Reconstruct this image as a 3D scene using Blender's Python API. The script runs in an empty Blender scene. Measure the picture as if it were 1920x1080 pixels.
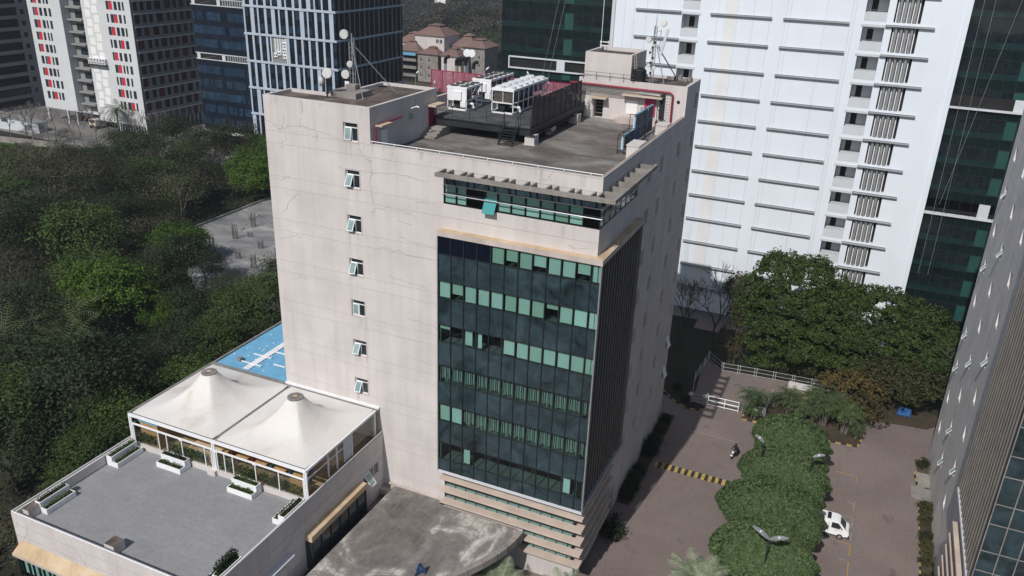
import bpy, math, random
import numpy as np
from mathutils import Vector, Matrix
SC = bpy.context.scene
COL = SC.collection
rnd = random.Random(11)
NR = np.random.RandomState(5)

# ---------------------------------------------------------------- camera
CAM = np.array([16.8424, -55.2609, 53.2695]); YAW, PIT, ROL, FPX = 0.40437, -0.40508, 0.03600, 1549.61
def cam_axes():
    f = np.array([-math.sin(YAW)*math.cos(PIT), math.cos(YAW)*math.cos(PIT), math.sin(PIT)])
    r0 = np.array([math.cos(YAW), math.sin(YAW), 0.0]); u0 = np.cross(r0, f)
    return (math.cos(ROL)*r0+math.sin(ROL)*u0, -math.sin(ROL)*r0+math.cos(ROL)*u0, f)
CR, CU, CF = cam_axes()
def in_view(x, y, z=4.0, margin=60):
    d = np.array([x, y, z])-CAM; w = d@CF
    if w < 1: return False
    px, py = 960+FPX*(d@CR)/w, 540-FPX*(d@CU)/w
    return -margin < px < 1920+margin and -margin < py < 1080+margin*2
cd = bpy.data.cameras.new('camera'); co = bpy.data.objects.new('camera', cd); COL.objects.link(co)
cd.sensor_width = 36.0; cd.lens = FPX/1920*36.0; cd.clip_start = 0.5; cd.clip_end = 6000
co.matrix_world = Matrix(((CR[0], CU[0], -CF[0], CAM[0]), (CR[1], CU[1], -CF[1], CAM[1]), (CR[2], CU[2], -CF[2], CAM[2]), (0, 0, 0, 1)))
SC.camera = co

# ---------------------------------------------------------------- sky, sun, exposure
SUN_EL = math.radians(45.5); SUN_DIR = Vector((0.1235, 1.0, -1.007*math.tan(SUN_EL))).normalized()   # the way the light travels
wd = bpy.data.worlds.new('World'); SC.world = wd; wd.use_nodes = True
nt = wd.node_tree; bg = nt.nodes['Background']
sky = nt.nodes.new('ShaderNodeTexSky'); sky.sky_type = 'NISHITA'; sky.sun_disc = False
sky.sun_elevation = SUN_EL; sky.sun_rotation = math.atan2(-SUN_DIR.x, -SUN_DIR.y)
sky.air_density = 1.0; sky.dust_density = 1.5; sky.ozone_density = 1.5
nt.links.new(sky.outputs[0], bg.inputs[0]); bg.inputs[1].default_value = 0.075
sd = bpy.data.lights.new('sun', 'SUN'); so = bpy.data.objects.new('sun', sd); COL.objects.link(so)
sd.energy = 3.7; sd.angle = math.radians(0.5); sd.color = (1.0, 0.965, 0.925)
so.rotation_euler = SUN_DIR.to_track_quat('-Z', 'Y').to_euler(); so.location = (0, -60, 120)
SC.view_settings.view_transform = 'Standard'; SC.view_settings.look = 'None'
SC.view_settings.exposure = 0.0; SC.view_settings.gamma = 1.0; SC.view_settings.use_curve_mapping = False
SC.render.engine = 'CYCLES'
SC.cycles.max_bounces = 8; SC.cycles.transparent_max_bounces = 12; SC.cycles.diffuse_bounces = 3

# ---------------------------------------------------------------- mesh helpers
OFF = {}
class MB:
    def __init__(s): s.v = []; s.f = []; s.m = []
    def poly(s, pts, m=0):
        i = len(s.v); s.v += [tuple(p) for p in pts]; s.f.append(tuple(range(i, i+len(pts)))); s.m.append(m); return s
    def box(s, x0, x1, y0, y1, z0, z1, m=0, mt=None):
        i = len(s.v)
        s.v += [(x0, y0, z0), (x1, y0, z0), (x1, y1, z0), (x0, y1, z0), (x0, y0, z1), (x1, y0, z1), (x1, y1, z1), (x0, y1, z1)]
        for k, f in enumerate(((0, 3, 2, 1), (4, 5, 6, 7), (0, 1, 5, 4), (1, 2, 6, 5), (2, 3, 7, 6), (3, 0, 4, 7))):
            s.f.append(tuple(i+a for a in f)); s.m.append(mt if (k == 1 and mt is not None) else m)
        return s
    def obox(s, c, a, b, d, m=0):       # centre and three half-edge vectors
        c, a, b, d = map(Vector, (c, a, b, d)); i = len(s.v)
        for sz in (-1, 1):
            for sx, sy in ((-1, -1), (1, -1), (1, 1), (-1, 1)): s.v.append(tuple(c+a*sx+b*sy+d*sz))
        for f in ((0, 3, 2, 1), (4, 5, 6, 7), (0, 1, 5, 4), (1, 2, 6, 5), (2, 3, 7, 6), (3, 0, 4, 7)):
            s.f.append(tuple(i+q for q in f)); s.m.append(m)
        return s
    def bar(s, a, b, w, h=None, m=0, up=(0, 0, 1)):
        a, b = Vector(a), Vector(b); d = b-a
        if d.length < 1e-6: return s
        u = Vector(up)
        if abs(d.normalized().dot(u)) > .98: u = Vector((0, 1, 0))
        sx = d.cross(u).normalized(); sy = sx.cross(d).normalized()
        return s.obox((a+b)/2, d/2, sx*w/2, sy*(h or w)/2, m)
    def tube(s, pts, r, n=6, m=0, cap=True):
        pts = [Vector(p) for p in pts]; k = len(pts); rs = r if isinstance(r, (list, tuple)) else [r]*k
        i0 = len(s.v); prev = None
        for j, p in enumerate(pts):
            t = (pts[min(j+1, k-1)]-pts[max(j-1, 0)])
            t = t.normalized() if t.length > 1e-9 else Vector((0, 0, 1))
            if prev is None:
                a = t.orthogonal().normalized()
            else:
                a = (prev-t*prev.dot(t)); a = a.normalized() if a.length > 1e-6 else t.orthogonal().normalized()
            prev = a; b = t.cross(a)
            for q in range(n):
                an = 2*math.pi*q/n; s.v.append(tuple(p+(a*math.cos(an)+b*math.sin(an))*rs[j]))
        for j in range(k-1):
            for q in range(n):
                A = i0+j*n+q; B = i0+j*n+(q+1) % n
                s.f.append((A, B, B+n, A+n)); s.m.append(m)
        if cap:
            s.f.append(tuple(i0+q for q in range(n))[::-1]); s.m.append(m)
            s.f.append(tuple(i0+(k-1)*n+q for q in range(n))); s.m.append(m)
        return s
    def lathe(s, c, prof, n=16, m=0, ax=(0, 0, 1)):     # prof: (radius, height along ax)
        ax = Vector(ax).normalized(); a = ax.orthogonal().normalized(); b = ax.cross(a); c = Vector(c); i0 = len(s.v)
        for r, h in prof:
            for q in range(n):
                an = 2*math.pi*q/n; s.v.append(tuple(c+ax*h+(a*math.cos(an)+b*math.sin(an))*max(r, 1e-4)))
        for j in range(len(prof)-1):
            for q in range(n):
                A = i0+j*n+q; B = i0+j*n+(q+1) % n
                s.f.append((A, B, B+n, A+n)); s.m.append(m)
        s.f.append(tuple(i0+q for q in range(n))[::-1]); s.m.append(m)
        s.f.append(tuple(i0+(len(prof)-1)*n+q for q in range(n))); s.m.append(m)
        return s
    def prism(s, pts, z0, z1, m=0, mt=None):
        n = len(pts); i = len(s.v)
        s.v += [(p[0], p[1], z0) for p in pts]+[(p[0], p[1], z1) for p in pts]
        s.f.append(tuple(range(i, i+n))[::-1]); s.m.append(m)
        s.f.append(tuple(range(i+n, i+2*n))); s.m.append(m if mt is None else mt)
        for k in range(n):
            a, b = i+k, i+(k+1) % n; s.f.append((a, b, b+n, a+n)); s.m.append(m)
        return s
    def wall(s, ax, pos, u0, u1, v0, v1, holes=(), depth=.2, m=0, mr=None):
        P = (lambda u, v, d=0: (u, pos+d, v)) if ax == 'y' else (lambda u, v, d=0: (pos+d, u, v))
        mr = m if mr is None else mr
        us = sorted(set([u0, u1]+[min(max(h[k], u0), u1) for h in holes for k in (0, 1)]))
        vs = sorted(set([v0, v1]+[min(max(h[k], v0), v1) for h in holes for k in (2, 3)]))
        for a, b in zip(us, us[1:]):
            run = None
            for c, d in zip(vs, vs[1:]):
                cu, cv = (a+b)/2, (c+d)/2
                hole = any(h[0] < cu < h[1] and h[2] < cv < h[3] for h in holes)
                if hole:
                    if run is not None: s.poly([P(a, run), P(b, run), P(b, c), P(a, c)], m); run = None
                elif run is None: run = c
            if run is not None: s.poly([P(a, run), P(b, run), P(b, v1), P(a, v1)], m)
        for h in holes:
            a, b, c, d = h[:4]; D = h[4] if len(h) > 4 else depth
            s.poly([P(a, c), P(b, c), P(b, c, D), P(a, c, D)], mr); s.poly([P(a, d), P(b, d), P(b, d, D), P(a, d, D)], mr)
            if a > u0+1e-6: s.poly([P(a, c), P(a, d), P(a, d, D), P(a, c, D)], mr)
            if b < u1-1e-6: s.poly([P(b, c), P(b, d), P(b, d, D), P(b, c, D)], mr)
        return s
    def add(s, o, m=0):
        i = len(s.v); s.v += o.v; s.f += [tuple(i+a for a in f) for f in o.f]; s.m += [m+k for k in o.m]; return s
    def build(s, name, mats, parent=None, loc=None, smooth=False, xf=None):
        if not isinstance(mats, (list, tuple)): mats = [mats]
        off = np.array(OFF.get(parent.name, (0, 0, 0)) if parent else (loc or (0, 0, 0)), float)
        me = bpy.data.meshes.new(name)
        v = np.array(s.v, float).reshape(-1, 3)-off
        me.from_pydata(v.tolist(), [], s.f)
        for mm in mats: me.materials.append(mm)
        me.polygons.foreach_set('material_index', s.m)
        if smooth: me.polygons.foreach_set('use_smooth', [True]*len(s.f))
        me.update()
        o = bpy.data.objects.new(name, me); COL.objects.link(o)
        if parent: o.parent = parent; OFF[o.name] = tuple(off)
        else: o.location = tuple(off); OFF[o.name] = tuple(off)
        return o
def tag(o, label=None, cat=None, group=None, kind=None):
    if label: o['label'] = label
    if cat: o['category'] = cat
    if group: o['group'] = group
    if kind: o['kind'] = kind
    return o
def thing(name, label, cat, loc=(0, 0, 0), group=None):
    o = bpy.data.objects.new(name, None); COL.objects.link(o); o.empty_display_size = .3
    o.location = loc; OFF[o.name] = tuple(loc)
    return tag(o, label, cat, group)
def copy_tree(o, loc=None, rz=None, sc=None, label=None, group=None, parent=None):
    c = o.copy(); COL.objects.link(c)
    if parent: c.parent = parent
    if loc is not None: c.location = loc
    if rz is not None: c.rotation_euler = (0, 0, rz)
    if sc is not None: c.scale = sc if isinstance(sc, tuple) else (sc, sc, sc)
    if label: c['label'] = label
    if group: c['group'] = group
    for ch in list(o.children): copy_tree(ch, parent=c)
    return c
def structure(mb, name, mat, loc=None): return tag(mb.build(name, mat, loc=loc), kind='structure')

# ---------------------------------------------------------------- materials
def _new(name):
    m = bpy.data.materials.new(name); m.use_nodes = True
    return m, m.node_tree.nodes, m.node_tree.links, m.node_tree.nodes['Principled BSDF']
def _pos(N, L, scale):
    g = N.new('ShaderNodeNewGeometry'); mp = N.new('ShaderNodeMapping'); L.new(g.outputs['Position'], mp.inputs[0])
    mp.inputs['Scale'].default_value = scale if isinstance(scale, tuple) else (scale,)*3
    return mp.outputs[0]
def _noise(N, L, vec, detail=5, rough=.55, dist=0.0):
    n = N.new('ShaderNodeTexNoise'); L.new(vec, n.inputs['Vector']); n.inputs['Scale'].default_value = 1
    n.inputs['Detail'].default_value = detail; n.inputs['Roughness'].default_value = rough; n.inputs['Distortion'].default_value = dist
    return n.outputs['Fac']
def _ramp(N, L, fac, stops):
    r = N.new('ShaderNodeValToRGB'); L.new(fac, r.inputs[0]); e = r.color_ramp.elements
    while len(e) < len(stops): e.new(.5)
    for q, (p, c) in zip(e, stops): q.position = p; q.color = (*c, 1) if len(c) == 3 else c
    return r.outputs[0]
def _mix(N, L, a, b, fac, mode='MIX'):
    x = N.new('ShaderNodeMix'); x.data_type = 'RGBA'; x.blend_type = mode
    for sk, val in ((x.inputs['Factor'], fac), (x.inputs['A'], a), (x.inputs['B'], b)):
        if hasattr(val, 'links'): L.new(val, sk)
        elif isinstance(val, tuple): sk.default_value = (*val, 1)
        else: sk.default_value = val
    return x.outputs['Result']
def _bump(N, L, b, h, strength, dist=.05):
    k = N.new('ShaderNodeBump'); k.inputs['Strength'].default_value = strength; k.inputs['Distance'].default_value = dist
    L.new(h, k.inputs['Height']); L.new(k.outputs[0], b.inputs['Normal'])
def g3(v): return (v, v, v)
def mat(name, col, rough=.85, var=.12, sc=.7, streak=0., fine=.0, metal=0., spec=.3, bump=0.):
    """plain coloured surface with soft wear; streak adds vertical run-off marks"""
    m, N, L, b = _new(name)
    c = _mix(N, L, col, _ramp(N, L, _noise(N, L, _pos(N, L, sc)), [(.25, g3(1-var*1.6)), (.75, g3(1+var))]), 1., 'MULTIPLY')
    if streak:
        s = _ramp(N, L, _noise(N, L, _pos(N, L, (1.1, 1.1, .07)), 6, .65), [(.4, g3(1.0)), (.8, g3(1-streak))])
        c = _mix(N, L, c, s, 1., 'MULTIPLY')
    if fine:
        fn = _noise(N, L, _pos(N, L, 9.0), 3)
        c = _mix(N, L, c, _ramp(N, L, fn, [(.2, g3(1-fine)), (.8, g3(1+fine))]), 1., 'MULTIPLY')
        if bump: _bump(N, L, b, fn, bump)
    L.new(c, b.inputs['Base Color']); b.inputs['Roughness'].default_value = rough; b.inputs['Metallic'].default_value = metal
    b.inputs['Specular IOR Level'].default_value = spec
    return m
def mat_blend(name, cols, sc, stops, rough=.9, sc2=6., fine=.12, stretch=None, dist=.6):
    """patchy surface: several colours along one noise (old concrete, soil, stained slabs)"""
    m, N, L, b = _new(name)
    v = _pos(N, L, tuple(sc*k for k in (stretch or (1, 1, 1))))
    c = _ramp(N, L, _noise(N, L, v, 7, .62, dist), list(zip(stops, cols)))
    c = _mix(N, L, c, _ramp(N, L, _noise(N, L, _pos(N, L, sc2), 4), [(.2, g3(1-fine)), (.8, g3(1+fine))]), 1., 'MULTIPLY')
    L.new(c, b.inputs['Base Color']); b.inputs['Roughness'].default_value = rough; b.inputs['Specular IOR Level'].default_value = .25
    return m
def mat_brick(name, c1, c2, mortar, w, h, rough=.9, msize=.02, var=.2, patch=None, sc=.12):
    m, N, L, b = _new(name)
    t = N.new('ShaderNodeTexBrick'); L.new(_pos(N, L, 1.0), t.inputs['Vector']); t.inputs['Scale'].default_value = 1
    t.inputs['Brick Width'].default_value = w; t.inputs['Row Height'].default_value = h; t.inputs['Mortar Size'].default_value = msize
    for k, v in (('Color1', c1), ('Color2', c2), ('Mortar', mortar)): t.inputs[k].default_value = (*v, 1)
    c = _mix(N, L, t.outputs['Color'], _ramp(N, L, _noise(N, L, _pos(N, L, sc), 7, .65, .5), [(.25, g3(1-var)), (.75, g3(1+var))]), 1., 'MULTIPLY')
    if patch:
        c = _mix(N, L, c, patch, _ramp(N, L, _noise(N, L, _pos(N, L, sc*2.3), 6, .6, 1.), [(.5, g3(0)), (.72, g3(.55))]))
    c = _mix(N, L, c, _ramp(N, L, _noise(N, L, _pos(N, L, 5.), 3), [(.2, g3(.86)), (.8, g3(1.14))]), 1., 'MULTIPLY')
    if patch: c = _mix(N, L, c, _ramp(N, L, _noise(N, L, _pos(N, L, .45), 3, .5, .4), [(.64, g3(1)), (.74, g3(.72))]), 1., 'MULTIPLY'); c = _mix(N, L, c, _ramp(N, L, _noise(N, L, _pos(N, L, (2.2, .05, 1)), 3), [(.55, g3(1)), (.75, g3(.9))]), 1., 'MULTIPLY')
    L.new(c, b.inputs['Base Color']); b.inputs['Roughness'].default_value = rough; b.inputs['Specular IOR Level'].default_value = .25
    return m
def mat_glass(name, tint, rough=.02):      # see-through tinted pane that also mirrors
    m, N, L, b = _new(name); N.remove(b)
    out = N['Material Output']; tr = N.new('ShaderNodeBsdfTransparent'); gl = N.new('ShaderNodeBsdfGlossy'); mx = N.new('ShaderNodeMixShader'); lw = N.new('ShaderNodeLayerWeight'); fr = N.new('ShaderNodeMath'); fr.operation = 'POWER'; fr.inputs[1].default_value = 5; L.new(lw.outputs['Facing'], fr.inputs[0]); f2 = N.new('ShaderNodeMath'); f2.operation = 'MULTIPLY_ADD'; f2.inputs[1].default_value = .92; f2.inputs[2].default_value = .055; L.new(fr.outputs[0], f2.inputs[0]); fr = f2
    tr.inputs[0].default_value = (*tint, 1); gl.inputs['Roughness'].default_value = rough
    L.new(fr.outputs[0], mx.inputs[0]); L.new(tr.outputs[0], mx.inputs[1]); L.new(gl.outputs[0], mx.inputs[2]); L.new(mx.outputs[0], out.inputs[0])
    return m
def mat_dark_glass(name, col, rough=.06, var=.5, sc=.9, spec=.5):
    m, N, L, b = _new(name)
    f = _noise(N, L, _pos(N, L, sc), 6, .65, .8)
    c = _mix(N, L, col, _ramp(N, L, f, [(.3, g3(1-var)), (.7, g3(1+var))]), 1., 'MULTIPLY')
    L.new(c, b.inputs['Base Color']); b.inputs['Roughness'].default_value = rough; b.inputs['Specular IOR Level'].default_value = spec
    _bump(N, L, b, _noise(N, L, _pos(N, L, .55), 2), .12, .03)
    return m
def mat_leaf(name, cols, trans=.25, rough=.6, own=1.):
    m, N, L, b = _new(name); out = N['Material Output']
    oi = N.new('ShaderNodeObjectInfo'); g = N.new('ShaderNodeNewGeometry')
    n = len(cols); c = _ramp(N, L, g.outputs['Random Per Island'], [((k+.5)/n, q) for k, q in enumerate(cols)])
    c = _mix(N, L, c, _ramp(N, L, oi.outputs['Random'], [(0., (.6, .62, .62)), (.5, (1, 1, 1)), (1., (1.5, 1.4, 1.2))]), own, 'MULTIPLY')
    L.new(c, b.inputs['Base Color']); b.inputs['Roughness'].default_value = rough; b.inputs['Specular IOR Level'].default_value = .12
    t = N.new('ShaderNodeBsdfTranslucent'); L.new(_mix(N, L, c, (1.3, 1.5, .6), 1., 'MULTIPLY'), t.inputs[0])
    mx = N.new('ShaderNodeMixShader'); mx.inputs[0].default_value = trans
    L.new(b.outputs[0], mx.inputs[1]); L.new(t.outputs[0], mx.inputs[2]); L.new(mx.outputs[0], out.inputs[0])
    return m

MT = {}
def setup_materials():
    T = MT
    T['cream'] = mat('cream_stucco', (.60, .56, .54), .9, .08, .3, .15, .05)
    T['cream_dirty'] = mat('cream_stucco_weathered', (.55, .48, .44), .9, .12, .4, .28, .06)
    T['greycream'] = mat('weathered_grey_cream', (.69, .665, .645), .9, .1, .4, .15, .05)
    T['slab'] = mat_blend('pale_slab', [(.13, .13, .128), (.20, .20, .198), (.26, .26, .255), (.42, .41, .39)], .16, (.28, .45, .58, .70), stretch=(1, 1.5, 1), sc2=2., fine=.2)
    _m, _N, _L, _b = _new('drip_stain'); _b.inputs['Base Color'].default_value = (.16, .13, .10, 1); _b.inputs['Roughness'].default_value = .95
    _f = _ramp(_N, _L, _noise(_N, _L, _pos(_N, _L, (9., 9., .8)), 4), [(.35, g3(0)), (.75, g3(.14))]); _t = _N.new('ShaderNodeBsdfTransparent'); _x = _N.new('ShaderNodeMixShader')
    _L.new(_f, _x.inputs[0]); _L.new(_t.outputs[0], _x.inputs[1]); _L.new(_b.outputs[0], _x.inputs[2]); _L.new(_x.outputs[0], _N['Material Output'].inputs[0]); T['drip'] = _m
    T['groove'] = mat('wall_joint', (.36, .335, .315), .95, .1)
    T['crack'] = mat('crack_filler', (.41, .385, .365), .95, .15)
    T['tan'] = mat_blend('dusty_tan_top', [(.36, .27, .17), (.52, .39, .25), (.60, .50, .38)], .5, (.25, .5, .75), fine=.08)
    T['ledge'] = mat('ledge_stone', (.52, .43, .36), .9, .12, .6, 0, .05)
    T['conc'] = mat_blend('grey_concrete', [(.17, .155, .14), (.25, .23, .21), (.33, .31, .29)], .5, (.25, .5, .75))
    T['roof'] = mat_blend('roof_concrete', [(.075, .062, .055), (.135, .118, .108), (.20, .185, .17), (.30, .29, .28)], .2, (.28, .45, .58, .74), stretch=(1, 1.6, 1), sc2=3., fine=.18)
    T['roof2'] = mat_blend('brown_roof', [(.06, .045, .04), (.11, .085, .075), (.17, .14, .12), (.26, .22, .19)], .5, (.3, .5, .64, .78), sc2=3.)
    T['canopy'] = mat_blend('canopy_concrete', [(.10, .09, .082), (.16, .145, .135), (.22, .205, .19), (.50, .47, .43)], .26, (.3, .44, .53, .60), stretch=(1, .8, 1), sc2=2.5, fine=.22)
    T['deck'] = mat_brick('deck_tiles', (.25, .252, .258), (.265, .268, .272), (.215, .216, .22), 1.0, .6, .9, .012, .16)
    T['white'] = mat('white_paint', (.80, .81, .82), .6, .05, .6, .05)
    T['whitewall'] = mat('white_render', (.715, .765, .825), .8, .03, .15, .04)
    T['offwhite'] = mat('offwhite_panel', (.80, .79, .765), .85, .03, .3)
    T['greywhite'] = mat('pale_grey_render', (.56, .585, .61), .85, .06, .3)
    T['beige_stain'] = mat('beige_paint_strip', (.72, .725, .72), .85, .05, .3)
    T['metal'] = mat('galvanised_metal', (.45, .46, .47), .45, .15, 1.5, 0, 0, .6)
    T['dmetal'] = mat('dark_steel', (.035, .037, .042), .5, .25, 1.2, 0, 0, .2)
    T['black'] = mat('black_plastic', (.022, .023, .026), .5, .2, 1.)
    T['mullion'] = mat('dark_mullion', (.03, .036, .04), .4, .1, 1., 0, 0, .3)
    T['fin'] = mat('fin_metal', (.20, .19, .175), .55, .12, .8, .1, 0, .1)
    T['spandrel'] = mat_dark_glass('spandrel_glass', (.024, .042, .050), .07, .75, .5)  # strong mottling in the colour stands for dirt and cloudy reflections
    T['navy'] = mat_dark_glass('navy_film_glass', (.003, .005, .014), .3, .3, .9, .3)
    T['fglass'] = mat_dark_glass('fin_side_glass', (.012, .016, .018), .1, .4)
    T['tint'] = mat_glass('green_tinted_glass', (.55, .75, .725))
    T['clear'] = mat_glass('clear_glass', (.82, .86, .86))
    T['winglass'] = mat_dark_glass('window_glass', (.02, .03, .035), .05, .3, spec=.6)
    T['sashglass'] = mat_dark_glass('sash_glass', (.22, .32, .31), .12, .35, 1.5)
    T['blind'] = mat('roller_blind', (.62, .64, .60), .9, .04)
    for _k in ('blind',):
        _m = T[_k]; _N, _L = _m.node_tree.nodes, _m.node_tree.links; _b = _N['Principled BSDF']; _o = _N.new('ShaderNodeObjectInfo'); _src = _b.inputs['Base Color'].links[0].from_socket
        _L.new(_mix(_N, _L, _src, _ramp(_N, _L, _o.outputs['Random'], [(0., (.66, .70, .62)), (.35, (.92, .93, .9)), (.7, (1, 1, 1)), (1., (1.22, 1.22, 1.2))]), 1., 'MULTIPLY'), _b.inputs['Base Color'])
    T['dishw'] = mat('dish_radome', (.58, .58, .56), .6, .08, 1.); T['tarp'] = mat('blue_tarpaulin', (.035, .12, .30), .5, .2, 2.)
    T['blind2'] = mat('vertical_blind', (.26, .28, .25), .9, .1)
    T['blind3'] = mat('pale_vertical_blind', (.36, .39, .35), .9, .1)
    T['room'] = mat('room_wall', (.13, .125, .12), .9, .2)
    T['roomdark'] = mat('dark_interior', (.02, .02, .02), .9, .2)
    T['pdeck'] = mat_blend('platform_plates', [(.04, .042, .047), (.07, .072, .078), (.12, .12, .122)], .5, (.3, .5, .7), sc2=4.)
    T['ledgegrey'] = mat('grey_ledge', (.33, .345, .36), .8, .08, .5)
    T['redpaint'] = mat('red_pipe_paint', (.25, .02, .045), .5, .2)
    T['magenta'] = mat('crimson_door', (.42, .02, .085), .5, .1)
    T['screenred'] = mat('screen_frame_red', (.32, .03, .07), .6, .15)
    T['bluefilter'] = mat('blue_panel_edge', (.13, .30, .46), .6, .2, 2.)
    T['bluedark'] = mat('blue_panel_face', (.02, .07, .17), .6, .3, 2.)
    T['coil'] = mat('brown_coil', (.085, .075, .07), .6, .3, 3.)
    T['bluesheet'] = mat('blue_roof_sheet', (.15, .37, .55), .5, .1, 1.)
    T['fabric'] = mat_blend('tent_fabric', [(.56, .51, .45), (.73, .70, .655), (.78, .765, .74)], .3, (.25, .42, .65), .9, 3., .03)
    _m = T['fabric']; _N, _L = _m.node_tree.nodes, _m.node_tree.links; _t = _N.new('ShaderNodeBsdfTranslucent'); _t.inputs[0].default_value = (.8, .68, .5, 1); _x = _N.new('ShaderNodeMixShader'); _x.inputs[0].default_value = .14
    _L.new(_N['Principled BSDF'].outputs[0], _x.inputs[1]); _L.new(_t.outputs[0], _x.inputs[2]); _L.new(_x.outputs[0], _N['Material Output'].inputs[0])
    T['gutter'] = mat('gutter_grey', (.23, .22, .205), .9, .2, 1.)
    T['wood'] = mat('wood_table', (.44, .27, .12), .6, .2, 2.)
    T['woodfloor'] = mat('tan_floor', (.30, .21, .11), .8, .25, 1.)
    T['redseat'] = mat('red_chair', (.40, .02, .05), .5); T['blueseat'] = mat('blue_chair', (.03, .16, .34), .5); T['tealseat'] = mat('teal_chair', (.03, .27, .28), .5)
    T['paver'] = mat_brick('brick_paver', (.188, .150, .138), (.222, .174, .158), (.138, .12, .112), .23, .115, .92, .012, .22, (.165, .155, .155), .09)
    T['yellow'] = mat('yellow_paint', (.42, .30, .10), .85, .25, 2.)
    T['kblack'] = mat('black_paint', (.035, .034, .033), .85, .25, 2.)
    T['markw'] = mat('worn_white_paint', (.30, .27, .26), .85, .2, 2.)
    T['marky'] = mat('worn_yellow_paint', (.40, .25, .06), .85, .2, 2.)
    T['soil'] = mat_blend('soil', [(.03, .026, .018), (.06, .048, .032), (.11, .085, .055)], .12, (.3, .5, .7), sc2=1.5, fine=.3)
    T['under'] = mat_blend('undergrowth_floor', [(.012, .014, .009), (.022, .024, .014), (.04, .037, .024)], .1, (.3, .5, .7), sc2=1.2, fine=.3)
    T['grass'] = mat_blend('field_grass', [(.022, .045, .012), (.04, .075, .018), (.065, .105, .03)], .12, (.3, .5, .7), sc2=1.4, fine=.3)
    T['asph'] = mat_blend('pale_asphalt', [(.13, .125, .12), (.18, .172, .165), (.24, .23, .215)], .09, (.3, .5, .7), sc2=2.)
    T['bark'] = mat('bark', (.085, .07, .055), .95, .3, 2.); T['paleb'] = mat('pale_bark', (.17, .155, .14), .95, .3, 2.)
    T['tile'] = mat_brick('clay_roof_tiles', (.19, .125, .105), (.225, .15, .13), (.12, .08, .07), .5, .35, .9, .04, .2)
setup_materials()
# ---------------------------------------------------------------- main office building
ROOF, PAR, TOP = 36.4, 37.45, 40.3
def strip_grooves(mb, ax, pos, u0, u1, zs, w=.035, m=1, out=.006):
    for z in zs:
        if ax == 'y': mb.box(u0, u1, pos-out, pos, z-w/2, z+w/2, m)
        else: mb.box(pos, pos+out, u0, u1, z-w/2, z+w/2, m)
def crack(mb, pts, w=.045, m=2, y=-.005, seed=0, jit=.12, sub=5):
    r = random.Random(seed); P = []
    for (a, b), (c, d) in zip(pts, pts[1:]):
        for k in range(sub):
            t = k/sub; P.append((a+(c-a)*t+r.uniform(-jit, jit), b+(d-b)*t+r.uniform(-jit, jit)))
    P.append(pts[-1])
    for p, q in zip(P, P[1:]):
        mb.bar((p[0], y, p[1]), (q[0], y, q[1]), .008, w*r.uniform(.6, 1.2), m, up=(0, 1, 0)) if False else mb.obox(((p[0]+q[0])/2, y, (p[1]+q[1])/2), ((q[0]-p[0])/2, 0, (q[1]-p[1])/2), (0, .004, 0), Vector((-(q[1]-p[1]), 0, q[0]-p[0])).normalized()*w*r.uniform(.25, .5), m)
CRK = [  # polylines on the sunny front, as (x, z)
 [(-30, 38.2), (-29.4, 38.1), (-28.7, 37.55), (-28.1, 37.6), (-27.6, 38.0), (-25.5, 37.95), (-24.1, 37.75), (-22.2, 37.45)], [(-28.0, 37.6), (-27.9, 36.9), (-28.6, 36.0)], [(-28.2, 37.6), (-28.0, 38.9)],
 [(-26.4, 38.0), (-26.2, 38.8)], [(-24.6, 37.8), (-24.9, 37.0)], [(-20.75, 37.3), (-20.6, 36.6), (-20.0, 36.2), (-19.6, 36.0), (-19.6, 35.0), (-19.7, 34.0), (-19.55, 32.5)],
 [(-22.9, 35.1), (-19.7, 35.0), (-17.5, 35.3), (-14.4, 35.1)], [(-29.7, 33.3), (-28.6, 33.2), (-27.8, 33.6)], [(-28.9, 30.0), (-28.2, 31.1), (-27.4, 31.8), (-26.9, 32.2)], [(-19.6, 31.5), (-19.3, 32.1), (-17.9, 32.3), (-16.2, 32.2), (-15.3, 31.8)],
 [(-29.5, 27.7), (-28.6, 27.9), (-27.6, 28.3), (-27.0, 28.2)], [(-19.2, 28.6), (-18.5, 28.75), (-16.4, 28.6), (-14.0, 28.5)], [(-18.3, 26.3), (-16.2, 26.0), (-14.5, 25.9)], [(-17, 29.9), (-15.2, 29.8), (-13.4, 29.6)],
 [(-28.3, 23.9), (-27.4, 24.4), (-26.7, 24.3)], [(-16.6, 22.8), (-15.0, 22.6), (-13.4, 22.4)], [(-16.3, 19.0), (-14.0, 18.8)], [(-15.6, 33.2), (-14.6, 33.35), (-13.3, 33.1)], [(-17.1, 31.4), (-15.9, 31.25)], [(-4.9, 36.5), (-4.2, 36.8), (-3.9, 37.2)], [(-2.4, 31.9), (-1.9, 31.7), (-.8, 32.0)]]
B = thing('office_building', 'nine storey cream office block with a dark glass corner box and machines on its roof', 'building', (-15, 15, 0))
WIN = [(-22.07, -20.75, 37.4-3.9*i, 38.9-3.9*i, .2) for i in range(7)]
COLW = [(13.0, 14.2), (17.0, 18.25), (23.5, 24.7), (29.1, 30.3)]
RW = [(a, b, 33.75-3.9*i, 35.2-3.9*i, .32) for a, b in COLW for i in range(8)]+[(29.1, 30.3, 37.6, 39.1, .32)]
w = MB()
w.wall('y', 0, -30, -19.56, 0, TOP, WIN)
STR = [(6.6, 7.69), (5.3, 6.39), (4.05, 5.09), (2.8, 3.84)]
fh = [(-12.9, -.15, 9.0, 30.9, .05), (-12.95, 0, 33.5, 35.58, .12)]+[(-12.8 if k < 2 else -4.9, 0, a, b, .35) for k, (a, b) in enumerate(STR)]
w.wall('y', 0, -19.56, 0, 0, PAR, fh)
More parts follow.
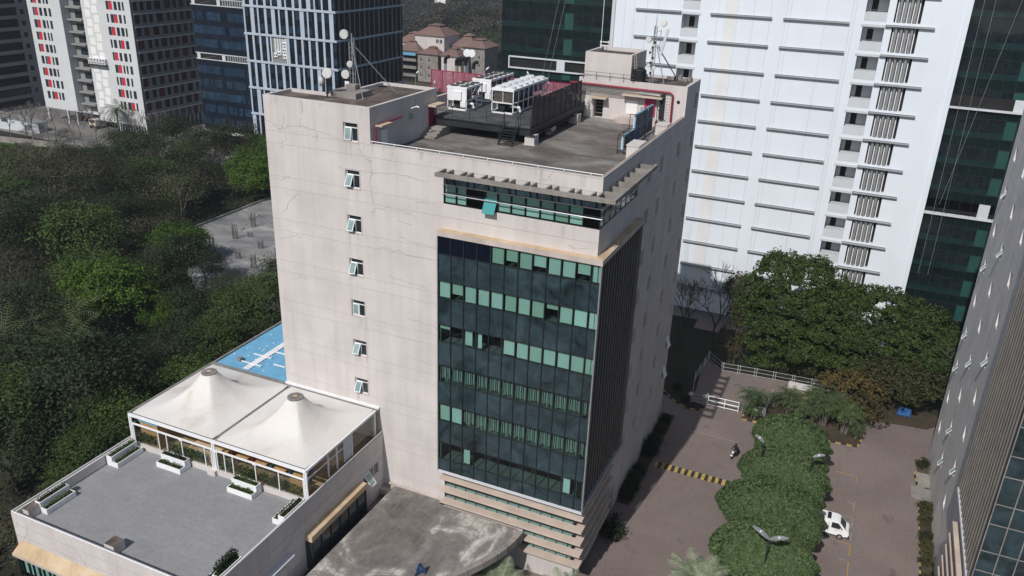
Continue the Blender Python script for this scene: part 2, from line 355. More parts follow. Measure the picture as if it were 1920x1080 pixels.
rh = [(0, 9.95, 33.5, 35.58, -.12), (9.3, 11.8, 0, 3.1, -1.5), (1.6, 3.4, 0, 2.4, -.6)]+[(0, 8.2, a, b, -.35) for a, b in STR]+[(a, b, c, d, -.32) for a, b, c, d, e in RW if d < PAR]
w.wall('x', 0, 0, 25.1, 0, PAR, [h for h in rh if h[0] < 25]); w.wall('x', 0, 25.1, 31, 0, TOP, [(a, b, c, d, -.32) for a, b, c, d, e in RW if a > 25])
w.poly([(-30, 0, 0), (-30, 3.7, 0), (-30, 3.7, TOP), (-30, 0, TOP)]); w.poly([(-30, 3.7, 0), (-25.3, 3.7, 0), (-25.3, 3.7, TOP), (-30, 3.7, TOP)])
w.poly([(-25.3, 3.7, 0), (-25.3, 31, 0), (-25.3, 31, PAR), (-25.3, 3.7, PAR)]); w.poly([(-25.3, 31, 0), (0, 31, 0), (0, 31, PAR), (-25.3, 31, PAR)])
w.poly([(-25.3, 3.7, PAR), (-25.3, 11, PAR), (-25.3, 11, TOP), (-25.3, 3.7, TOP)]); w.poly([(-25.3, 11, ROOF), (-19.56, 11, ROOF), (-19.56, 11, TOP), (-25.3, 11, TOP)])
w.poly([(-19.56, 0, ROOF), (-19.56, 11, ROOF), (-19.56, 11, TOP), (-19.56, 0, TOP)])
# parapets and the raised rims of the two stair towers
w.box(-19.3, -.26, .004, .26, PAR-1.05, PAR); w.box(-.26, -.004, .004, 25.09, PAR-1.05, PAR); w.box(-25.29, -25.0, 11.1, 30.99, ROOF, PAR); w.box(-25, -11, 30.7, 30.99, ROOF, PAR)
T2 = 40.05
for a in ((-29.99, -25.3, 3.4, 3.69), (-25.29, -25.0, 3.69, 10.99), (-25, -19.57, 10.7, 10.99), (-19.85, -19.57, .3, 10.7), (-29.99, -19.57, .004, .3), (-29.99, -29.7, .3, 3.4)): w.box(a[0], a[1], a[2], a[3], T2-.3, TOP)
w.wall('y', 25.1, -11, 0, ROOF, TOP, [(-9.3, -8.3, ROOF, 38.35, .8)]); w.poly([(-11, 25.1, ROOF), (-11, 31, ROOF), (-11, 31, TOP), (-11, 25.1, TOP)]); w.poly([(-11, 30.99, PAR), (0, 30.99, PAR), (0, 30.99, TOP), (-11, 30.99, TOP)])
for a in ((-5.0, -.004, 25.11, 25.4), (-.3, -.004, 25.4, 30.98), (-11, -.3, 30.7, 30.98)): w.box(*a, T2-.3, TOP)
# lift room above the rear tower
w.box(-10.6, -5.8, 25.35, 25.6, 40.06, 42.75); w.box(-10.6, -10.35, 25.6, 30.6, 40.06, 42.75); w.box(-6.05, -5.8, 25.6, 30.6, 40.06, 42.75); w.box(-10.35, -6.05, 30.35, 30.6, 40.06, 42.75)
w.box(-11.0, -5, 25.11, 25.3, T2, TOP)
zs = [z for i in range(9) for z in (37.36-3.9*i, 36.32-3.9*i) if z > 1]
for z in zs:
    cutw = any(c-.14 < z < d+.1 for _, _, c, d, _ in WIN)
    for a, b in (((-30, -22.19), (-20.63, -13.2)) if cutw else ((-30, -13.2),)): strip_grooves(w, 'y', 0, a, b, [z], .02)
    if not 33.4 < z < 35.7 and not 8.7 < z < 31.5: strip_grooves(w, 'y', 0, -13.15, -.02, [z], .03) if z > 31 else None
    strip_grooves(w, 'x', 0, 10.9 if z < 35.7 else .02, 30.98, [z], .03)
for y in (16.0, 20.9, 26.9): w.box(0, .006, y-.015, y+.015, .5, 36.3, 1)
for k, p in enumerate(CRK): crack(w, p, seed=k)
for i, (a, b, c, d, e) in enumerate(WIN):
    for q in range((3, 2, 2, 3, 4, 7, 6)[i]):
        x = rnd.uniform(a-.1, b); wd_ = rnd.uniform(.08, .3); L_ = rnd.uniform(.4, 1.5); w.poly([(x, -.0045-.0003*q, c-.13-L_), (x+wd_*.7, -.0045-.0003*q, c-.13-L_*.9), (x+wd_, -.0045-.0003*q, c-.13), (x, -.0045-.0003*q, c-.13)], 3)
for q in range(34):
    x = rnd.uniform(-29.5, -13.5) if q % 2 else rnd.uniform(-12.8, -.4); z = 40.2 if x < -19.6 else (PAR-.02 if x < -13.1 or q % 4 else 33.4); wd_ = rnd.uniform(.1, .5); L_ = rnd.uniform(.3, 1.4); w.poly([(x, -.007-.0002*q, z-L_), (x+wd_*.6, -.007-.0002*q, z-L_*.8), (x+wd_, -.007-.0002*q, z), (x, -.007-.0002*q, z)], 3)
w.build('wall', [MT['cream'], MT['groove'], MT['crack'], MT['drip']], B)
rf = MB()
rf.box(-25.0, -19.57, 11.0, 30.7, ROOF-.3, ROOF-.002); rf.box(-19.56, -.26, .26, 25.1, ROOF-.3, ROOF)
rf.box(-19.56, -11, 25.1, 30.7, ROOF-.3, ROOF-.003)
rf.build('roof', MT['roof'], B)
r2 = MB(); r2.box(-29.7, -25.0, .3, 3.4, T2-.25, T2); r2.box(-25.0, -19.85, .3, 10.7, T2-.25, T2); r2.build('tower_roof', MT['roof2'], B)
r2 = MB(); r2.box(-5.8, -.3, 25.4, 30.7, T2-.25, T2); r2.box(-11, -5.8, 25.4, 30.7, T2-.25, T2-.02); r2.build('tower_roof', MT['roof2'], B)
MB().box(-10.35, -6.05, 25.6, 30.35, 42.2, 42.4).build('lift_room_roof', MT['roof2'], B)
# sunny-side casement windows: a top light, a fixed leaf and a hinged sash
for i, (a, b, c, d, e) in enumerate(WIN):
    f = MB(); y = .14
    for q in ((a, a+.06, c, d), (b-.06, b, c, d), (a+.06, b-.06, d-.06, d), (a+.06, b-.06, c, c+.06), (a+.06, b-.06, d-.42, d-.35), ((a+b)/2-.03, (a+b)/2+.03, c+.06, d-.42)): f.box(q[0], q[1], y, y+.06, q[2], q[3])
    f.box(a-.1, b+.1, -.02, -.004, c-.12, c-.005, 1); f.box(a-.1, a-.005, -.02, -.004, c-.005, d+.06, 1); f.box(b+.005, b+.1, -.02, -.004, c-.005, d+.06, 1)
    wn = f.build('window', [MT['white'], MT['cream_dirty']], B)
    MB().box(a+.06, b-.06, y+.02, y+.03, c+.06, d-.06).build('pane', MT['winglass'], wn)
    s = MB(); m_ = (a+b)/2; h = d-.44-c-.06
    ang = math.radians(0.5 if i == 4 else (8 if i == 0 else 27)); s_ = Vector((0, -math.sin(ang), -math.cos(ang))); top = Vector(((a+m_)/2, y-.015, d-.42)); n_ = Vector((0, -math.cos(ang), math.sin(ang)))
    hw = (m_-a)/2-.05
    s.obox(top+s_*h/2, (hw, 0, 0), n_*.008, s_*(h/2-.03), 1)
    for q in (-1, 1): s.obox(top+s_*h/2+Vector((q*hw, 0, 0)), (.03, 0, 0), n_*.025, s_*h/2)
    for q in (.02, h-.02): s.obox(top+s_*q, (hw-.03, 0, 0), n_*.024, s_*.03)
    s.build('sash', [MT['white'], MT['sashglass']], wn)
# shaded side windows
for a, b, c, d, e in RW:
    f = MB(); x = -.3
    for q in ((a, a+.05, c, d), (b-.05, b, c, d), (a+.05, b-.05, d-.05, d), (a+.05, b-.05, c, c+.05)): f.box(x, x+.05, q[0], q[1], q[2], q[3])
    wn = f.build('window', MT['cream_dirty'], B); MB().box(x+.01, x+.02, a+.05, b-.05, c+.05, d-.05).build('pane', MT['winglass'], wn)
    if a > 29 and c < 12: MB().obox((.12, (a+b)/2, (c+d)/2-.1), (0, .55, 0), (.22, 0, -.6), (.02, 0, .007)).build('sash', MT['white'], wn)
# --- glass corner box
CX = [-13.07, -11.91, -10.75, -9.58, -8.42, -7.24, -6.07, -4.9, -3.72, -2.55, -1.38, -.19, .62]
RZ = [31.0, 29.5, 27.2, 25.65, 23.25, 21.7, 19.45, 17.8, 15.6, 13.9, 11.7, 9.95, 8.75]
YF = -.65
g = MB()
for x in CX: g.box(x-.035, x+.035, YF-.09, YF+.1, 8.75, 31.0)
for k, z in enumerate(RZ):
    for a, b in zip(CX, CX[1:]): g.box(a+.035, b-.035, YF-.04, YF+.05, z-.03, z+.03)
g.box(.56, .66, YF-.12, YF+.1, 8.6, 31.0, 1); g.box(-13.16, -13.08, YF-.1, 0, 8.6, 31.0, 1)
g.box(-13.14, .64, YF-.08, -.02, 8.45, 8.74, 2); g.box(.0, .64, -.02, 10.5, 8.45, 8.74, 1)
cw = g.build('curtain_wall', [MT['mullion'], MT['metal'], MT['greywhite']], B)
for k in range(0, 12):
    z1, z0 = RZ[k]-.03, RZ[k+1]+.03; gl = MB()
    for c, (a, b) in enumerate(zip(CX, CX[1:])):
        gl.poly([(a+.035, YF+rnd.uniform(-.004, .004), z0), (b-.035, YF+rnd.uniform(-.004, .004), z0), (b-.035, YF+rnd.uniform(-.006, .006), z1), (a+.035, YF+rnd.uniform(-.006, .006), z1)], 1 if (k == 0 and c < 4) else 0)
    gl.build('spandrel_glass' if k % 2 else 'vision_glass', [MT['spandrel'] if k % 2 else MT['tint'], MT['navy']], cw)
# rooms behind the glass: floors, back wall, sills
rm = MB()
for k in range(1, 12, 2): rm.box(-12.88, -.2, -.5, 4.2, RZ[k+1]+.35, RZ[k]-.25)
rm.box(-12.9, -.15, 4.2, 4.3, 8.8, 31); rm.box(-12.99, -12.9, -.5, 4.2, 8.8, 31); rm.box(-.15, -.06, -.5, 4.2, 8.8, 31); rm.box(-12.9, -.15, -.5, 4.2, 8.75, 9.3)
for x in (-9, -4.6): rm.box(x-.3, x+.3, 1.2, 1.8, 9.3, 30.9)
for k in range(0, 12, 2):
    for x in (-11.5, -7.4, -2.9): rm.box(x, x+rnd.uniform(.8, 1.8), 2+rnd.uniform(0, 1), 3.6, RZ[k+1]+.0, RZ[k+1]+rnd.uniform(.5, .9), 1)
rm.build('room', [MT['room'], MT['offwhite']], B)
BL = {0: {4: 1, 5: .7, 6: 1, 7: .72, 8: 1, 9: 1, 10: .66, 11: 1}, 1: {0: 1, 1: .68, 2: 1, 3: 1, 4: 1, 5: 1, 6: 1, 7: 1, 8: .35, 9: 1, 10: 1, 11: 1},
      2: {0: .25, 2: -.55, 3: -.3, 5: .97, 6: 1, 7: 1, 8: 1, 9: 1, 10: 1, 11: 1}, 4: {0: 1, 1: 1}, 5: {2: -.5, 10: -.5}}
for r in range(6):
    z1, z0 = RZ[2*r]-.06, RZ[2*r+1]+.06
    for c, (a, b) in enumerate(zip(CX, CX[1:])):
        v = BL.get(r, {}).get(c, 0); y = YF+.1
        if v > 0: y += rnd.uniform(0, .08); MB().box(a+.08+rnd.uniform(0, .05), b-.08-rnd.uniform(0, .05), y, y+.01, z1-(z1-z0)*v, z1).build('blind', MT['blind'], cw)
        elif v < 0: MB().box(a+.1, a+.1+(b-a)*(-v), y+.1, y+.11, z0, z1).build('blind', MT['blind'], cw)
        elif r in (3, 4):
            sb = MB(); n = 7
            for q in range(n):
                xx = a+.1+(b-a-.2)*q/n; sb.box(xx, xx+(b-a-.2)/n*.55, y+.12+.06*(q % 3), y+.13+.06*(q % 3), z0+rnd.uniform(0, .25), z1-rnd.uniform(0, .3), q % 2)
            sb.build('vertical_blind', [MT['blind2'], MT['blind3']], cw)
# finned right face of the box
MB().box(.30, .34, YF+.1, 10.45, 8.76, 31.0).build('side_glass', MT['fglass'], cw)
for k in range(15):
    y = -.35+k*.76; MB().box(.35, .44, y-.045, y+.045, 8.76, 30.98).build('fin', MT['fin'], cw)
MB().box(.1, .62, 10.46, 10.55, 8.5, 31.0).build('end_panel', MT['fin'], cw)
c = MB(); c.box(-13.18, .68, YF-.06, -.004, 31.0, 31.42, 0, 1); c.box(.004, .68, -.003, 10.6, 31.0, 31.42, 0, 1); c.build('cornice', [MT['cream_dirty'], MT['tan']], B)
# top-floor corner window with a louvred sunshade
bx = [-12.95, -11.87, -10.95, -9.39, -8.3, -7.18, -6.0, -4.8, -3.64, -2.48, -1.35, -.04]
f = MB()
for x in bx: f.box(x-.03, x+.03, .03, .12, 33.5, 35.58)
for z in (33.5, 34.42, 35.1, 35.54): f.box(-12.95, -.04, .04, .1, z, z+.05)
for z in (34.36, 35.12): f.tube([(-12.98, -.16, z), (.16, -.16, z), (.16, 9.9, z)], .045, 6, 1)
for y in (1.2, 2.6, 4.0, 5.4, 6.8, 8.2, 9.9): f.box(-.12, -.03, y-.03, y+.03, 33.5, 35.58)
for z in (33.5, 34.42, 35.1, 35.54): f.box(-.1, -.04, .1, 9.95, z, z+.05)
bw = f.build('corner_window', [MT['mullion'], MT['metal']], B)
q = MB(); q.poly([(-12.95, .072, 33.55), (-.07, .072, 33.55), (-.07, .072, 35.1), (-12.95, .072, 35.1)]); q.box(-.075, -.07, .075, 9.95, 33.55, 35.1, 1); q.box(-12.95, -.07, .072, .077, 35.12, 35.54, 2); q.build('pane', [MT['tint'], MT['winglass'], MT['spandrel']], bw)
for k, (a, b) in enumerate(zip(bx, bx[1:])):
    if k not in (2, 10): MB().box(a+.08, b-.08, .2, .21, 33.6 if k != 3 else 34.45, 35.1).build('blind', MT['blind'], bw)
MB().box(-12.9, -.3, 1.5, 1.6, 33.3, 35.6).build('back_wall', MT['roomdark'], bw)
s = MB(); s.obox((-8.85, -.22, 33.95), (.52, 0, 0), (0, -.30, -.52), (0, .016, -.01), 0); s.obox((-8.85, -.24, 33.75), (.4, 0, 0), (0, -.1, -.2), (0, .02, -.012), 1); s.build('open_sash', [MT['tealseat'], MT['bluesheet']], bw)
p = MB(); z0, z1 = 35.95, 36.36
p.box(-12.95, 1.45, -1.45, -1.18, z0+.1, z1); p.box(1.18, 1.45, -1.18, 10.0, z0+.1, z1)
for x in (-12.75, -12.1, -10.95, -10.4, -9.2, -8.65, -7.45, -6.9, -5.7, -5.15, -3.95, -3.4, -2.2, -1.65, -.5, .02): p.box(x-.07, x+.07, -1.18, -.004, z0, z1+.02)
for y in (.35, 1.85, 3.35, 4.85, 6.35, 7.85, 9.35): p.box(.007, 1.18, y-.08, y+.08, z0-.1, z1+.02)
p.build('sunshade', MT['conc'], B)
# ledges round the base with glass strips between
for k, z in enumerate((7.9, 6.6, 5.3, 4.05, 2.8)):
    l = MB(); x0 = -12.95 if k < 2 else (-12.95 if k == 2 else -5.05)
    l.box(x0, .72, -.72, -.004, z-.2, z); l.box(.004, .72, -.003, 8.3, z-.2, z); l.build('ledge', MT['ledge'], B)
for k, (a, b) in enumerate(STR):
    x0 = -12.8 if k < 2 else -4.9; s = MB()
    s.poly([(x0, .025, a), (-.03, .025, a), (-.03, .025, b), (x0, .025, b)]); s.poly([(-.03, .025, a), (-.03, 8.2, a), (-.03, 8.2, b), (-.03, .025, b)], 2)
    x = x0
    while x < -.4: s.box(x, x+.05, -.02, .018, a, b, 1); x += 1.05
    sw = s.build('strip_window', [MT['tint'], MT['mullion'], MT['winglass']], B); t = MB(); t.box(x0, -.8, 1.6, 1.7, a-.2, b+.2)
    for q in range(5 if k < 2 else 2):
        xx = x0+.4+q*2.2+rnd.uniform(0, .6); t.box(xx, xx+.75, .5, .52, a+.15, b, 1)
    t.build('backing', [MT['room'], MT['blind']], sw)
# things fixed to the roof towers
rr = MB(); rr.tube([(-19.5, -.03, 37.66), (-.02, -.03, 37.66)], .035, 6)
for x in np.arange(-19.4, 0, 2.05): rr.tube([(x, -.03, 37.45), (x, -.03, 37.66)], .03, 5)
rr.build('roof_railing', MT['white'], B)
r_ = MB(); r_.tube([(.02, .1, 37.56), (.02, 25.0, 37.56)], .03, 6); r_.box(-.2, -.15, .3, 25, 37.45, 37.5)
r_.build('side_railing', MT['ledge'], B)
fp = MB(); fp.tube([(-11.8, 24.6, 39.75), (-11.0, 24.9, 39.72), (-1.6, 24.9, 39.62), (-1.32, 24.9, 39.45), (-1.28, 24.9, 36.45)], .10, 8); fp.tube([(-.6, .5, ROOF+.1), (-.6, 24.2, ROOF+.1)], .07, 6); fp.build('fire_pipe', MT['redpaint'], B)
fp = MB(); fp.tube([(-19.35, .55, 36.5), (-19.35, .55, 38.6), (-19.35, .8, 38.8), (-19.35, 4.6, 38.85)], .07, 6); fp.build('fire_pipe', MT['redpaint'], B)
rp = MB(); rp.tube([(-11, 25.0, 40.5), (-5.3, 25.0, 40.5)], .03, 5); rp.tube([(-11, 25.0, 40.9), (-5.3, 25.0, 40.9)], .02, 5)
for x in (-10.6, -9.2, -7.8, -6.4, -5.4): rp.tube([(x, 25.0, 40.2), (x, 25.0, 40.95)], .025, 5)
rp.build('tower_railing', MT['dmetal'], B)
ct = MB()
for k in range(7): ct.tube([(-10.9, 25.03-.05*k, 39.35-.06*k), (-6.5, 25.03-.05*k, 39.28-.06*k), (-3.5, 25.0, 39.2-.05*k), (-2.6, 25.0, 39.15-.05*k)], .025, 4, k % 2)
for k in range(4): ct.tube([(-10.6+.12*k, 25.02, 39.3), (-10.7+.12*k, 25.0, 36.45)], .03, 4, 0)
ct.build('cable_run', [MT['dmetal'], MT['metal']], B)
cb = MB()
for k in range(12):
    x = -11.3-.075*k; cb.tube([(x+.2, 24.9, 39.3-.02*k), (x-.05, 23.9, 39.25), (x-.25, 22.9, 38.6), (x-.3, 22.5, 37.6)], .045, 5, k % 3 == 0)
cb.build('cable_bundle', [MT['metal'], MT['dmetal']], B)
MB().box(-5.9, -4.75, 25.03, 25.09, 37.15, 38.5).build('white_panel', MT['offwhite'], B)
d = MB().box(-4.02, -2.95, 25.0, 25.09, 37.1, 38.9)
for k in range(5): d.box(-3.95+.2*k, -3.93+.2*k, 24.985, 24.999, 37.15, 38.5)
d.build('crimson_door', MT['magenta'], B)
h = MB(); h.box(-9.55, -7.8, 24.2, 25.09, 38.42, 38.55, 0, 1); h.box(-6.2, -2.2, 24.25, 25.09, 39.0, 39.14, 0, 1); h.box(-6.0, -4.6, 24.9, 25.09, 38.6, 38.95)
h.build('door_canopy', [MT['cream_dirty'], MT['tan']], B)
gt = MB(); 
for k in range(9): gt.bar((-9.38-.09*k, 24.95-.04*k, 36.5), (-9.38-.09*k, 24.95-.04*k, 38.2), .03)
for z in (36.5, 37.3, 38.2): gt.bar((-9.35, 24.96, z), (-10.12, 24.62, z), .04)
gt.build('grille_gate', MT['offwhite'], B)
dk = MB(); dk.box(-9.29, -8.31, 25.85, 25.9, 36.4, 38.35)
for k in range(4): dk.box(-9.2, -8.4, 25.6, 25.64, 36.8+.35*k, 36.84+.35*k, 1)
dk.build('doorway', [MT['roomdark'], MT['metal']], B)
du = MB(); du.box(-2.5, -2.05, 24.75, 25.08, 37.0, 39.4)
for k in range(5): du.tube([(-2.3-.05*k, 24.7-.06*k, 39.42), (-4.7, 24.7-.06*k, 39.45)], .035, 5, 1)
du.build('black_duct', [MT['black'], MT['metal']], B)
ld = MB()
for x in (-1.9, -1.6): ld.bar((x, 25.0, 36.5), (x, 25.0, 39.6), .03)
for k in range(11): ld.bar((-1.9, 25.0, 36.7+.27*k), (-1.6, 25.0, 36.7+.27*k), .025)
ld.build('wall_ladder', MT['white'], B)
st = MB(); st.box(-6.3, -4.6, 23.6, 25.09, ROOF+.002, 36.95); st.prism([(-6.3, 23.6), (-6.3, 25.09), (-6.9, 25.09), (-6.7, 23.9)], ROOF+.002, 36.7); st.box(-4.1, -2.6, 24.0, 25.09, ROOF+.002, 36.9); st.build('door_step', MT['cream_dirty'], B)
MB().lathe((-.75, 25.08, 38.8), [(.17, 0), (.17, .02), (.12, .04)], 14, 0, (0, -1, 0)).build('round_vent', MT['black'], B)
# sunken left tower side
d = MB().box(-19.555, -19.5, 9.45, 10.45, 36.9, 38.75); d.build('red_door', MT['redpaint'], B)
h = MB(); h.box(-19.55, -18.6, 9.1, 10.95, 38.95, 39.1, 0, 1); h.box(-19.55, -18.85, .65, 2.3, 38.72, 38.84, 0, 1); h.build('door_canopy', [MT['cream_dirty'], MT['tan']], B)
d = MB().box(-19.54, -19.42, 1.45, 2.35, 36.5, 38.3); d.build('white_door', MT['white'], B)
MB().lathe((-19.55, 6.3, 38.6), [(.28, 0), (.28, .12), (.2, .14)], 14, 0, (1, 0, 0)).build('exhaust_fan', MT['metal'], B)
st = MB()
for k in range(4): st.box(-19.55, -18.1, 7.9+.45*k, 10.9, ROOF+.002+.18*k, ROOF+.002+.18*(k+1))
st.build('concrete_steps', MT['conc'], B)
wl = MB(); wl.bar((-19.5, 6.2, 39.25), (-19.0, 6.4, 39.45), .07); wl.bar((-19.05, 6.4, 39.45), (-18.8, 6.5, 39.38), .16, .1); wl.build('wall_lamp', MT['white'], B)
# ---------------------------------------------------------------- things standing on the roof
PZ = 38.0
PL = thing('steel_platform', 'black steel platform on the roof carrying the white chillers', 'platform', (-15, 15.5, ROOF))
p = MB(); p.box(-19.4, -10.05, 10.3, 24.6, PZ-.12, PZ); p.build('deck', MT['pdeck'], PL)
for y in (10.3, 12.9, 21.2): 
    b = MB(); b.box(-19.4, -10.0, y-.12, y+.12, PZ-.2, PZ-.122); b.box(-19.4, -10.0, y-.02, y+.02, PZ-.68, PZ-.2); b.box(-19.4, -9.6 if y == 10.3 else -10, y-.13, y+.13, PZ-.76, PZ-.68); b.build('beam', MT['dmetal'], PL)
b = MB(); b.box(-10.04, -9.98, 10.45, 24.4, PZ-.75, PZ-.122); b.box(-10.2, -9.7, 10.45, 22.5, PZ-.79, PZ-.75); b.build('beam', MT['dmetal'], PL)
for nm, y0, y1 in (('front_railing', 10.32, 10.32),):
    r = MB()
    for a, b_ in ((-19.3, -12.55), (-11.0, -10.1)):
        for z in (PZ+.5, PZ+1.0): r.tube([(a, 10.32, z), (b_, 10.32, z)], .022, 5)
        n = max(1, int((b_-a)/1.65))
        for k in range(n+1): r.tube([(a+(b_-a)*k/n, 10.32, PZ), (a+(b_-a)*k/n, 10.32, PZ+1.0)], .028, 5)
    r.build('railing', MT['dmetal'], PL)
s = MB(); x0, x1 = -12.45, -11.15
A0, A1 = Vector((0, 8.95, ROOF+.05)), Vector((0, 10.28, PZ-.1))
for x in (x0, x1):
    s.bar((x, A0.y, A0.z), (x, A1.y, A1.z), .05, .2); s.tube([(x, A0.y, A0.z+.95), (x, A1.y, A1.z+1.05)], .022, 5); s.tube([(x, A0.y, A0.z+.5), (x, A1.y, A1.z+.55)], .016, 5)
    for t in (0.02, .5, .98): s.tube([(x, A0.y+(A1.y-A0.y)*t, A0.z+(A1.z-A0.z)*t), (x, A0.y+(A1.y-A0.y)*t, A0.z+(A1.z-A0.z)*t+1.0)], .022, 5)
for k in range(7):
    t = (k+.5)/7; s.box(x0+.03, x1-.03, A0.y+(A1.y-A0.y)*t-.11, A0.y+(A1.y-A0.y)*t+.11, A0.z+(A1.z-A0.z)*t-.02, A0.z+(A1.z-A0.z)*t+.01)
s.build('stair', MT['dmetal'], PL)
blk = MB().prism([(-.45, -.5), (.45, -.5), (.45, .5), (-.45, .5)], 0, .85)
blk.box(-.52, .52, -.57, .57, 0, .06)
for k, (x, y, l) in enumerate(((-10.1, 10.85, 'square cream concrete block under the near corner of the steel platform'), (-9.95, 21.55, 'square cream concrete block under the far corner of the steel platform by the cable bundle'))):
    o = blk.build('concrete_block', MT['cream'], None, (0, 0, 0)); o.location = (x, y, ROOF+.003); tag(o, l, 'concrete block')
dp = MB(); 
for y in (15.2, 15.75): dp.tube([(-11.2, y, 36.95), (-9.9, y, 36.95)], .24, 12); dp.lathe((-9.9, y, 36.95), [(.3, 0), (.3, .06), (.24, .08)], 12, 0, (1, 0, 0))
dp.box(-10.4, -10.1, 14.9, 16.0, ROOF, 36.7, 1)
tag(dp.build('duct_pipe', [MT['metal'], MT['cream_dirty']], None, (-10.3, 15.5, ROOF)), 'pair of silver insulated pipe ends sticking out under the platform', 'pipe')

def chiller(cx0, cx1, y0, y1, h, fans, kind, label):
    t = thing('chiller', label, 'chiller', ((cx0+cx1)/2, (y0+y1)/2, PZ), 'rooftop chillers'); zb = PZ+(h*.46)
    f = MB(); zt = PZ+h
    for x in (cx0, cx1-.08):
        n = max(2, int((y1-y0)/1.1))
        for k in range(n+1):
            y = y0+(y1-y0-.08)*k/n; f.box(x, x+.08, y, y+.08, PZ, zt-.2)
    for x in (cx0-.01, cx1-.09): f.box(x, x+.1, y0, y1, PZ+.005, PZ+.16); f.box(x, x+.1, y0, y1, zb-.1, zb)
    for y in (y0-.01, y1-.09): f.box(cx0+.1, cx1-.1, y, y+.1, PZ+.005, PZ+.16); f.box(cx0+.1, cx1-.1, y, y+.1, zb-.1, zb)
    f.box(cx0-.03, cx1+.03, y0-.03, y1+.03, zt-.2, zt); f.build('frame', MT['white'], t)
    n = max(2, int((y1-y0)/.95))
    for sx, x in ((1, cx0+.1), (-1, cx1-.1)):
      c = MB()
      for k in range(n):
        a, b = y0+.12+(y1-y0-.24)*k/n, y0+.12+(y1-y0-.24)*(k+1)/n-.1
        c.poly([(x, a, zt-.2), (x, b, zt-.2), (x+sx*.45, b, zb+.05), (x+sx*.45, a, zb+.05)], 0); c.poly([(x+sx*.02, b, zt-.2), (x+sx*.02, b+.1, zt-.2), (x+sx*.2, b+.1, zb), (x+sx*.2, b, zb)], 1)
      c.build('coil', [MT['coil'] if kind == 'old' else MT['bluedark'], MT['greywhite']], t)
    e = MB()
    if kind == 'old': e.box(cx0+.08, cx1-.08, y0-.012, y0+.05, zb-.12, zt-.21); e.box(cx0+.7, cx1-.5, y0-.17, y0-.014, zb-.02, zb+.78); e.box(cx1-.62, cx1-.1, y0-.05, y0+.4, PZ+.3, zb-.13)
    else:
        e.box(cx0+.2, cx1-.2, y0+.1, y0+.14, zb+.02, zt-.24, 1); e.box((cx0+cx1)/2-.02, (cx0+cx1)/2+.02, y0+.06, y0+.1, zb+.02, zt-.24)
    e.build('end_panel', [MT['white'], MT['coil']], t)
    m = MB(); m.tube([(cx0+.7, y0+.5, PZ+.55), (cx0+.7, y1-.4, PZ+.55)], .26, 12); m.tube([(cx1-.7, y0+.6, PZ+.5), (cx1-.7, y1-.5, PZ+.5)], .2, 10)
    m.lathe((cx0+.95, y0+.35, PZ+.5), [(.1, -.1), (.3, -.08), (.3, .3), (.2, .34)], 14, 0, (0, 1, 0)); m.tube([(cx1-.6, y0+.7, PZ+.6), (cx1+.35, y0+.7, PZ+.6), (cx1+.4, y0+.7, PZ+.2)], .11, 8, 1)
    m.build('compressor', [MT['black'], MT['white']], t)
    nx, ny = fans
    for i in range(nx):
        for j in range(ny):
            x = cx0+(cx1-cx0)*(i+.5)/nx; y = y0+(y1-y0)*(j+.5)/ny; r = min((cx1-cx0)/nx, (y1-y0)/ny)*.43
            q = MB()
            if kind == 'old': q.lathe((x, y, zt), [(r, 0), (r, .06), (r*.93, .06), (r*.93, .02), (.1, .03)], 18, 0)
            else: q.lathe((x, y, zt), [(r, 0), (r*.96, .17), (r*.86, .19), (r*.84, .1), (r*.3, .12), (r*.26, .16), (.02, .17)], 18, 0)
            q.build('fan', MT['coil'] if kind == 'old' else MT['greywhite'], t, smooth=False)
    return t
chiller(-19.75, -17.75, 13.35, 16.7, 2.15, (2, 3), 'old', 'short white chiller with dark fan tops and a cabinet on its near end')
chiller(-19.75, -17.75, 18.6, 24.0, 2.15, (2, 5), 'old', 'white chiller with dark fan tops standing behind the short one')
chiller(-15.6, -13.4, 14.2, 22.6, 2.25, (2, 6), 'new', 'long white chiller with two rows of pale round fan cowls on top')
def screen(name, label, pts, z0, z1, mm, fm, n, posts=.05):
    t = thing(name, label, 'screen', (pts[0][0], pts[0][1], z0)); a, b = Vector((*pts[0], 0)), Vector((*pts[1], 0)); d = (b-a); nn = Vector((-d.y, d.x, 0)).normalized()
    f = MB()
    for k in range(n+1):
        p = a+d*k/n; f.bar((p.x, p.y, z0), (p.x, p.y, z1), posts*2, posts*2)
    for z in (z0+.03, z1-.03): f.bar((a.x, a.y, z), (b.x, b.y, z), .06)
    f.build('frame', fm, t)
    for k in range(n):
        p, q = a+d*(k+.03)/n, a+d*(k+.97)/n; MB().obox(((p.x+q.x)/2, (p.y+q.y)/2, (z0+z1)/2), (q-p)/2, nn*.012, (0, 0, (z1-z0)/2-.06)).build('mesh_panel', mm, t)
    return t
def mat_perf(name, col, hole):
    m, N, L, b = _new(name); out = N['Material Output']; v = N.new('ShaderNodeTexVoronoi'); L.new(_pos(N, L, 9.), v.inputs['Vector']); v.inputs['Scale'].default_value = 1
    f = _ramp(N, L, v.outputs['Distance'], [(hole, g3(0)), (hole+.08, g3(1))])
    t = N.new('ShaderNodeBsdfTransparent'); mx = N.new('ShaderNodeMixShader'); b.inputs['Base Color'].default_value = (*col, 1); b.inputs['Roughness'].default_value = .8
    L.new(f, mx.inputs[0]); L.new(t.outputs[0], mx.inputs[1]); L.new(b.outputs[0], mx.inputs[2]); L.new(mx.outputs[0], out.inputs[0]); return m
PERF_R = mat_perf('perforated_pink_sheet', (.30, .105, .145), .33); PERF_B = mat_perf('perforated_brown_sheet', (.085, .07, .068), .36)
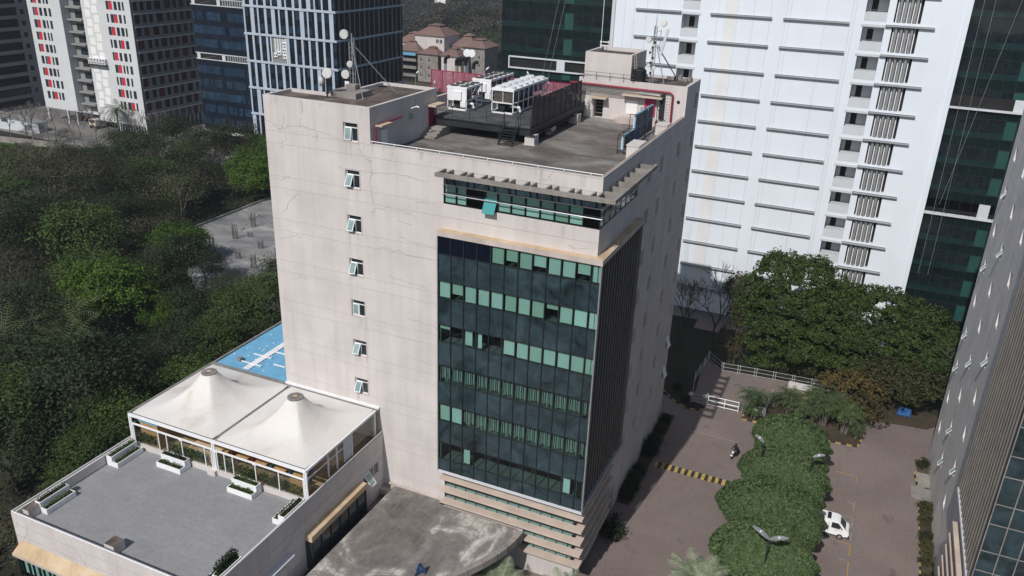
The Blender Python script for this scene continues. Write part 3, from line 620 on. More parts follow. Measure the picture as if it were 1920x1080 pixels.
screen('perforated_screen', 'pink perforated sheet screen in a red frame along the back of the platform', [(-27.9, 25.0), (-21.3, 25.0)], 37.2, 39.5, PERF_R, MT['screenred'], 5)
screen('perforated_screen', 'low pink perforated sheet screen in a red frame behind the chillers', [(-21.2, 25.0), (-11.9, 25.0)], 37.9, 39.5, PERF_R, MT['screenred'], 5)
sc = screen('perforated_screen', 'brown perforated sheet screen along the right side of the steel platform', [(-10.0, 10.45), (-10.0, 22.9)], PZ+.02, PZ+2.3, PERF_B, MT['dmetal'], 9)
MB().box(-9.97, -9.94, 19.2, 20.4, 39.45, 39.62).build('sign_strip', MT['conc'], sc)
# blue filter panels leaning in a rack near the right parapet
R = thing('panel_rack', 'black steel rack holding the blue panels beside the right roof parapet', 'rack', (-2.2, 16, ROOF))
r = MB()
for y in (11.6, 13.2, 14.8, 18.2, 21.8):
    zt = 38.0 if y < 14 else 39.2
    for x in (-2.55, -1.95): r.bar((x, y, ROOF), (x, y, zt), .05)
    r.bar((-2.55, y, zt), (-1.95, y, zt), .05)
for x in (-2.55, -1.95):
    for z in (ROOF+.15,): r.bar((x, 11.6, z), (x, 22.0, z), .05)
    r.bar((x, 11.6, 38.0), (x, 14.8, 38.0), .05)
for y in (14.9, 21.2): r.bar((-1.95, y, 38.9), (-.5, y-.3 if y < 16 else y+.6, ROOF+.3), .06)
for k in range(9): r.bar((-1.5, 11.8+k*1.5, ROOF+.05), (-1.5, 11.8+k*1.5, ROOF+.5), .04); 
r.bar((-1.5, 11.8, ROOF+.5), (-1.5, 23.8, ROOF+.5), .05); r.box(-1.9, -1.2, 11.6, 23.8, ROOF+.2, ROOF+.26, 1)
r.build('frame', [MT['dmetal'], MT['metal']], R)
FP = [(11.75, 36.75, 'lowest'), (13.35, 36.75, 'deep blue'), (14.95, 36.75, ''), (16.9, 36.75, ''), (19.0, 36.75, ''), (14.95, 37.98, ''), (16.9, 37.98, ''), (19.0, 37.98, '')]
for k, (y, z, s_) in enumerate(FP):
    dy = 1.5 if y < 14.9 else 1.85; t = thing('filter_panel', ['nearest brown and blue framed panel at the low front end of the rack', 'all blue panel second from the front of the rack', 'third framed panel from the front in the rack, bottom row', 'fourth framed panel from the front in the rack, bottom row', 'brown framed panel at the far end of the rack, bottom row', 'nearest panel of the upper row with a bright blue end', 'middle panel of the upper row on the rack', 'farthest panel of the upper row, in front of the crimson door'][k], 'panel', (-2.25, y+dy/2, z), 'blue framed panels in the roof rack')
    f = MB(); 
    for q in ((y, y+.07), (y+dy-.07, y+dy)): f.box(-2.28, -2.16, q[0], q[1], z, z+1.15, 1); f.box(-2.16, -2.05, q[0], q[1], z, z+1.15, 0)
    for q in ((z, z+.07), (z+1.08, z+1.15)): f.box(-2.28, -2.05, y+.07, y+dy-.07, q[0], q[1])
    f.build('frame', [MT['bluefilter'], MT['greywhite']], t); c = MB(); c.box(-2.26, -2.045, y+.07, y+dy/2-.02, z+.07, z+1.08); c.box(-2.26, -2.045, y+dy/2+.02, y+dy-.07, z+.07, z+1.08)
    c.build('face', MT['bluedark'] if k in (1, 2) else MT['coil'], t)
for k, (y0, y1, l) in enumerate(((10.2, 12.4, 'near cream plinth inside the right roof parapet, in front of the panel rack'), (19.4, 20.9, 'far cream plinth inside the right roof parapet below the crimson pipe'))):
    o = MB(); o.box(-1.35, -.27, y0, y1, ROOF+.003, ROOF+1.12); o.box(-1.4, -.27, y0-.05, y1+.05, ROOF+1.12, ROOF+1.2)
    tag(o.build('roof_plinth', MT['cream'], None, (-.8, (y0+y1)/2, ROOF)), l, 'plinth')
# water tank and its stepladder
t = MB(); pr_ = [(.3, 0), (.62, .0)]
for k in range(7): pr_ += [(.62, .1+.15*k), (.66, .13+.15*k), (.66, .18+.15*k), (.62, .21+.15*k)]
pr_ += [(.6, 1.16), (.3, 1.3), (.3, 1.36), (.01, 1.38)]
tag(t.lathe((-5.05, 25.9, 40.25), pr_, 20).build('water_tank', MT['black'], None, (-5.05, 25.9, 40.25)), 'black ribbed water tank on the rear roof tower', 'tank')
l = MB()
for s_ in (0, .3): l.bar((-5.4+s_, 25.7, 40.3), (-5.75+s_*.6, 25.75, 43.0), .04); 
for k in range(8): l.bar((-5.43-.04*k, 25.71, 40.6+.3*k), (-5.12-.06*k, 25.71, 40.6+.3*k), .03)
tag(l.build('ladder', MT['tan'], None, (-5.4, 25.7, 40.3)), 'pale wooden ladder leaning on the lift room behind the water tank', 'ladder')
def dish(mb, c, ax, r=.42, drum=True, m=0):
    if drum: mb.lathe(c, [(.1, -.28), (r*.75, -.2), (r, -.08), (r, .1), (r*.97, .13), (r*.9, .14)], 18, m, ax)
    else: mb.lathe(c, [(.06, -.2), (r*.6, -.12), (r, .0), (r, .02)], 18, m, ax)
# left guyed mast
M = thing('antenna_mast', 'tall thin guyed mast with round dishes on the left roof tower', 'antenna', (-26.2, 7.85, 40.05))
bx_ = (-24.6, 5.6)
s = MB(); s.box(-25.9, -23.1, 3.4, 5.9, 40.052, 40.5); s.box(-25.2, -24.2, 5.0, 5.8, 40.5, 40.9)
s.build('plinth', MT['conc'], M)
bxx, byy = -24.7, 5.5
p = MB(); p.tube([(bxx, byy, 40.5), (bxx, byy, 45.1)], .06, 6); p.tube([(bxx-.3, byy, 40.5), (bxx-.3, byy, 44.4)], .04, 6); p.tube([(bxx+.25, byy, 40.5), (bxx+.2, byy, 44.8)], .035, 6)
for k in range(9): p.bar((bxx-.3, byy, 40.9+.43*k), (bxx+.22, byy, 40.9+.43*k), .03)
p.build('pole', MT['metal'], M)
g_ = MB(); g_.tube([(bxx, byy, 44.3), (-22.3, 3.3, 40.1)], .035, 5); g_.tube([(bxx, byy, 44.3), (-21.6, 7.5, 40.1)], .035, 5); g_.build('guy_strut', MT['metal'], M)
for c, r in (((bxx-.55, byy-.25, 45.0), .46), ((bxx-.05, byy-.3, 42.6), .32), ((bxx-.55, byy-.3, 41.7), .44)):
    q = MB(); dish(q, c, (.15, -1, .0), r*.85); q.build('dish', MT['dishw'], M)
MB().box(bxx-.75, bxx-.35, byy-.2, byy-.05, 40.55, 41.1).build('equipment_box', MT['white'], M)
D = thing('dish_stand', 'short post with white microwave dishes at the left edge of the roof tower', 'antenna', (-25.6, 2.6, 40.05))
p = MB(); p.tube([(-25.6, 2.9, 40.06), (-25.6, 2.9, 42.2)], .07, 6); p.tube([(-25.6, 2.9, 41.6), (-24.9, 2.9, 40.1)], .03, 5); p.tube([(-25.6, 2.9, 41.5), (-25.3, 3.3, 40.1)], .03, 5); p.bar((-26.1, 2.9, 41.7), (-25.3, 2.9, 41.9), .06); p.build('post', MT['dmetal'], D)
for c, ax, r in (((-25.3, 2.65, 42.1), (.35, -1, .25), .5), ((-26.1, 2.8, 41.35), (-.8, -.6, 0), .45)):
    q = MB(); dish(q, c, ax, r*.85); q.build('dish', MT['dishw'], D)
# rear lattice mast
M = thing('antenna_mast', 'lattice mast crowded with panel antennas and dishes on the rear roof tower', 'antenna', (-3.8, 25.9, 40.3))
p = MB(); cx, cy = -3.9, 26.0
for k in range(3):
    a = 2*math.pi*k/3; p.tube([(cx+.22*math.cos(a), cy+.22*math.sin(a), 40.1), (cx+.15*math.cos(a), cy+.15*math.sin(a), 45.6)], .035, 5)
    b = 2*math.pi*(k+1)/3
    for j in range(13):
        z = 40.3+.4*j; p.bar((cx+.2*math.cos(a), cy+.2*math.sin(a), z), (cx+.2*math.cos(b), cy+.2*math.sin(b), z+.4), .02)
p.tube([(cx, cy, 45.4), (cx, cy, 46.4)], .02, 5); p.tube([(cx+.05, cy, 45.6), (cx+.05, cy, 47.1)], .008, 4)
p.build('pole', MT['metal'], M)
g_ = MB(); g_.tube([(cx+.3, cy, 43.6), (-2.5, 25.9, 40.1)], .05, 5); g_.tube([(cx+.3, cy, 43.8), (-2.0, 29.6, 40.1)], .06, 5); g_.build('guy_strut', MT['metal'], M)
q = MB(); q.obox((cx+.95, cy-.1, 44.1), (.13, 0, 0), (0, .08, 0), (.26, 0, 1.25)); q.build('panel_antenna', MT['greywhite'], M)
q = MB(); q.tube([(cx+.55, cy, 43.2), (cx+.55, cy, 45.3)], .035, 5); q.bar((cx, cy, 45.1), (cx+.6, cy, 45.1), .04); q.bar((cx, cy, 43.6), (cx+.9, cy, 43.6), .04); q.build('side_arm', MT['metal'], M)
for c, ax, r in (((cx-.5, cy-.3, 44.3), (-.1, -1, .1), .32), ((cx+.75, cy-.2, 45.9), (0, -1, .2), .36), ((cx+.25, cy-.35, 41.7), (.3, -1, 0), .22), ((cx-.28, cy-.3, 41.9), (-.2, -1, 0), .2)):
    q = MB(); dish(q, c, ax, r*.9); q.build('dish', MT['dishw'], M)
for k in range(16): MB().box(cx-.35+.1*(k % 5), cx-.18+.1*(k % 5), cy-.34, cy-.2, 40.6+.24*k, 40.6+.24*k+.22).build('equipment_box', MT['dishw'] if k % 2 else MT['black'], M)
k_ = MB()
for k in range(7):
    x, y = -3.2+k*.35, 30.2-(k % 3)*.2; k_.box(x, x+.3, y, y+.4, 40.06, 40.25+.12*(k % 4), k % 2)
k_.bar((-3.4, 26.2, 40.1), (-2.6, 25.7, 40.12), .3, .06)
tag(k_.build('rubble', [MT['roof'], MT['conc']], None, (-2.3, 30, 40.06)), 'broken blocks and planks lying on the rear tower roof', 'rubble')
cr = MB()
for z in (43.0, 43.35): cr.bar((-10.4, 29.2, z), (-9.3, 29.0, z), .08)
for x in (-10.3, -9.5): cr.bar((x, 29.1, 42.76), (x, 29.1, 43.5), .05)
cr.tube([(-10.2, 28.9, 42.7), (-10.2, 28.9, 49.5)], .03, 5)
tag(cr.build('roof_frame', MT['white'], None, (-10, 29, 42.7)), 'small white tube frame with a whip aerial on the lift room roof', 'frame')
# generator exhausts at the back
for k, (x, zt, bent, l) in enumerate(((-28.35, 40.1, 1, 'exhaust stack at far left with a wide black elbow'), (-26.95, 40.0, 1, 'thin exhaust stack second from left with a black elbow'), (-26.5, 40.0, 1, 'exhaust stack with tan collar and black elbow, third from left'), (-25.85, 40.1, .6, 'silver exhaust stack with a short black top beside the twin dishes'), (-24.8, 39.8, 1, 'exhaust stack at far right with a black elbow'))):
    t = thing('exhaust_stack', l+', behind the pink screen', 'exhaust pipe', (x, 29, ROOF), 'exhaust stacks behind the pink screen')
    MB().tube([(x, 29, ROOF), (x, 29, zt-.5)], .17, 12).build('pipe', MT['metal'] if k != 2 else MT['tan'], t)
    MB().tube([(x, 29, zt-.5), (x, 29, zt-.15), (x+.08, 28.95, zt+.1), (x+.3*bent, 28.9, zt+.25), (x+.55*bent, 28.85, zt+.28)], .2, 12).build('elbow', MT['black'], t)
t = thing('drum_dishes', 'pair of white drum dishes on thin poles among the exhaust stacks', 'antenna', (-25.3, 29, ROOF))
for x in (-25.62, -25.0):
    MB().tube([(x, 29.2, ROOF), (x, 29.2, 41.2)], .05, 6).build('pole', MT['metal'], t); q = MB(); dish(q, (x, 29.0, 40.95), (.1, -1, 0), .42); q.build('dish', MT['white'], t)
def flood(x, y, z0, z1, dx, label):
    t = thing('roof_lamp', label, 'lamp', (x, y, z0), 'small lamps round the roof'); MB().tube([(x, y, z0), (x, y, z1), (x+dx*.5, y-.1, z1+.2)], .04, 6).build('post', MT['metal'], t)
    MB().obox((x+dx*.8, y-.15, z1+.28), (.28*dx, 0, .12), (0, .1, 0), (-.03*dx, 0, .07)).build('lamp_head', MT['white'], t)
flood(-29.9, 25, ROOF, 38.8, .5, 'lamp post left of the pink screen'); flood(-21.6, 25.2, ROOF, 39.9, .5, 'lamp above the pink screen behind the short chiller')
flood(-12.9, 22.6, PZ, 39.6, -.7, 'lamp at the far end of the long chiller'); flood(-16.2, 24.8, PZ, 39.9, -.3, 'grey lamp post behind the long chiller'); flood(-27.2, 24.2, ROOF, 38.1, .3, 'lamp low in front of the pink screen')
# ---------------------------------------------------------------- low annex with the tent terrace
AN = thing('annex_building', 'low cream annex with grey tiled terrace and blue sheet roof beside the office block', 'building', (-29, -11, 0))
X0, X1, Y0, DK, AP = -39.0, -19.3, -22.7, 9.5, 10.4
w = MB()
w.wall('y', Y0, X0, X1, 0, AP, [(-38.5, -20.0, 2.0, 6.7, .3)]); w.wall('x', X0, Y0, 11.0, 0, AP-.0)
w.wall('x', X1, Y0, 0, 0, AP, [(-3.3, -.9, 6.5, 7.75, -.25), (-16.6, -14.2, 6.3, 6.95, -.3)])
w.box(X0+.005, X1-.26, Y0+.005, Y0+.26, DK-.2, AP-.002); w.box(X0+.005, X0+.26, Y0+.26, -10.9, DK-.2, AP-.002); w.box(X1-.26, X1-.005, Y0+.26, -.01, DK-.2, AP-.002)
w.box(X0+.01, X1-.26, -10.95, -10.7, DK, 10.0); w.box(-29.95, -29.1, -11.25, -10.95, DK, 10.0)
w.poly([(X0, 0, AP), (X0, 11, AP), (X0, 11, 12.55), (X0, 0, 12.55)]); w.poly([(X0, 11, 0), (-25.3, 11, 0), (-25.3, 11, 12.5), (X0, 11, 12.5)])
strip_grooves(w, 'x', X1, Y0, -.05, [8.9, 8.0, 5.2], .03); strip_grooves(w, 'y', Y0, X0, X1, [9.4, 8.3], .03)
for k, p in enumerate([[(-38.9, 8.2), (-38.0, 8.1), (-37.6, 9.2), (-37.3, 9.9)], [(-37.6, 8.1), (-37.5, 7.6)], [(-38.4, 9.8), (-38.8, 9.0)], [(-32.2, 9.3), (-31.6, 8.4), (-31.4, 8.0)], [(-34, 8.4), (-32.6, 8.1)]]):
    c = MB(); crack(c, p, seed=40+k); c.v = [(a, b+Y0, d) for a, b, d in c.v]; w.add(c)
for k, p in enumerate([[(-5, 9.2), (-6, 8.6), (-8, 8.2), (-10, 7.6)], [(-13, 8.9), (-14, 8.0), (-16.5, 7.6)], [(-7, 5.2), (-7.4, 4.2)]]):
    c = MB(); crack(c, p, seed=60+k); c.v = [(X1-b, a, d) for a, b, d in c.v]; w.add(c)
w.build('wall', [MT['cream'], MT['groove'], MT['crack']], AN)
MB().box(X0+.26, X1-.26, Y0+.26, -10.95, DK-.2, DK).build('terrace_deck', MT['deck'], AN)
MB().box(X0+.26, X1-.26, -10.7, -.01, DK-.2, DK+.02).build('cafe_floor', MT['woodfloor'], AN)
r = MB()
for a, b in (((X0+.05, Y0+.05), (X1-.05, Y0+.05)), ((X0+.05, Y0+.05), (X0+.05, -10.9)), ((X1-.05, Y0+.05), (X1-.05, -.1))):
    r.tube([(*a, AP+.12), (*b, AP+.12)], .045, 6); n = 9
    for k in range(n+1): r.tube([(a[0]+(b[0]-a[0])*k/n, a[1]+(b[1]-a[1])*k/n, AP-.01), (a[0]+(b[0]-a[0])*k/n, a[1]+(b[1]-a[1])*k/n, AP+.12)], .035, 5)
r.build('railing', MT['white'], AN)
c = MB(); c.prism([(-38.6, Y0-.02), (-20, Y0-.02), (-20, Y0-.75), (-38.9, Y0-.75)], 6.75, 7.0, 0, 0); c.poly([(-38.5, Y0-.004, 7.9), (-20, Y0-.004, 7.9), (-20, Y0-.75, 7.01), (-38.85, Y0-.75, 7.01)], 1); c.poly([(-38.5, Y0-.004, 7.9), (-38.85, Y0-.75, 7.01), (-38.55, Y0-.004, 7.01)], 0)
c.build('front_cornice', [MT['cream_dirty'], MT['tan']], AN)
f = MB(); xs = np.linspace(-38.6, -20, 17)
for x in xs: f.box(x-.05, x+.05, Y0-.6, Y0-.45, 2.0, 6.75)
f.box(-38.6, -20, Y0-.55, Y0-.45, 4.7, 4.8)
fw = f.build('front_glazing', MT['mullion'], AN)
q = MB()
for k, (a, b) in enumerate(zip(xs, xs[1:])): q.poly([(a+.05, Y0-.5, 4.8), (b-.05, Y0-.5, 4.8), (b-.05, Y0-.5, 6.75), (a+.05, Y0-.5, 6.75)], 0); q.box(a+.05, b-.05, Y0-.5, Y0-.49, 2, 4.7, 1)
q.box(-38.6, -38.55, Y0-.45, Y0, 2, 6.75, 1); q.build('pane', [MT['tint'], MT['spandrel']], fw)
for k, (a, b) in enumerate(zip(xs, xs[1:])): MB().box(a+.2, b-.1, Y0-.25, Y0-.24, 4.9, 6.7).build('blind', MT['blind'], fw)
# bay window on the courtyard side, and two smaller openings
b = MB(); b.box(X1+.005, X1+.75, -12.1, -4.0, 7.0, 7.55, 0, 1); by = MB(); by.add(b)
bw = by.build('bay_window', [MT['tan'], MT['tan']], AN)
f = MB()
for y in np.linspace(-12.0, -4.1, 7): f.box(X1+.55, X1+.68, y-.06, y+.06, 4.1, 6.99)
for z in (4.1, 5.6): f.box(X1+.56, X1+.66, -12, -4.1, z, z+.08)
f.box(X1+.005, X1+.55, -12.05, -11.95, 4.1, 6.99, 1); f.build('frame', [MT['mullion'], MT['winglass']], bw)
MB().box(X1+.6, X1+.61, -11.95, -4.1, 4.1, 6.98).build('pane', MT['winglass'], bw)
f = MB()
for y in (-3.3, -2.5, -1.7, -.96): f.box(X1-.15, X1-.08, y, y+.06, 6.5, 7.75)
for z in (6.5, 7.69): f.box(X1-.15, X1-.08, -3.24, -.9, z, z+.06)
aw = f.build('window', MT['white'], AN); MB().box(X1-.13, X1-.12, -3.24, -.9, 6.5, 7.7).build('pane', MT['winglass'], aw)
s = MB(); s.obox((X1+.35, -2.9, 7.1), (0, .38, 0), (.38, 0, -.5), (.016, 0, .012), 1)
for t in (-1, 1): s.obox((X1+.36, -2.9+t*.38, 7.1), (0, .04, 0), (.38, 0, -.5), (.025, 0, .02)); s.obox((X1+.36+t*.37, -2.9, 7.1-t*.49), (0, .38, 0), (.03, 0, -.04), (.025, 0, .02))
s.build('sash', [MT['white'], MT['sashglass']], aw)
h = MB(); h.box(X1+.004, X1+.5, -16.9, -14.0, 7.0, 7.16); h.build('window_hood', MT['greywhite'], AN); MB().box(X1-.29, X1-.28, -16.6, -14.2, 6.3, 6.95).build('pane', MT['winglass'], AN)
bp_ = MB(); bp_.box(X1-.02, X1+.15, -17.8, -.05, 4.55, 4.8) if False else None
# blue corrugated sheet roof behind the tent
s = MB(); n = 74; ys = np.linspace(.05, 10.95, 90)
P = []
for k, y in enumerate(ys):
    z = 12.78+.03*math.sin(k*math.pi/1.5); P.append((y, z))
for (ya, za), (yb, zb) in zip(P, P[1:]): s.poly([(-38.9, ya, za), (-30.03, ya, za+.02), (-30.03, yb, zb+.02), (-38.9, yb, zb)])
s.box(-38.9, -30.05, .0, .05, 12.4, 12.8)
bs = s.build('blue_sheet_roof', MT['bluesheet'], AN)
t = MB(); t.box(-35.6, -34.9, .3, 10.9, 12.84, 12.88)
for x0, x1, y in ((-37.2, -34.2, 1.3), (-36.6, -34.4, 3.1), (-34.9, -33.1, 4.4), (-33.4, -32.0, 2.2)): t.box(x0, x1, y, y+.16, 12.85, 12.92)
for k in range(26):
    x, y = rnd.uniform(-38.6, -30.4), rnd.uniform(.4, 10.6); t.box(x, x+.16, y, y+.1, 12.82, 12.86)
t.build('white_walkway', MT['white'], bs)
MB().box(-37.1, -36.7, 1.2, 1.7, 12.9, 13.2).build('roof_box', MT['conc'], bs)
g = MB(); g.box(-39.05, -38.8, -10.8, 11.0, 12.5, 12.93); g.box(-38.8, -30.03, -.55, -.02, 12.6, 12.9); g.box(-30.03, -19.6, -.55, -.02, 12.5, 12.82); g.build('gutter', MT['gutter'], AN)
g = MB(); g.box(-30.05, -19.55, -.2, -.008, 12.84, 13.02); g.build('flashing', MT['white'], AN)
# tent: two square tensile cones on a white frame, glazed below
TN = thing('tent_canopy', 'cream tensile tent of two peaked cones over the glazed terrace cafe', 'tent', (-29.2, -5.6, DK))
def cone(cx, cy, hx, hy, zb, zt, rc=.66):
    m = MB(); NA, NRr = 64, 15; ring = []
    for j in range(NRr):
        t = j/(NRr-1); row = []
        for k in range(NA):
            a = 2*math.pi*(k+.5)/NA; ca, sa = math.cos(a), math.sin(a); R_ = min(hx/max(abs(ca), 1e-6), hy/max(abs(sa), 1e-6))
            r = rc+(R_-rc)*(1-t); u = (R_-r)/(R_-rc); h = u*.24+.76*(u**3.6)
            sag = -.16*math.sin(math.pi*u)*abs(math.cos(4*a))**.5 if False else 0
            row.append((cx+ca*r, cy+sa*r, zb+(zt-zb)*h+.05*math.sin(8*a)*u*(1-u)+sag))
        ring.append(row)
    m.v = [p for row in ring for p in row]
    for j in range(NRr-1):
        for k in range(NA):
            A = j*NA+k; Bq = j*NA+(k+1) % NA; m.f.append((A, Bq, Bq+NA, A+NA)); m.m.append(0)
    return m
for cx in (-34.07, -24.47):
    fb = cone(cx, -5.6, 4.66, 5.05, 12.92, 15.72).build('tent_fabric', MT['fabric'], TN, smooth=True)
    k = MB(); k.lathe((cx, -5.6, 15.66), [(.7, 0), (.7, .1), (.62, .13)], 24, 0); k.lathe((cx, -5.6, 15.8), [(.2, 0), (.2, .03)], 12, 1); k.build('peak_cap', [MT['gutter'], MT['tan']], fb)
    s = MB()
    for q in range(24):
        a = 2*math.pi*q/24; s.tube([(cx+.5*math.cos(a), -5.6+.5*math.sin(a), 15.79), (cx+.2*math.cos(a), -5.6+.2*math.sin(a), 15.81)], .025, 4)
    s.build('cap_spokes', MT['conc'], fb)
f = MB()
f.box(-38.85, -19.65, -10.92, -10.72, 12.68, 12.9); f.box(-19.82, -19.62, -10.72, -.56, 12.68, 12.9); f.box(-29.39, -29.15, -10.7, -.56, 12.72, 12.87, 1)
for x in (-38.75, -29.3, -19.75):
    for dx in (-.1, .1): f.tube([(x+dx, -10.85, DK), (x+dx, -10.85, 12.7)], .085, 8)
for y in (-.7,): f.box(-19.85, -19.65, y-.1, y+.1, DK, 12.7)
f.build('frame', [MT['white'], MT['gutter']], TN)
f = MB(); xs = [-38.5, -35.6, -34.65, -32.9, -30.35, -29.6, -29.0, -28.2, -27.3, -24.9, -22.5, -20.0]
for x in xs: f.box(x-.04, x+.04, -10.88, -10.8, 10.0, 11.95)
f.box(-38.6, -19.85, -10.9, -10.78, 11.9, 12.02)
for x in xs[3::3]: f.box(x-.2, x+.2, -10.96, -10.9, 11.86, 12.06)
for y in (-7.85, -6.6, -4.35): f.box(-19.76, -19.66, y-.06, y+.06, 10.4, 12.68)
f.box(-19.76, -19.68, -10.7, -4.4, 11.9, 11.98)
gz = f.build('glazing_frame', MT['white'], TN)
q = MB(); q.poly([(-38.5, -10.84, 10.0), (-20, -10.84, 10.0), (-20, -10.84, 11.9), (-38.5, -10.84, 11.9)]); q.poly([(-19.72, -10.7, 10.42), (-19.72, -.8, 10.42), (-19.72, -.8, 12.66), (-19.72, -10.7, 12.66)]); q.build('pane', MT['clear'], gz)
q = MB(); q.box(-19.68, -19.66, -5.7, -4.5, 10.45, 12.6); q.build('banner', MT['greywhite'], gz)
# tables and chairs of the cafe
def chair(x, y, rz, mt, label):
    t = thing('cafe_chair', label, 'chair', (0, 0, 0), 'coloured chairs at the cafe tables')
    MB().box(-.22, .22, -.22, .22, .42, .48).build('seat', MT[mt], t); MB().box(-.22, .22, .2, .26, .48, .95).build('backrest', MT[mt], t)
    for a in (-1, 1):
        for b_ in (-1, 1): MB().bar((a*.19, b_*.19, .42), (a*.22, b_*.22, 0), .03).build('leg', MT['metal'], t)
    t.location = (x, y, DK+.022); t.rotation_euler = (0, 0, rz)
names = ['table near the middle tent post', 'second wooden table right of the middle tent post', 'third wooden table right of the middle tent post', 'fourth wooden table, near the right end of the cafe', 'wooden table at the right end of the cafe front']
for k, x in enumerate((-30.4, -28.2, -26.2, -24.15, -22.2)):
    t = thing('cafe_table', 'light wooden cafe '+names[k] if k == 0 else names[k]+' seen under the tent edge', 'table', (x, -8.6, DK+.022), 'wooden cafe tables under the tent')
    MB().box(x-.6, x+.6, -9.05, -8.1, DK+.74, DK+.79).build('tabletop', MT['wood'], t)
    for a in (-.5, .5):
        for b_ in (-.38, .38): MB().box(x+a-.03, x+a+.03, -8.6+b_-.03, -8.6+b_+.03, DK+.022, DK+.74).build('leg', MT['metal'], t)
    cs = [('redseat', 'tealseat'), ('redseat', 'redseat'), ('tealseat', 'redseat'), ('blueseat', 'tealseat'), ('blueseat', 'blueseat')][k]
    wd_ = {'redseat': 'red', 'tealseat': 'teal', 'blueseat': 'blue'}
    chair(x+.95, -8.7, -math.pi/2, cs[0], f'{wd_[cs[0]]} cafe chair on the right of the {["first", "second", "third", "fourth", "fifth"][k]} wooden table')
    chair(x+.2, -7.6, 0, cs[1], f'{wd_[cs[1]]} cafe chair behind the {["first", "second", "third", "fourth", "fifth"][k]} wooden table')
cn = MB(); cn.box(-33.2, -30.2, -10.0, -8.5, DK+.022, DK+1.05); tag(cn.build('service_counter', MT['tan'], None, (-32, -9.3, DK)), 'long beige counter inside the cafe, left of the tables', 'counter')
wb = MB(); wb.box(-21.7, -20.2, -10.45, -10.35, DK+.022, 11.3)
for k in range(12): wb.box(-21.68+.125*k, -21.6+.125*k, -10.47, -10.45, DK+.05, 11.28)
tag(wb.build('slat_screen', MT['wood'], None, (-21, -10.4, DK)), 'wooden slat screen behind the glass at the right front corner of the cafe', 'screen')
bh = MB(); bh.box(-38.3, -36.2, -10.3, -9.3, DK+.022, 12.0); bh.box(-38.35, -36.1, -10.4, -9.2, 12.0, 12.1, 1); tag(bh.build('cafe_kiosk', [MT['wood'], MT['bluesheet']], None, (-37, -10, DK)), 'wooden kiosk with a blue top in the left front corner of the cafe', 'kiosk')
# ---------------------------------------------------------------- foliage makers
LF = {}
LF['dark'] = mat_leaf('leaf_dark', [(.021, .031, .016), (.027, .039, .020), (.034, .048, .024), (.042, .056, .030)], .18)
LF['brown'] = mat_leaf('leaf_grey_brown', [(.040, .042, .026), (.050, .051, .033), (.060, .060, .041), (.072, .070, .049)], .18)
LF['green'] = mat_leaf('leaf_fresh_green', [(.045, .085, .014), (.065, .12, .02), (.095, .16, .03), (.055, .10, .018)], .3, own=.3)
LF['mid'] = mat_leaf('leaf_mid_green', [(.042, .072, .020), (.062, .10, .028), (.088, .132, .04), (.05, .08, .025)], .25, own=.6)
LF['olive'] = mat_leaf('leaf_olive', [(.035, .042, .018), (.055, .058, .026), (.075, .072, .036), (.045, .05, .022)], .2)
LF['rust'] = mat_leaf('leaf_rusty', [(.06, .05, .022), (.095, .072, .036), (.05, .058, .022), (.13, .09, .045)], .2)
LF['clip'] = mat_leaf('leaf_clipped', [(.068, .108, .045), (.10, .148, .065), (.145, .20, .095), (.082, .124, .052)], .28, own=.15)
LF['big'] = mat_leaf('leaf_rain_tree', [(.036, .058, .018), (.060, .092, .026), (.092, .132, .042), (.046, .074, .022)], .32, own=.2)
LF['palm'] = mat_leaf('leaf_palm', [(.05, .07, .03), (.075, .10, .042), (.11, .135, .07)], .25, own=.5)
LF['sage'] = mat_leaf('leaf_date_palm', [(.20, .235, .15), (.26, .30, .20), (.34, .375, .27)], .25, own=0.)
LF['areca'] = mat_leaf('leaf_areca', [(.05, .08, .03), (.08, .12, .05), (.13, .165, .09)], .25, own=.4)
LF['weed'] = mat_leaf('leaf_weeds', [(.035, .062, .016), (.055, .09, .026), (.085, .122, .04), (.045, .066, .024)], .25)
LF['far'] = mat_leaf('leaf_far_wood', [(.05, .045, .045), (.07, .065, .06), (.085, .08, .07), (.06, .065, .05)], .1)
def leaf_quads(C, size, up=.4, out=None, R=None, asp=.55, flat=0.):
    """one four-cornered leaf spray per row of C, facing roughly up and outward"""
    R = R or NR; n = len(C); nrm = R.normal(size=(n, 3)); nrm /= np.linalg.norm(nrm, axis=1)[:, None]
    nrm = nrm*(1-flat); nrm[:, 2] += up
    if out is not None: nrm += out
    nrm /= np.linalg.norm(nrm, axis=1)[:, None]+1e-9
    t = R.normal(size=(n, 3)); t -= nrm*(t*nrm).sum(1)[:, None]; t /= np.linalg.norm(t, axis=1)[:, None]+1e-9
    b = np.cross(nrm, t); s = size*R.uniform(.6, 1.35, n)[:, None]
    V = np.stack([C-t*s*.5, C+b*s*asp*.5+nrm*s*.08, C+t*s*.5, C-b*s*asp*.5+nrm*s*.08], 1)
    return V.reshape(-1, 3)
def quad_mesh(name, V, mats, parent=None, loc=(0, 0, 0)):
    me = bpy.data.meshes.new(name); n = len(V)//4
    me.vertices.add(len(V)); me.vertices.foreach_set('co', np.asarray(V, np.float32).ravel())
    me.loops.add(n*4); me.loops.foreach_set('vertex_index', np.arange(n*4, dtype=np.int32))
    me.polygons.add(n); me.polygons.foreach_set('loop_start', np.arange(0, n*4, 4, dtype=np.int32)); me.polygons.foreach_set('loop_total', np.full(n, 4, np.int32))
    me.materials.append(mats); me.update(); me.validate()
    o = bpy.data.objects.new(name, me); COL.objects.link(o)
    if parent: o.parent = parent
    o.location = loc
    return o
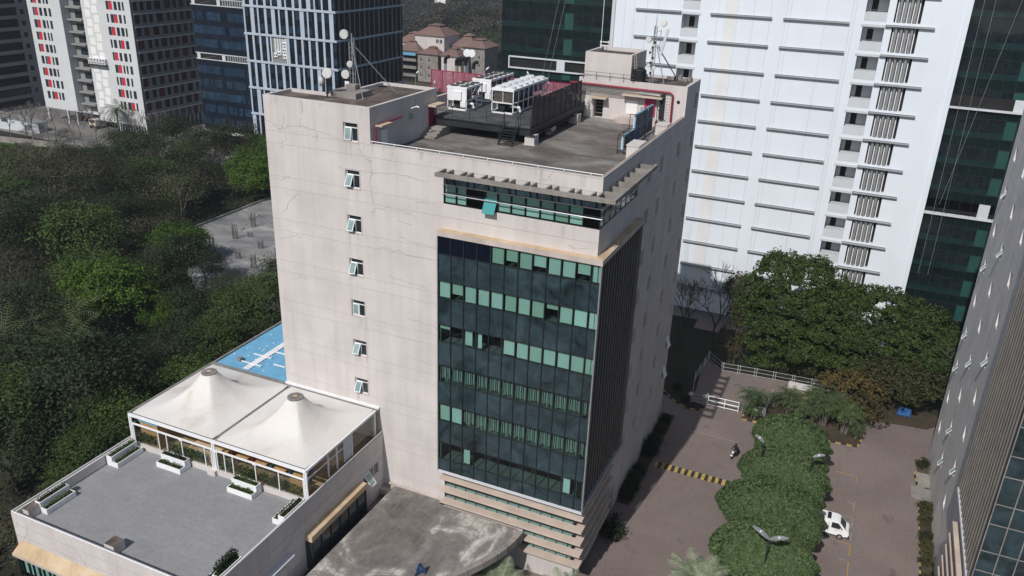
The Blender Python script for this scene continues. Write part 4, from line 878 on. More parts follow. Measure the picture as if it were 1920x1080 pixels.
def clumps(n, rx, ry, rz, cz, shell=.55, R=None, lower=-.35):
    R = R or NR; d = R.normal(size=(n*3, 3)); d /= np.linalg.norm(d, axis=1)[:, None]; d = d[d[:, 2] > lower][:n]
    rad = shell+(1-shell)*R.uniform(0, 1, len(d))**.6
    wob = 1+.16*np.sin(d[:, 0]*5+1.3)*np.cos(d[:, 1]*4+d[:, 2]*3)
    return d*np.array([rx, ry, rz])*(rad*wob)[:, None]+np.array([0, 0, cz]), d
def crown(name, lf, n_cl, per, rx, ry, rz, cz, leaf, cr, parent, shell=.6, seed=1, up=.9, lower=-.35, holes=0., outw=.7):
    R = np.random.RandomState(seed); C, D = clumps(n_cl, rx, ry, rz, cz, shell, R, lower)
    if holes:
        k = np.sin(C[:, 0]*1.1+seed)*np.sin(C[:, 1]*.9+seed*2)+.4*np.sin(C[:, 2]*1.7); keep = k > np.quantile(k, holes); C, D = C[keep], D[keep]
    P = np.repeat(C, per, 0)+R.normal(size=(len(C)*per, 3))*np.array([cr, cr, cr*.62])
    O = np.repeat(D, per, 0)*outw
    return quad_mesh(name, leaf_quads(P, leaf, up, O, R), LF[lf], parent)
def branchy(mb, p, d, L, r, depth, R, spread=.7, kids=3, minr=.012, n=5, up=.15):
    q = p+d*L; mid = (p+q)/2+Vector((R.gauss(0, .06), R.gauss(0, .06), R.gauss(0, .03)))*L
    mb.tube([p, mid, q], [r, r*.82, r*.66], n, 0, False)
    if depth <= 0: return
    for k in range(kids):
        a = 2*math.pi*(k+R.random())/kids; ax = d.orthogonal().normalized(); ax = Matrix.Rotation(a, 3, d) @ ax
        nd = (d+ax*spread*R.uniform(.6, 1.2)+Vector((0, 0, up))).normalized()
        branchy(mb, q if k else mid.lerp(q, .7), nd, L*R.uniform(.6, .85), max(r*.6, minr), depth-1, R, spread, kids, minr, max(3, n-1), up)
def trunk(name, h, r, parent, seed=0, depth=2, mt='bark', spread=.8, frac=.5, kids=3):
    R = random.Random(seed); m = MB(); branchy(m, Vector((0, 0, 0)), Vector((R.uniform(-.08, .08), R.uniform(-.08, .08), 1)).normalized(), h*frac, r, depth, R, spread, kids)
    return m.build(name, MT[mt], parent, smooth=True)
def tree(label, lf, n_cl, per, rx, ry, rz, cz, leaf, cr, name='tree', seed=1, depth=2, mt='bark', tr=.2, loc=(0, 0, 0), group=None, spread=.8, **kw):
    t = thing(name, label, 'tree', (0, 0, 0), group)
    trunk('trunk', cz, tr, t, seed, depth, mt, spread); crown('crown', lf, n_cl, per, rx, ry, rz, cz, leaf, cr, t, seed=seed, **kw)
    t.location = loc
    return t
def frond(V, F, base, az, L, droop, wid, nl=16, rise=.9, R=rnd, m=0, vee=.35, lw=.34):
    """a feather palm leaf: arching rib with two rows of leaflets; fills V with quad corners"""
    hx, hy = math.cos(az), math.sin(az); side = Vector((-hy, hx, 0)); pts = []
    for k in range(nl+1):
        t = k/nl; pts.append(Vector((base[0]+hx*L*(t*.96-.1*t*t*droop), base[1]+hy*L*(t*.96-.1*t*t*droop), base[2]+L*(rise*t-droop*t*t))))
    for k in range(nl):
        p, q = pts[k], pts[k+1]; d = (q-p).normalized(); u = side.cross(d)*-1
        V += [p-side*.03, p+side*.03, q+side*.025, q-side*.025]
        t = k/nl; ll = wid*(math.sin(math.pi*min(1, .12+t*.92))**.7+.08)
        for s in (-1, 1):
            tip = p+d*ll*.55+side*s*ll*.8+Vector((0, 0, -ll*(.25+.3*t)+vee*ll*.5))
            wv = d*max(.05, L/nl*lw); V += [p, p+wv*1.2, tip+wv*.15, tip-wv*.1]
def palm(label, lf, h, L, n, wid, name='palm_tree', droop=.75, rise=.75, nl=14, tr=.16, seed=3, cat='palm tree', mt='paleb', lean=0., group=None, lw=.34):
    R = random.Random(seed); t = thing(name, label, cat, (0, 0, 0), group); V = []
    m = MB(); top = Vector((lean, lean*.4, h)); m.tube([(0, 0, 0), (lean*.25, 0, h*.4), (lean*.7, lean*.25, h*.8), tuple(top)], [tr*1.25, tr, tr*.9, tr*.95], 8); m.build('trunk', MT[mt], t, smooth=True)
    for k in range(n):
        lv = k/n; az = k*2.39996+R.uniform(-.15, .15); rs = rise*(1.5-1.6*lv)+R.uniform(-.1, .1)
        frond(V, None, top, az, L*R.uniform(.85, 1.1), droop*(.55+.7*lv), wid, nl, rs, R, 0, .35, lw)
    quad_mesh('crown', np.array([tuple(v) for v in V]), LF[lf], t)
    return t
def areca(label, n_st, h, seed, name='palm_clump', group=None):
    R = random.Random(seed); t = thing(name, label, 'palm', (0, 0, 0), group); V = []; m = MB()
    for s in range(n_st):
        a = 2*math.pi*s/n_st; b = (.45*math.cos(a)*R.uniform(.3, 1), .45*math.sin(a)*R.uniform(.3, 1)); hh = h*R.uniform(.45, .75); tp = (b[0]*2.2, b[1]*2.2, hh)
        m.tube([(b[0], b[1], 0), tp], [.06, .045], 5)
        for k in range(8): frond(V, None, tp, k*2.4+s, h*.5*R.uniform(.8, 1.1), .8, .5, 10, .95-.08*k, R)
    m.build('stems', MT['paleb'], t); quad_mesh('fronds', np.array([tuple(v) for v in V]), LF['areca'], t)
    return t
def shrub_mesh(lf, rx, ry, rz, n, leaf, seed, parent=None, name='shrub'):
    return crown(name, lf, max(6, n//14), 14, rx, ry, rz, rz*.55, leaf, min(rx, ry)*.24, parent, seed=seed, shell=.35, lower=-.6)
def put(o, x, y, z=0., rz=None, sc=None, label=None, first=[set()]):
    """use the prototype itself once, then copies of it"""
    if o.name not in first[0]:
        first[0].add(o.name); o.location = (x, y, z)
        if rz is not None: o.rotation_euler = (0, 0, rz)
        if sc is not None: o.scale = sc if isinstance(sc, tuple) else (sc, sc, sc)
        if label: o['label'] = label
        return o
    return copy_tree(o, (x, y, z), rz, sc, label)
# ---------------------------------------------------------------- ground, paving, kerbs
structure(MB().poly([(-1500, -500, 0), (1200, -500, 0), (1200, 1900, 0), (-1500, 1900, 0)]), 'ground', MT['under'])
structure(MB().poly([(-26, -45, .004), (62, -45, .004), (62, 62, .004), (-2, 62, .004), (-2, 31.5, .004), (-26, 31.5, .004)]), 'paved_forecourt', MT['paver'])
structure(MB().poly([(-260, 96, .004), (-157, 89, .004), (-98, 100, .004), (-98, 112, .004), (-155, 150, .004), (-260, 150, .004)]), 'far_road', MT['asph'])
structure(MB().poly([(-210, 30, .006), (-158, 48, .006), (-150, 70, .006), (-155, 88, .006), (-215, 82, .006)]), 'field', MT['grass'])
structure(MB().poly([(-400, 160, .008), (-60, 160, .008), (-60, 215, .008), (-400, 250, .008)]), 'dry_ground', MT['soil'])
def kerb(name, label, pts, w=.16, h=.14, step=.55, closed=False):
    mb = MB(); P = [Vector((*p, 0)) for p in pts]; k = 0
    if closed: P.append(P[0])
    for a, b in zip(P, P[1:]):
        n = max(1, int((b-a).length/step))
        for j in range(n):
            mb.bar(a+(b-a)*j/n+Vector((0, 0, h/2)), a+(b-a)*(j+1)/n+Vector((0, 0, h/2)), w, h, k % 2); k += 1
    return tag(mb.build(name, [MT['yellow'], MT['kblack']], None, (*pts[0], 0)), label, 'kerb')
def bed(name, pts, z=.1, mt='soil'):
    mb = MB().prism(pts, .004, z); return structure(mb, name, MT[mt])
bed('planting_bed', [(9.0, 35.3), (11.6, 35.5), (18.6, 35.1), (22.2, 35.4), (23.2, 42.5), (16, 43.5), (9.2, 41.5)])
kerb('kerb', 'yellow and black kerb round the palm bed right of the white gate', [(9.1, 36.4), (9.0, 35.3), (11.6, 35.4), (18.6, 35.0), (22.2, 35.3), (22.9, 39)])
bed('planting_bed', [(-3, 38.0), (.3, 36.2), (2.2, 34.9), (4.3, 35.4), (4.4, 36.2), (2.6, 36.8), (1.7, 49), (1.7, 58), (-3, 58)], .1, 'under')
kerb('kerb', 'curved yellow and black kerb in the shade behind the office block', [(-1.4, 37.8), (.3, 36.0), (1.4, 35.2), (2.2, 34.8), (3.4, 34.8), (4.4, 35.3)])
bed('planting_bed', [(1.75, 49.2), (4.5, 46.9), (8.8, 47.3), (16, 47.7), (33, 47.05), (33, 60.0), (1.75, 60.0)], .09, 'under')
bed('planting_bed', [(23.4, 42.4), (29.6, 43.2), (33, 47), (16, 47.4), (17, 43.6)])
bed('median_bed', [(12.6, -12), (18.2, -12), (18.2, 31.2), (17.0, 32.4), (13.8, 32.4), (12.6, 31.2)], .15)
bed('planting_strip', [(.1, 13.2), (1.35, 13.2), (1.5, 32.2), (.1, 32.2)], .15)
bed('planting_strip', [(28.7, 12.0), (29.75, 12.0), (29.75, 27.3), (28.7, 27.3)], .14)
kerb('kerb', 'yellow and black kerb along the hedge of the right hand building', [(28.65, 12.0), (28.65, 27.4), (29.7, 27.4)])
bed('planting_strip', [(28.6, 33.0), (29.7, 33.0), (29.7, 35.6), (28.3, 35.6)], .12)
kerb('kerb', 'short yellow and black kerb by the grey ramp', [(28.2, 32.9), (28.5, 30.4), (29.7, 30.2)])
rp = MB().prism([(27.9, 28.0), (29.78, 27.6), (29.78, 30.1), (27.9, 30.1)], .004, .06); rp.prism([(28.6, 30.2), (29.78, 30.2), (29.78, 32.9), (28.3, 32.9)], .004, .18)
structure(rp, 'concrete_ramp', MT['conc'])
# speed bump
sb = MB()
for k in range(22):
    a, b = 1.9+8.1*k/22, 1.9+8.1*(k+1)/22; y0, y1 = 20.95, 22.0
    sb.prism([(a, y0), (b, y0), (b, y0+.3), (a, y0+.3)], .0045, .05, k % 2); sb.prism([(a, y0+.3), (b, y0+.3), (b, y1-.3), (a, y1-.3)], .0045, .075, k % 2); sb.prism([(a, y1-.3), (b, y1-.3), (b, y1), (a, y1)], .0045, .05, k % 2)
tag(sb.build('speed_bump', [MT['yellow'], MT['kblack']], None, (6, 21.5, 0)), 'striped yellow and black speed bump across the brick road', 'speed bump')
mk = MB()
for y0, y1, mi in ((12.2, 14.4, 0), (15.2, 17.0, 0), (17.6, 18.9, 1), (19.8, 21.3, 1), (22.6, 23.2, 0), (23.2, 24.4, 1), (28.0, 29.1, 0)): mk.box(22.42, 22.52, y0, y1, .006, .008, mi)
for y, x0, mi in ((14.4, 21.5, 1), (17.0, 21.4, 0), (21.4, 21.6, 1), (23.9, 21.7, 1), (29.1, 20.2, 0)): mk.box(x0, 22.41, y, y+.1, .006, .008, mi)
mk.box(3.2, 9.2, 29.95, 30.03, .006, .008, 1)
structure(mk, 'parking_marking', [MT['marky'], MT['markw']])
# ---------------------------------------------------------------- gate, fences, signs, lamps
G = thing('white_gate', 'white two bar sliding gate across the brick road', 'gate', (6.4, 36.75, 0))
f = MB()
for z in (.16, .75, 1.35): f.tube([(4.6, 36.7, z), (8.3, 36.75, z)], .05 if z != .75 else .07, 6)
for x in (4.6, 6.6, 8.3): f.tube([(x, 36.72, .03), (x, 36.72, 1.35)], .05, 6)
f.build('frame', MT['white'], G)
f = MB()
for x in (4.35, 4.5): f.tube([(x, 36.85, 0), (x, 36.85, 1.6)], .05, 6)
f.build('gate_post', MT['white'], G)
def rail_fence(label, pts, post=2.4, h=1.25, mt='greywhite'):
    t = thing('rail_fence', label, 'fence', (*pts[0], 0)); r = MB(); p_ = MB()
    for a, b in zip(pts, pts[1:]):
        a, b = Vector((*a, 0)), Vector((*b, 0)); n = max(1, round((b-a).length/post))
        for z in (.2, .7, h): r.tube([a+Vector((0, 0, z)), b+Vector((0, 0, z))], .02, 5)
        for k in range(n+1):
            p = a+(b-a)*k/n; d = (b-a).normalized()*.14
            for s in (-1, 1): p_.tube([p+d*s, p+d*s+Vector((0, 0, h+.15))], .026, 5)
    r.build('rails', MT[mt], t); p_.build('posts', MT[mt], t); return t
rail_fence('white rail fence with paired posts along the back of the brick yard', [(2.2, 48.9), (4.5, 46.4), (8.8, 46.9), (16, 47.4), (22.5, 47.3)])
rail_fence('white rail fence in shade at the left end of the gate', [(4.2, 36.7), (2.6, 36.5), (1.8, 42), (2.2, 48.9)])
rail_fence('white rail fence behind the palms right of the gate', [(8.9, 36.9), (11.3, 37.0), (11.6, 42)])
def round_sign(x, y, h, label):
    t = thing('round_sign', label, 'sign', (x, y, 0), 'small round signs by the gate'); MB().tube([(x, y, 0), (x, y, h)], .04, 6).build('post', MT['metal'], t)
    d = MB(); d.lathe((x, y-.05, h), [(.26, 0), (.26, .02)], 20, 0, (0, -1, .15)); d.lathe((x, y-.075, h), [(.2, 0), (.2, .004)], 20, 1, (0, -1, .15)); d.lathe((x, y-.082, h), [(.16, 0), (.16, .004)], 20, 0, (0, -1, .15)); d.obox((x, y-.095, h), (.1, 0, 0), (0, .004, 0), (0, 0, .07), 1); d.build('sign_face', [MT['white'], MT['gutter']], t)
round_sign(2.5, 36.0, 1.5, 'round white sign farthest left, in the shade by the gate end'); round_sign(4.2, 36.2, 1.5, 'round white sign in the shade at the gate post'); round_sign(10.4, 35.8, 1.4, 'round white sign in the sun in front of the palms')
def street_lamp(x, y, h, arms, label, group=None):
    t = thing('street_lamp', label, 'street lamp', (x, y, 0), group); MB().tube([(x, y, 0), (x, y, h*.5), (x, y, h)], [.11, .085, .06], 8).build('pole', MT['dmetal'], t)
    for dx, dy, L in arms:
        hd = MB(); n = 8; P = []
        e = Vector((dx, dy, 0)).normalized(); sd_ = Vector((-e.y, e.x, 0)); top = Vector((x, y, h))
        for k in range(n):
            u0, u1 = k/n, (k+1)/n; w0, w1 = .26*math.sin(math.pi*min(.97, u0*.86+.1))**.8, .26*math.sin(math.pi*min(.97, u1*.86+.1))**.8
            z0, z1 = .42*u0+.1*math.sin(u0*3), .42*u1+.1*math.sin(u1*3); p, q = top+e*L*u0+Vector((0, 0, z0)), top+e*L*u1+Vector((0, 0, z1))
            for dz in (0, .06): hd.poly([p-sd_*w0+Vector((0, 0, dz)), p+sd_*w0+Vector((0, 0, dz)), q+sd_*w1+Vector((0, 0, dz)), q-sd_*w1+Vector((0, 0, dz))])
            for s in (-1, 1): hd.poly([p+sd_*w0*s, q+sd_*w1*s, q+sd_*w1*s+Vector((0, 0, .06)), p+sd_*w0*s+Vector((0, 0, .06))])
        hb = hd.build('lamp_head', MT['metal'], t); c = top+e*L*.55+Vector((0, 0, .36)); MB().obox(c, e*.14, sd_*.1, (0, 0, .03)).build('lens', MT['white'], hb)
street_lamp(15.45, 4.2, 7.7, ((-1.5, .55, 1.6), (1.5, .25, 1.5)), 'dark twin armed street lamp with leaf shaped heads in front of the clipped trees')
street_lamp(12.9, 19.0, 7.6, ((-1.4, .4, 1.0),), 'street lamp poking out of the left side of the clipped trees'); street_lamp(17.6, 18.6, 7.6, ((1.4, .1, 1.05),), 'street lamp poking out of the right side of the clipped trees')
# ---------------------------------------------------------------- curved entrance canopy
CN = thing('entrance_canopy', 'curved concrete entrance canopy with a stained grey roof between annex and office block', 'canopy', (-12, -7, 0))
arc = [(-5.05, -.9), (-5.15, -2.0), (-5.4, -3.2), (-5.8, -4.4), (-6.4, -5.7), (-7.15, -7.1), (-8.1, -8.6), (-9.4, -10.3), (-11, -12), (-13, -13.7), (-15, -15), (-17.8, -16.2)]
top = [(-18.0, -.02), (-12.95, -.02), (-12.95, -.9), (-5.05, -.9)]
m = MB(); m.prism(top[:2]+[(-12.95, -.85)]+arc+[(-18.25, -16.2)], 4.5, 4.93); m.build('roof_slab', MT['canopy'], CN)
e = MB()
for a, b in zip(arc, arc[1:]):
    n = Vector((b[1]-a[1], -(b[0]-a[0]), 0)).normalized()*-1; A, Bv = Vector((*a, 0)), Vector((*b, 0)); n = n if (n.x > 0 or n.y < 0) else -n
    for z0, z1, o0, o1 in ((4.45, 4.97, 0, .55),): 
        P = [A+n*o0, A+n*o1, Bv+n*o1, Bv+n*o0]; e.poly([(p.x, p.y, z1+.02) for p in P]); e.poly([(p.x, p.y, z0-.1) for p in P]); e.poly([(P[1].x, P[1].y, z0-.1), (P[2].x, P[2].y, z0-.1), (P[2].x, P[2].y, z1+.02), (P[1].x, P[1].y, z1+.02)])
e.box(-12.9, -5.1, -.86, -.83, 4.94, 5.02); e.build('fascia_band', MT['conc'], CN)
b = MB(); b.box(-18.9, -12.95, -.25, -.008, 4.94, 5.1); b.box(-19.28, -18.3, -.9, -.02, 4.0, 4.6); b.build('upstand', MT['cream_dirty'], CN)
s = MB()
for k in range(11): x = -17.4+1.05*k; y1 = -15.6+max(0, (x+17.5))*.75; y1 = min(y1, -2.5); s.box(x, x+.04, max(-15.5, y1), -1.0, 4.931, 4.945)
s.build('roof_seam', MT['gutter'], CN)
for x, y in ((-6.0, -3.2), (-8.4, -7.8), (-12.0, -11.8), (-16.5, -14.6)): MB().tube([(x, y, 0), (x, y, 4.5)], .35, 12).build('column', MT['conc'], CN)
MB().box(-17.9, -13.3, -.6, -.3, .0, 4.4).build('glazed_front', MT['winglass'], CN)
structure(MB().prism([(-19.25, -20), (-18.3, -20), (-18.3, -.05), (-19.25, -.05)], .005, 3.9), 'service_ledge', MT['roof'])
# the blue letter standing on the canopy edge
L = thing('letter_sign', 'blue letter A standing on the rim of the entrance canopy', 'sign', (-9.95, -9.5, 4.95))
a = MB(); P0 = Vector((-9.97, -9.45, 4.95)); ux = Vector((.62, .62, 0)).normalized(); dn = Vector((ux.y, -ux.x, 0)); up = Vector((0, 0, 1))
for s in (-1, 1): a.obox(P0+ux*s*.21+up*.55, ux*.1, dn*.06, up*.58-ux*s*.19)
a.obox(P0+up*.42, ux*.24, dn*.055, up*.07); a.build('letter', MT['bluedark'], L)
f = MB()
for s in (-.3, .3): f.bar(P0+ux*s+dn*-.08+up*.05, P0+ux*s-dn*.7+up*.02, .04); f.bar(P0+ux*s-dn*.07+up*.8, P0+ux*s-dn*.7+up*.02, .03)
f.build('brace', MT['metal'], L)
# ---------------------------------------------------------------- stepped planters and blocks on the terrace
def planter(cx, cy, L, face, label, seed):
    t = thing('stepped_planter', label, 'planter', (0, 0, 0), 'stepped white planters on the terrace'); m = MB(); h1, h2, d = .48, .95, .62
    def trough(y0, y1, h):
        m.box(-L/2, L/2, y0, y0+.07, 0, h); m.box(-L/2, L/2, y1-.07, y1, 0, h); m.box(-L/2, -L/2+.07, y0+.07, y1-.07, 0, h); m.box(L/2-.07, L/2, y0+.07, y1-.07, 0, h); m.box(-L/2+.07, L/2-.07, y0+.07, y1-.07, 0, h-.12, 1)
    trough(-d, -.002, h1); trough(.002, d, h2); m.build('trough', [MT['white'], MT['soil']], t)
    for y, z, lf in ((-.31, h1, 'weed'), (.31, h2, 'dark' if seed % 2 else 'mid')):
        R = np.random.RandomState(seed*3+int(z*10)); n = 260; C = np.stack([R.uniform(-L/2+.1, L/2-.1, n), y+R.uniform(-.2, .2, n), z-.08+R.uniform(0, .32, n)*R.uniform(.4, 1.2, n)], 1)
        quad_mesh('plants', leaf_quads(C, .17, .3, None, R), LF[lf], t)
    t.location = (cx, cy, DK+.001); t.rotation_euler = (0, 0, face); return t
planter(-37.95, -19.6, 2.7, math.pi/2, 'stepped white planter on the left terrace wall near the front corner', 1); planter(-37.95, -12.6, 2.8, math.pi/2, 'stepped white planter on the left terrace wall beside the tent post', 2)
planter(-33.3, -11.7, 2.7, 0, 'stepped white planter in front of the left half of the tent glazing', 3); planter(-25.5, -11.75, 2.6, 0, 'stepped white planter in front of the right half of the tent glazing', 4)
planter(-20.25, -12.6, 2.6, -math.pi/2, 'stepped white planter on the right terrace wall beside the tent', 5); planter(-20.25, -20.0, 2.4, -math.pi/2, 'stepped white planter with tall dark shrubs at the front right of the terrace', 6)
sh = quad_mesh('shrub', leaf_quads(np.stack([NR.uniform(-.25, .25, 900), NR.uniform(-1.1, 1.1, 900), NR.uniform(0, .8, 900)], 1), .16, .3), LF['dark'], None, (-20.1, -19.9, DK+.9)); tag(sh, 'dark leafy shrub growing from the front right planter', 'shrub')
for x, y, l in ((-29.35, -21.55, 'cream block with a dark top standing alone by the front terrace wall'), (-38.55, -21.45, 'cream block with a dark top in the front left terrace corner')):
    o = MB(); o.box(x-.48, x+.48, y-.5, y+.5, DK+.001, DK+.82, 0, 1); tag(o.build('duct_block', [MT['cream'], MT['roof2']], None, (x, y, DK)), l, 'block')
# terrace plants behind the glass
for k, x in enumerate((-37.5, -34.0, -31.8, -28.6, -26.2, -23.7, -21.4)):
    R = np.random.RandomState(70+k); n = 420; C = np.stack([x+R.uniform(-1, 1, n), -10.45+R.uniform(-.2, .2, n), 10.0+R.uniform(0, .9, n)**1.2], 1)
    o = quad_mesh('potted_plants', leaf_quads(C, .2, .2, None, R)-np.array([x, -10.45, 9.6]), LF['areca' if k % 2 else 'mid'], None, (x, -10.45, 9.6)); tag(o, 'row of green plants behind the cafe glass, '+['at the far left end', 'second from the left', 'left of the middle post', 'right of the middle post', 'second right of the middle post', 'third right of the middle post', 'at the right end'][k], 'plant', 'plants along the cafe glass')
# ---------------------------------------------------------------- bare concrete slab with rebar in the wood
SLB = [(-92.5, 46.5), (-75, 34), (-58, 34), (-58, 78), (-92.5, 78)]
o = MB(); o.prism(SLB, 0, 2.0); o.prism([(-92.8, 46.4), (-92.5, 46.5), (-92.5, 78), (-92.8, 78)], 0, 2.35); tag(o.build('concrete_slab', MT['slab'], None, (-76, 55, 0)), 'bare grey concrete slab of an unfinished building among the trees', 'slab')
rb = [(-81.5, 44.8, 2.6), (-82.4, 51.5, 2.9), (-83.9, 58.1, 2.9), (-75.5, 40.7, 2.6), (-70.5, 42.2, 2.6), (-75.5, 49.9, 1.4), (-80.8, 53.5, 1.0), (-75.5, 44.3, 1.3), (-84.6, 66.0, 2.5), (-70.5, 48.2, 1.6)]
proto = None
for k, (x, y, h) in enumerate(rb):
    r = MB(); R = random.Random(k)
    for q in range(10):
        a = 2*math.pi*q/10; cx_, cy_ = x+.5*math.cos(a), y+.32*math.sin(a); r.tube([(cx_, cy_, 2.0), (cx_+R.uniform(-.1, .1), cy_+R.uniform(-.1, .1), 2+h*R.uniform(.8, 1.05))], .03, 4)
    for z in (.5, 1.0, 1.5):
        if z < h: r.tube([(x+.5*math.cos(q*.63), y+.32*math.sin(q*.63), 2+z) for q in range(11)], .02, 4)
    tag(r.build('rebar_bundle', MT['coil'], None, (x, y, 2)), ['tall rusty rebar bundle near the left edge of the concrete slab', 'tall rebar bundle in the middle of the slab', 'tallest rebar bundle, at the back of the slab', 'rebar bundle at the front of the slab', 'rebar bundle on the slab nearest the office block front', 'short rebar bundle in the middle right of the slab', 'very short rebar stub on the slab', 'short leaning rebar stub near the slab front', 'rebar bundle at the far back edge of the slab', 'short rebar bundle by the office wall'][k], 'rebar', 'rebar bundles on the concrete slab')
for k, (x, y) in enumerate(((-87.0, 49.5), (-85.5, 55.8), (-88.0, 63.0))):
    o = MB(); o.obox((x, y, 2.12), (.9, .4, 0), (-.12, .3, 0), (0, 0, .1)); o.obox((x+.5, y-.5, 2.1), (.5, .1, 0), (-.1, .2, 0), (0, 0, .08)); tag(o.build('formwork_plank', MT['conc'], None, (x, y, 2)), ['grey planks lying near the left corner of the slab', 'grey planks lying mid slab by the tall rebar', 'grey planks lying at the back of the slab'][k], 'plank')
# ---------------------------------------------------------------- trees: the clipped row
def dome(name, lf, cx, cy, rx, ry, zb, zt, n, leaf, seed, parent, bump=.5):
    R = np.random.RandomState(seed); u = R.uniform(-.12, 1, n); a = R.uniform(0, 2*np.pi, n); z = u; s = np.sqrt(np.clip(1-np.clip(z, 0, 1)**2, 0, 1)); s = np.where(z < 0, 1+z*.9, s)
    w = 1+.05*np.sin(a*5+seed)+.05*np.sin(a*9+z*8)+.04*np.sin(a*17+z*13); r = (1-R.uniform(0, 1, n)**2*.14)*w
    D = np.stack([s*np.cos(a), s*np.sin(a), np.clip(z, 0, 1)+.1], 1); C = np.stack([cx+rx*s*r*np.cos(a), cy+ry*s*r*np.sin(a), zb+(zt-zb)*z*r], 1)
    return quad_mesh(name, leaf_quads(C, leaf, .25, D*.9, R, .6), LF[lf], parent)
lab = ['nearest clipped round tree of the median row, behind the twin lamp', 'second clipped round tree from the front of the median row', 'third clipped round tree from the front of the median row', 'farthest clipped round tree of the median row, nearest the palms']
for k, (x, y, rx, ry, zt) in enumerate(((15.2, 7.2, 4.5, 3.75, 6.5), (15.0, 13.6, 4.9, 3.6, 6.6), (15.4, 20.0, 4.3, 3.55, 6.5), (15.2, 26.8, 3.9, 3.8, 6.3))):
    t = thing('clipped_tree', lab[k], 'tree', (0, 0, 0), 'clipped round trees on the median'); trunk('trunk', 4.2, .16, t, k, 2); dome('crown', 'clip', 0, 0, rx, ry, 3.3, zt, 46000, .27, 10+k, t); t.location = (x, y, 0)
def lobed(label, name, lf, lobes, leaf, per, seed, loc, tr=.3, h=5, group=None, mt='bark', trunks=1):
    t = thing(name, label, 'tree', (0, 0, 0), group); R = np.random.RandomState(seed); V = []
    for (x, y, z, rx, ry, rz) in lobes:
        n = int(per*rx*ry/6); u = R.uniform(-.2, 1, n); a = R.uniform(0, 2*np.pi, n); s = np.sqrt(np.clip(1-u*u, 0, 1)); w = 1+.16*np.sin(a*4+seed+x)+.12*np.sin(a*9+u*7)
        r = (1-R.uniform(0, 1, n)**2*.4)*w; C = np.stack([x+rx*s*r*np.cos(a), y+ry*s*r*np.sin(a), z+rz*u*r], 1)
        k = np.floor(C/np.array([1.25, 1.25, .9])); hsh = np.abs(np.sin(k@np.array([12.9, 78.2, 37.7]))*43758.5) % 1; keep = hsh > .24; C = C[keep]; D = np.stack([s*np.cos(a), s*np.sin(a), u+.3], 1)[keep]
        V.append(leaf_quads(C, leaf, .5, D*.6, R))
    quad_mesh('crown', np.concatenate(V), LF[lf], t)
    RR = random.Random(seed)
    tm = MB()
    for q in range(trunks):
        b = Vector((RR.uniform(-.6, .6), RR.uniform(-.6, .6), 0)) if trunks > 1 else Vector((0, 0, 0))
        tm.tube([b, b*1.3+Vector((0, 0, h*.45))], [tr, tr*.8], 8, 0, False)
        for (x, y, z, rx, ry, rz) in lobes:
            s0 = b*1.3+Vector((0, 0, h*.4)); e = Vector((x, y, z)); tm.tube([s0, s0.lerp(e, .5)+Vector((0, 0, .4)), e], [tr*.6, tr*.35, .05], 5, 0, False)
    tm.build('trunk', MT[mt], t); t.location = loc; return t
lobed('tall dark green tree with a ragged top in front of the white building', 'rain_tree', 'big', [(-6.5, 0, 8.5, 3.2, 3, 2.6), (-3.0, 1, 12.3, 3.2, 3, 2.6), (1.2, 0, 12.6, 3.0, 3, 2.7), (-2.5, -2.5, 9.2, 3.6, 3, 2.6), (2.5, -2.5, 9.0, 4, 3.2, 2.8), (-5.5, -2, 6, 3, 2.6, 2.2), (-1, -4.2, 6.2, 3.8, 2.8, 2.3), (4, -3.8, 6.5, 3.6, 3, 2.2), (5.2, 0, 10.4, 3, 3, 2.4), (-3.5, -5, 3.8, 3, 2.4, 1.8), (2, -6, 4.0, 3.2, 2.4, 1.8), (6, -5, 3.6, 3, 2.2, 1.6)], .36, 4200, 21, (12.2, 54.5, 0), .35, 7)
lobed('broad dark green spreading tree beside the tall one, nearest the right hand building', 'rain_tree', 'big', [(-4.5, 0, 9.2, 3.8, 3.4, 2.4), (0, 1, 9.9, 4, 3.4, 2.5), (4.4, .5, 8.8, 3.8, 3.4, 2.4), (7.6, 0, 6.8, 3, 3, 2.2), (-3, -3.4, 6.6, 3.8, 3, 2.2), (1.8, -3.4, 6.8, 4, 3, 2.3), (6, -3, 5.2, 3.6, 3, 2), (-6.5, -3, 4.6, 3.2, 2.6, 2), (-2, -5.5, 3.8, 3.2, 2.4, 1.7), (3, -5, 4.2, 3.2, 2.4, 1.7), (8.4, -2, 4.6, 2.6, 2.6, 2)], .36, 4200, 22, (22.6, 54.2, 0), .35, 6)
lobed('rusty green bushy tree behind the palm bed', 'bushy_tree', 'rust', [(0, 0, 3.2, 2.6, 2.2, 1.9), (2.2, .6, 2.8, 2.2, 2, 1.6), (-1.8, .4, 2.6, 1.9, 1.7, 1.5)], .28, 2200, 23, (20.3, 44.3, 0), .14, 3)
lobed('wide olive bushy tree shading the end of the brick lane', 'bushy_tree', 'olive', [(0, 0, 3.6, 3.4, 2.8, 2.1), (3.2, .2, 3.5, 3.0, 2.6, 2.1), (-3, .5, 3.6, 2.8, 2.4, 2.0), (5.0, 1.2, 3.2, 2.2, 2.2, 2.2), (.5, 2.6, 5.0, 3.4, 2.4, 1.8), (1, -1.8, 2.2, 2.4, 1.6, 1.5)], .32, 2200, 24, (25.3, 46.8, 0), .16, 3.2)
lobed('rusty bush leaning over the lane near the blue tarpaulin', 'bushy_tree', 'rust', [(0, 0, 2.6, 2.0, 1.8, 1.7), (1.4, -.3, 1.8, 1.4, 1.3, 1.2)], .28, 2200, 25, (22.3, 40.6, 0), .12, 2.4)
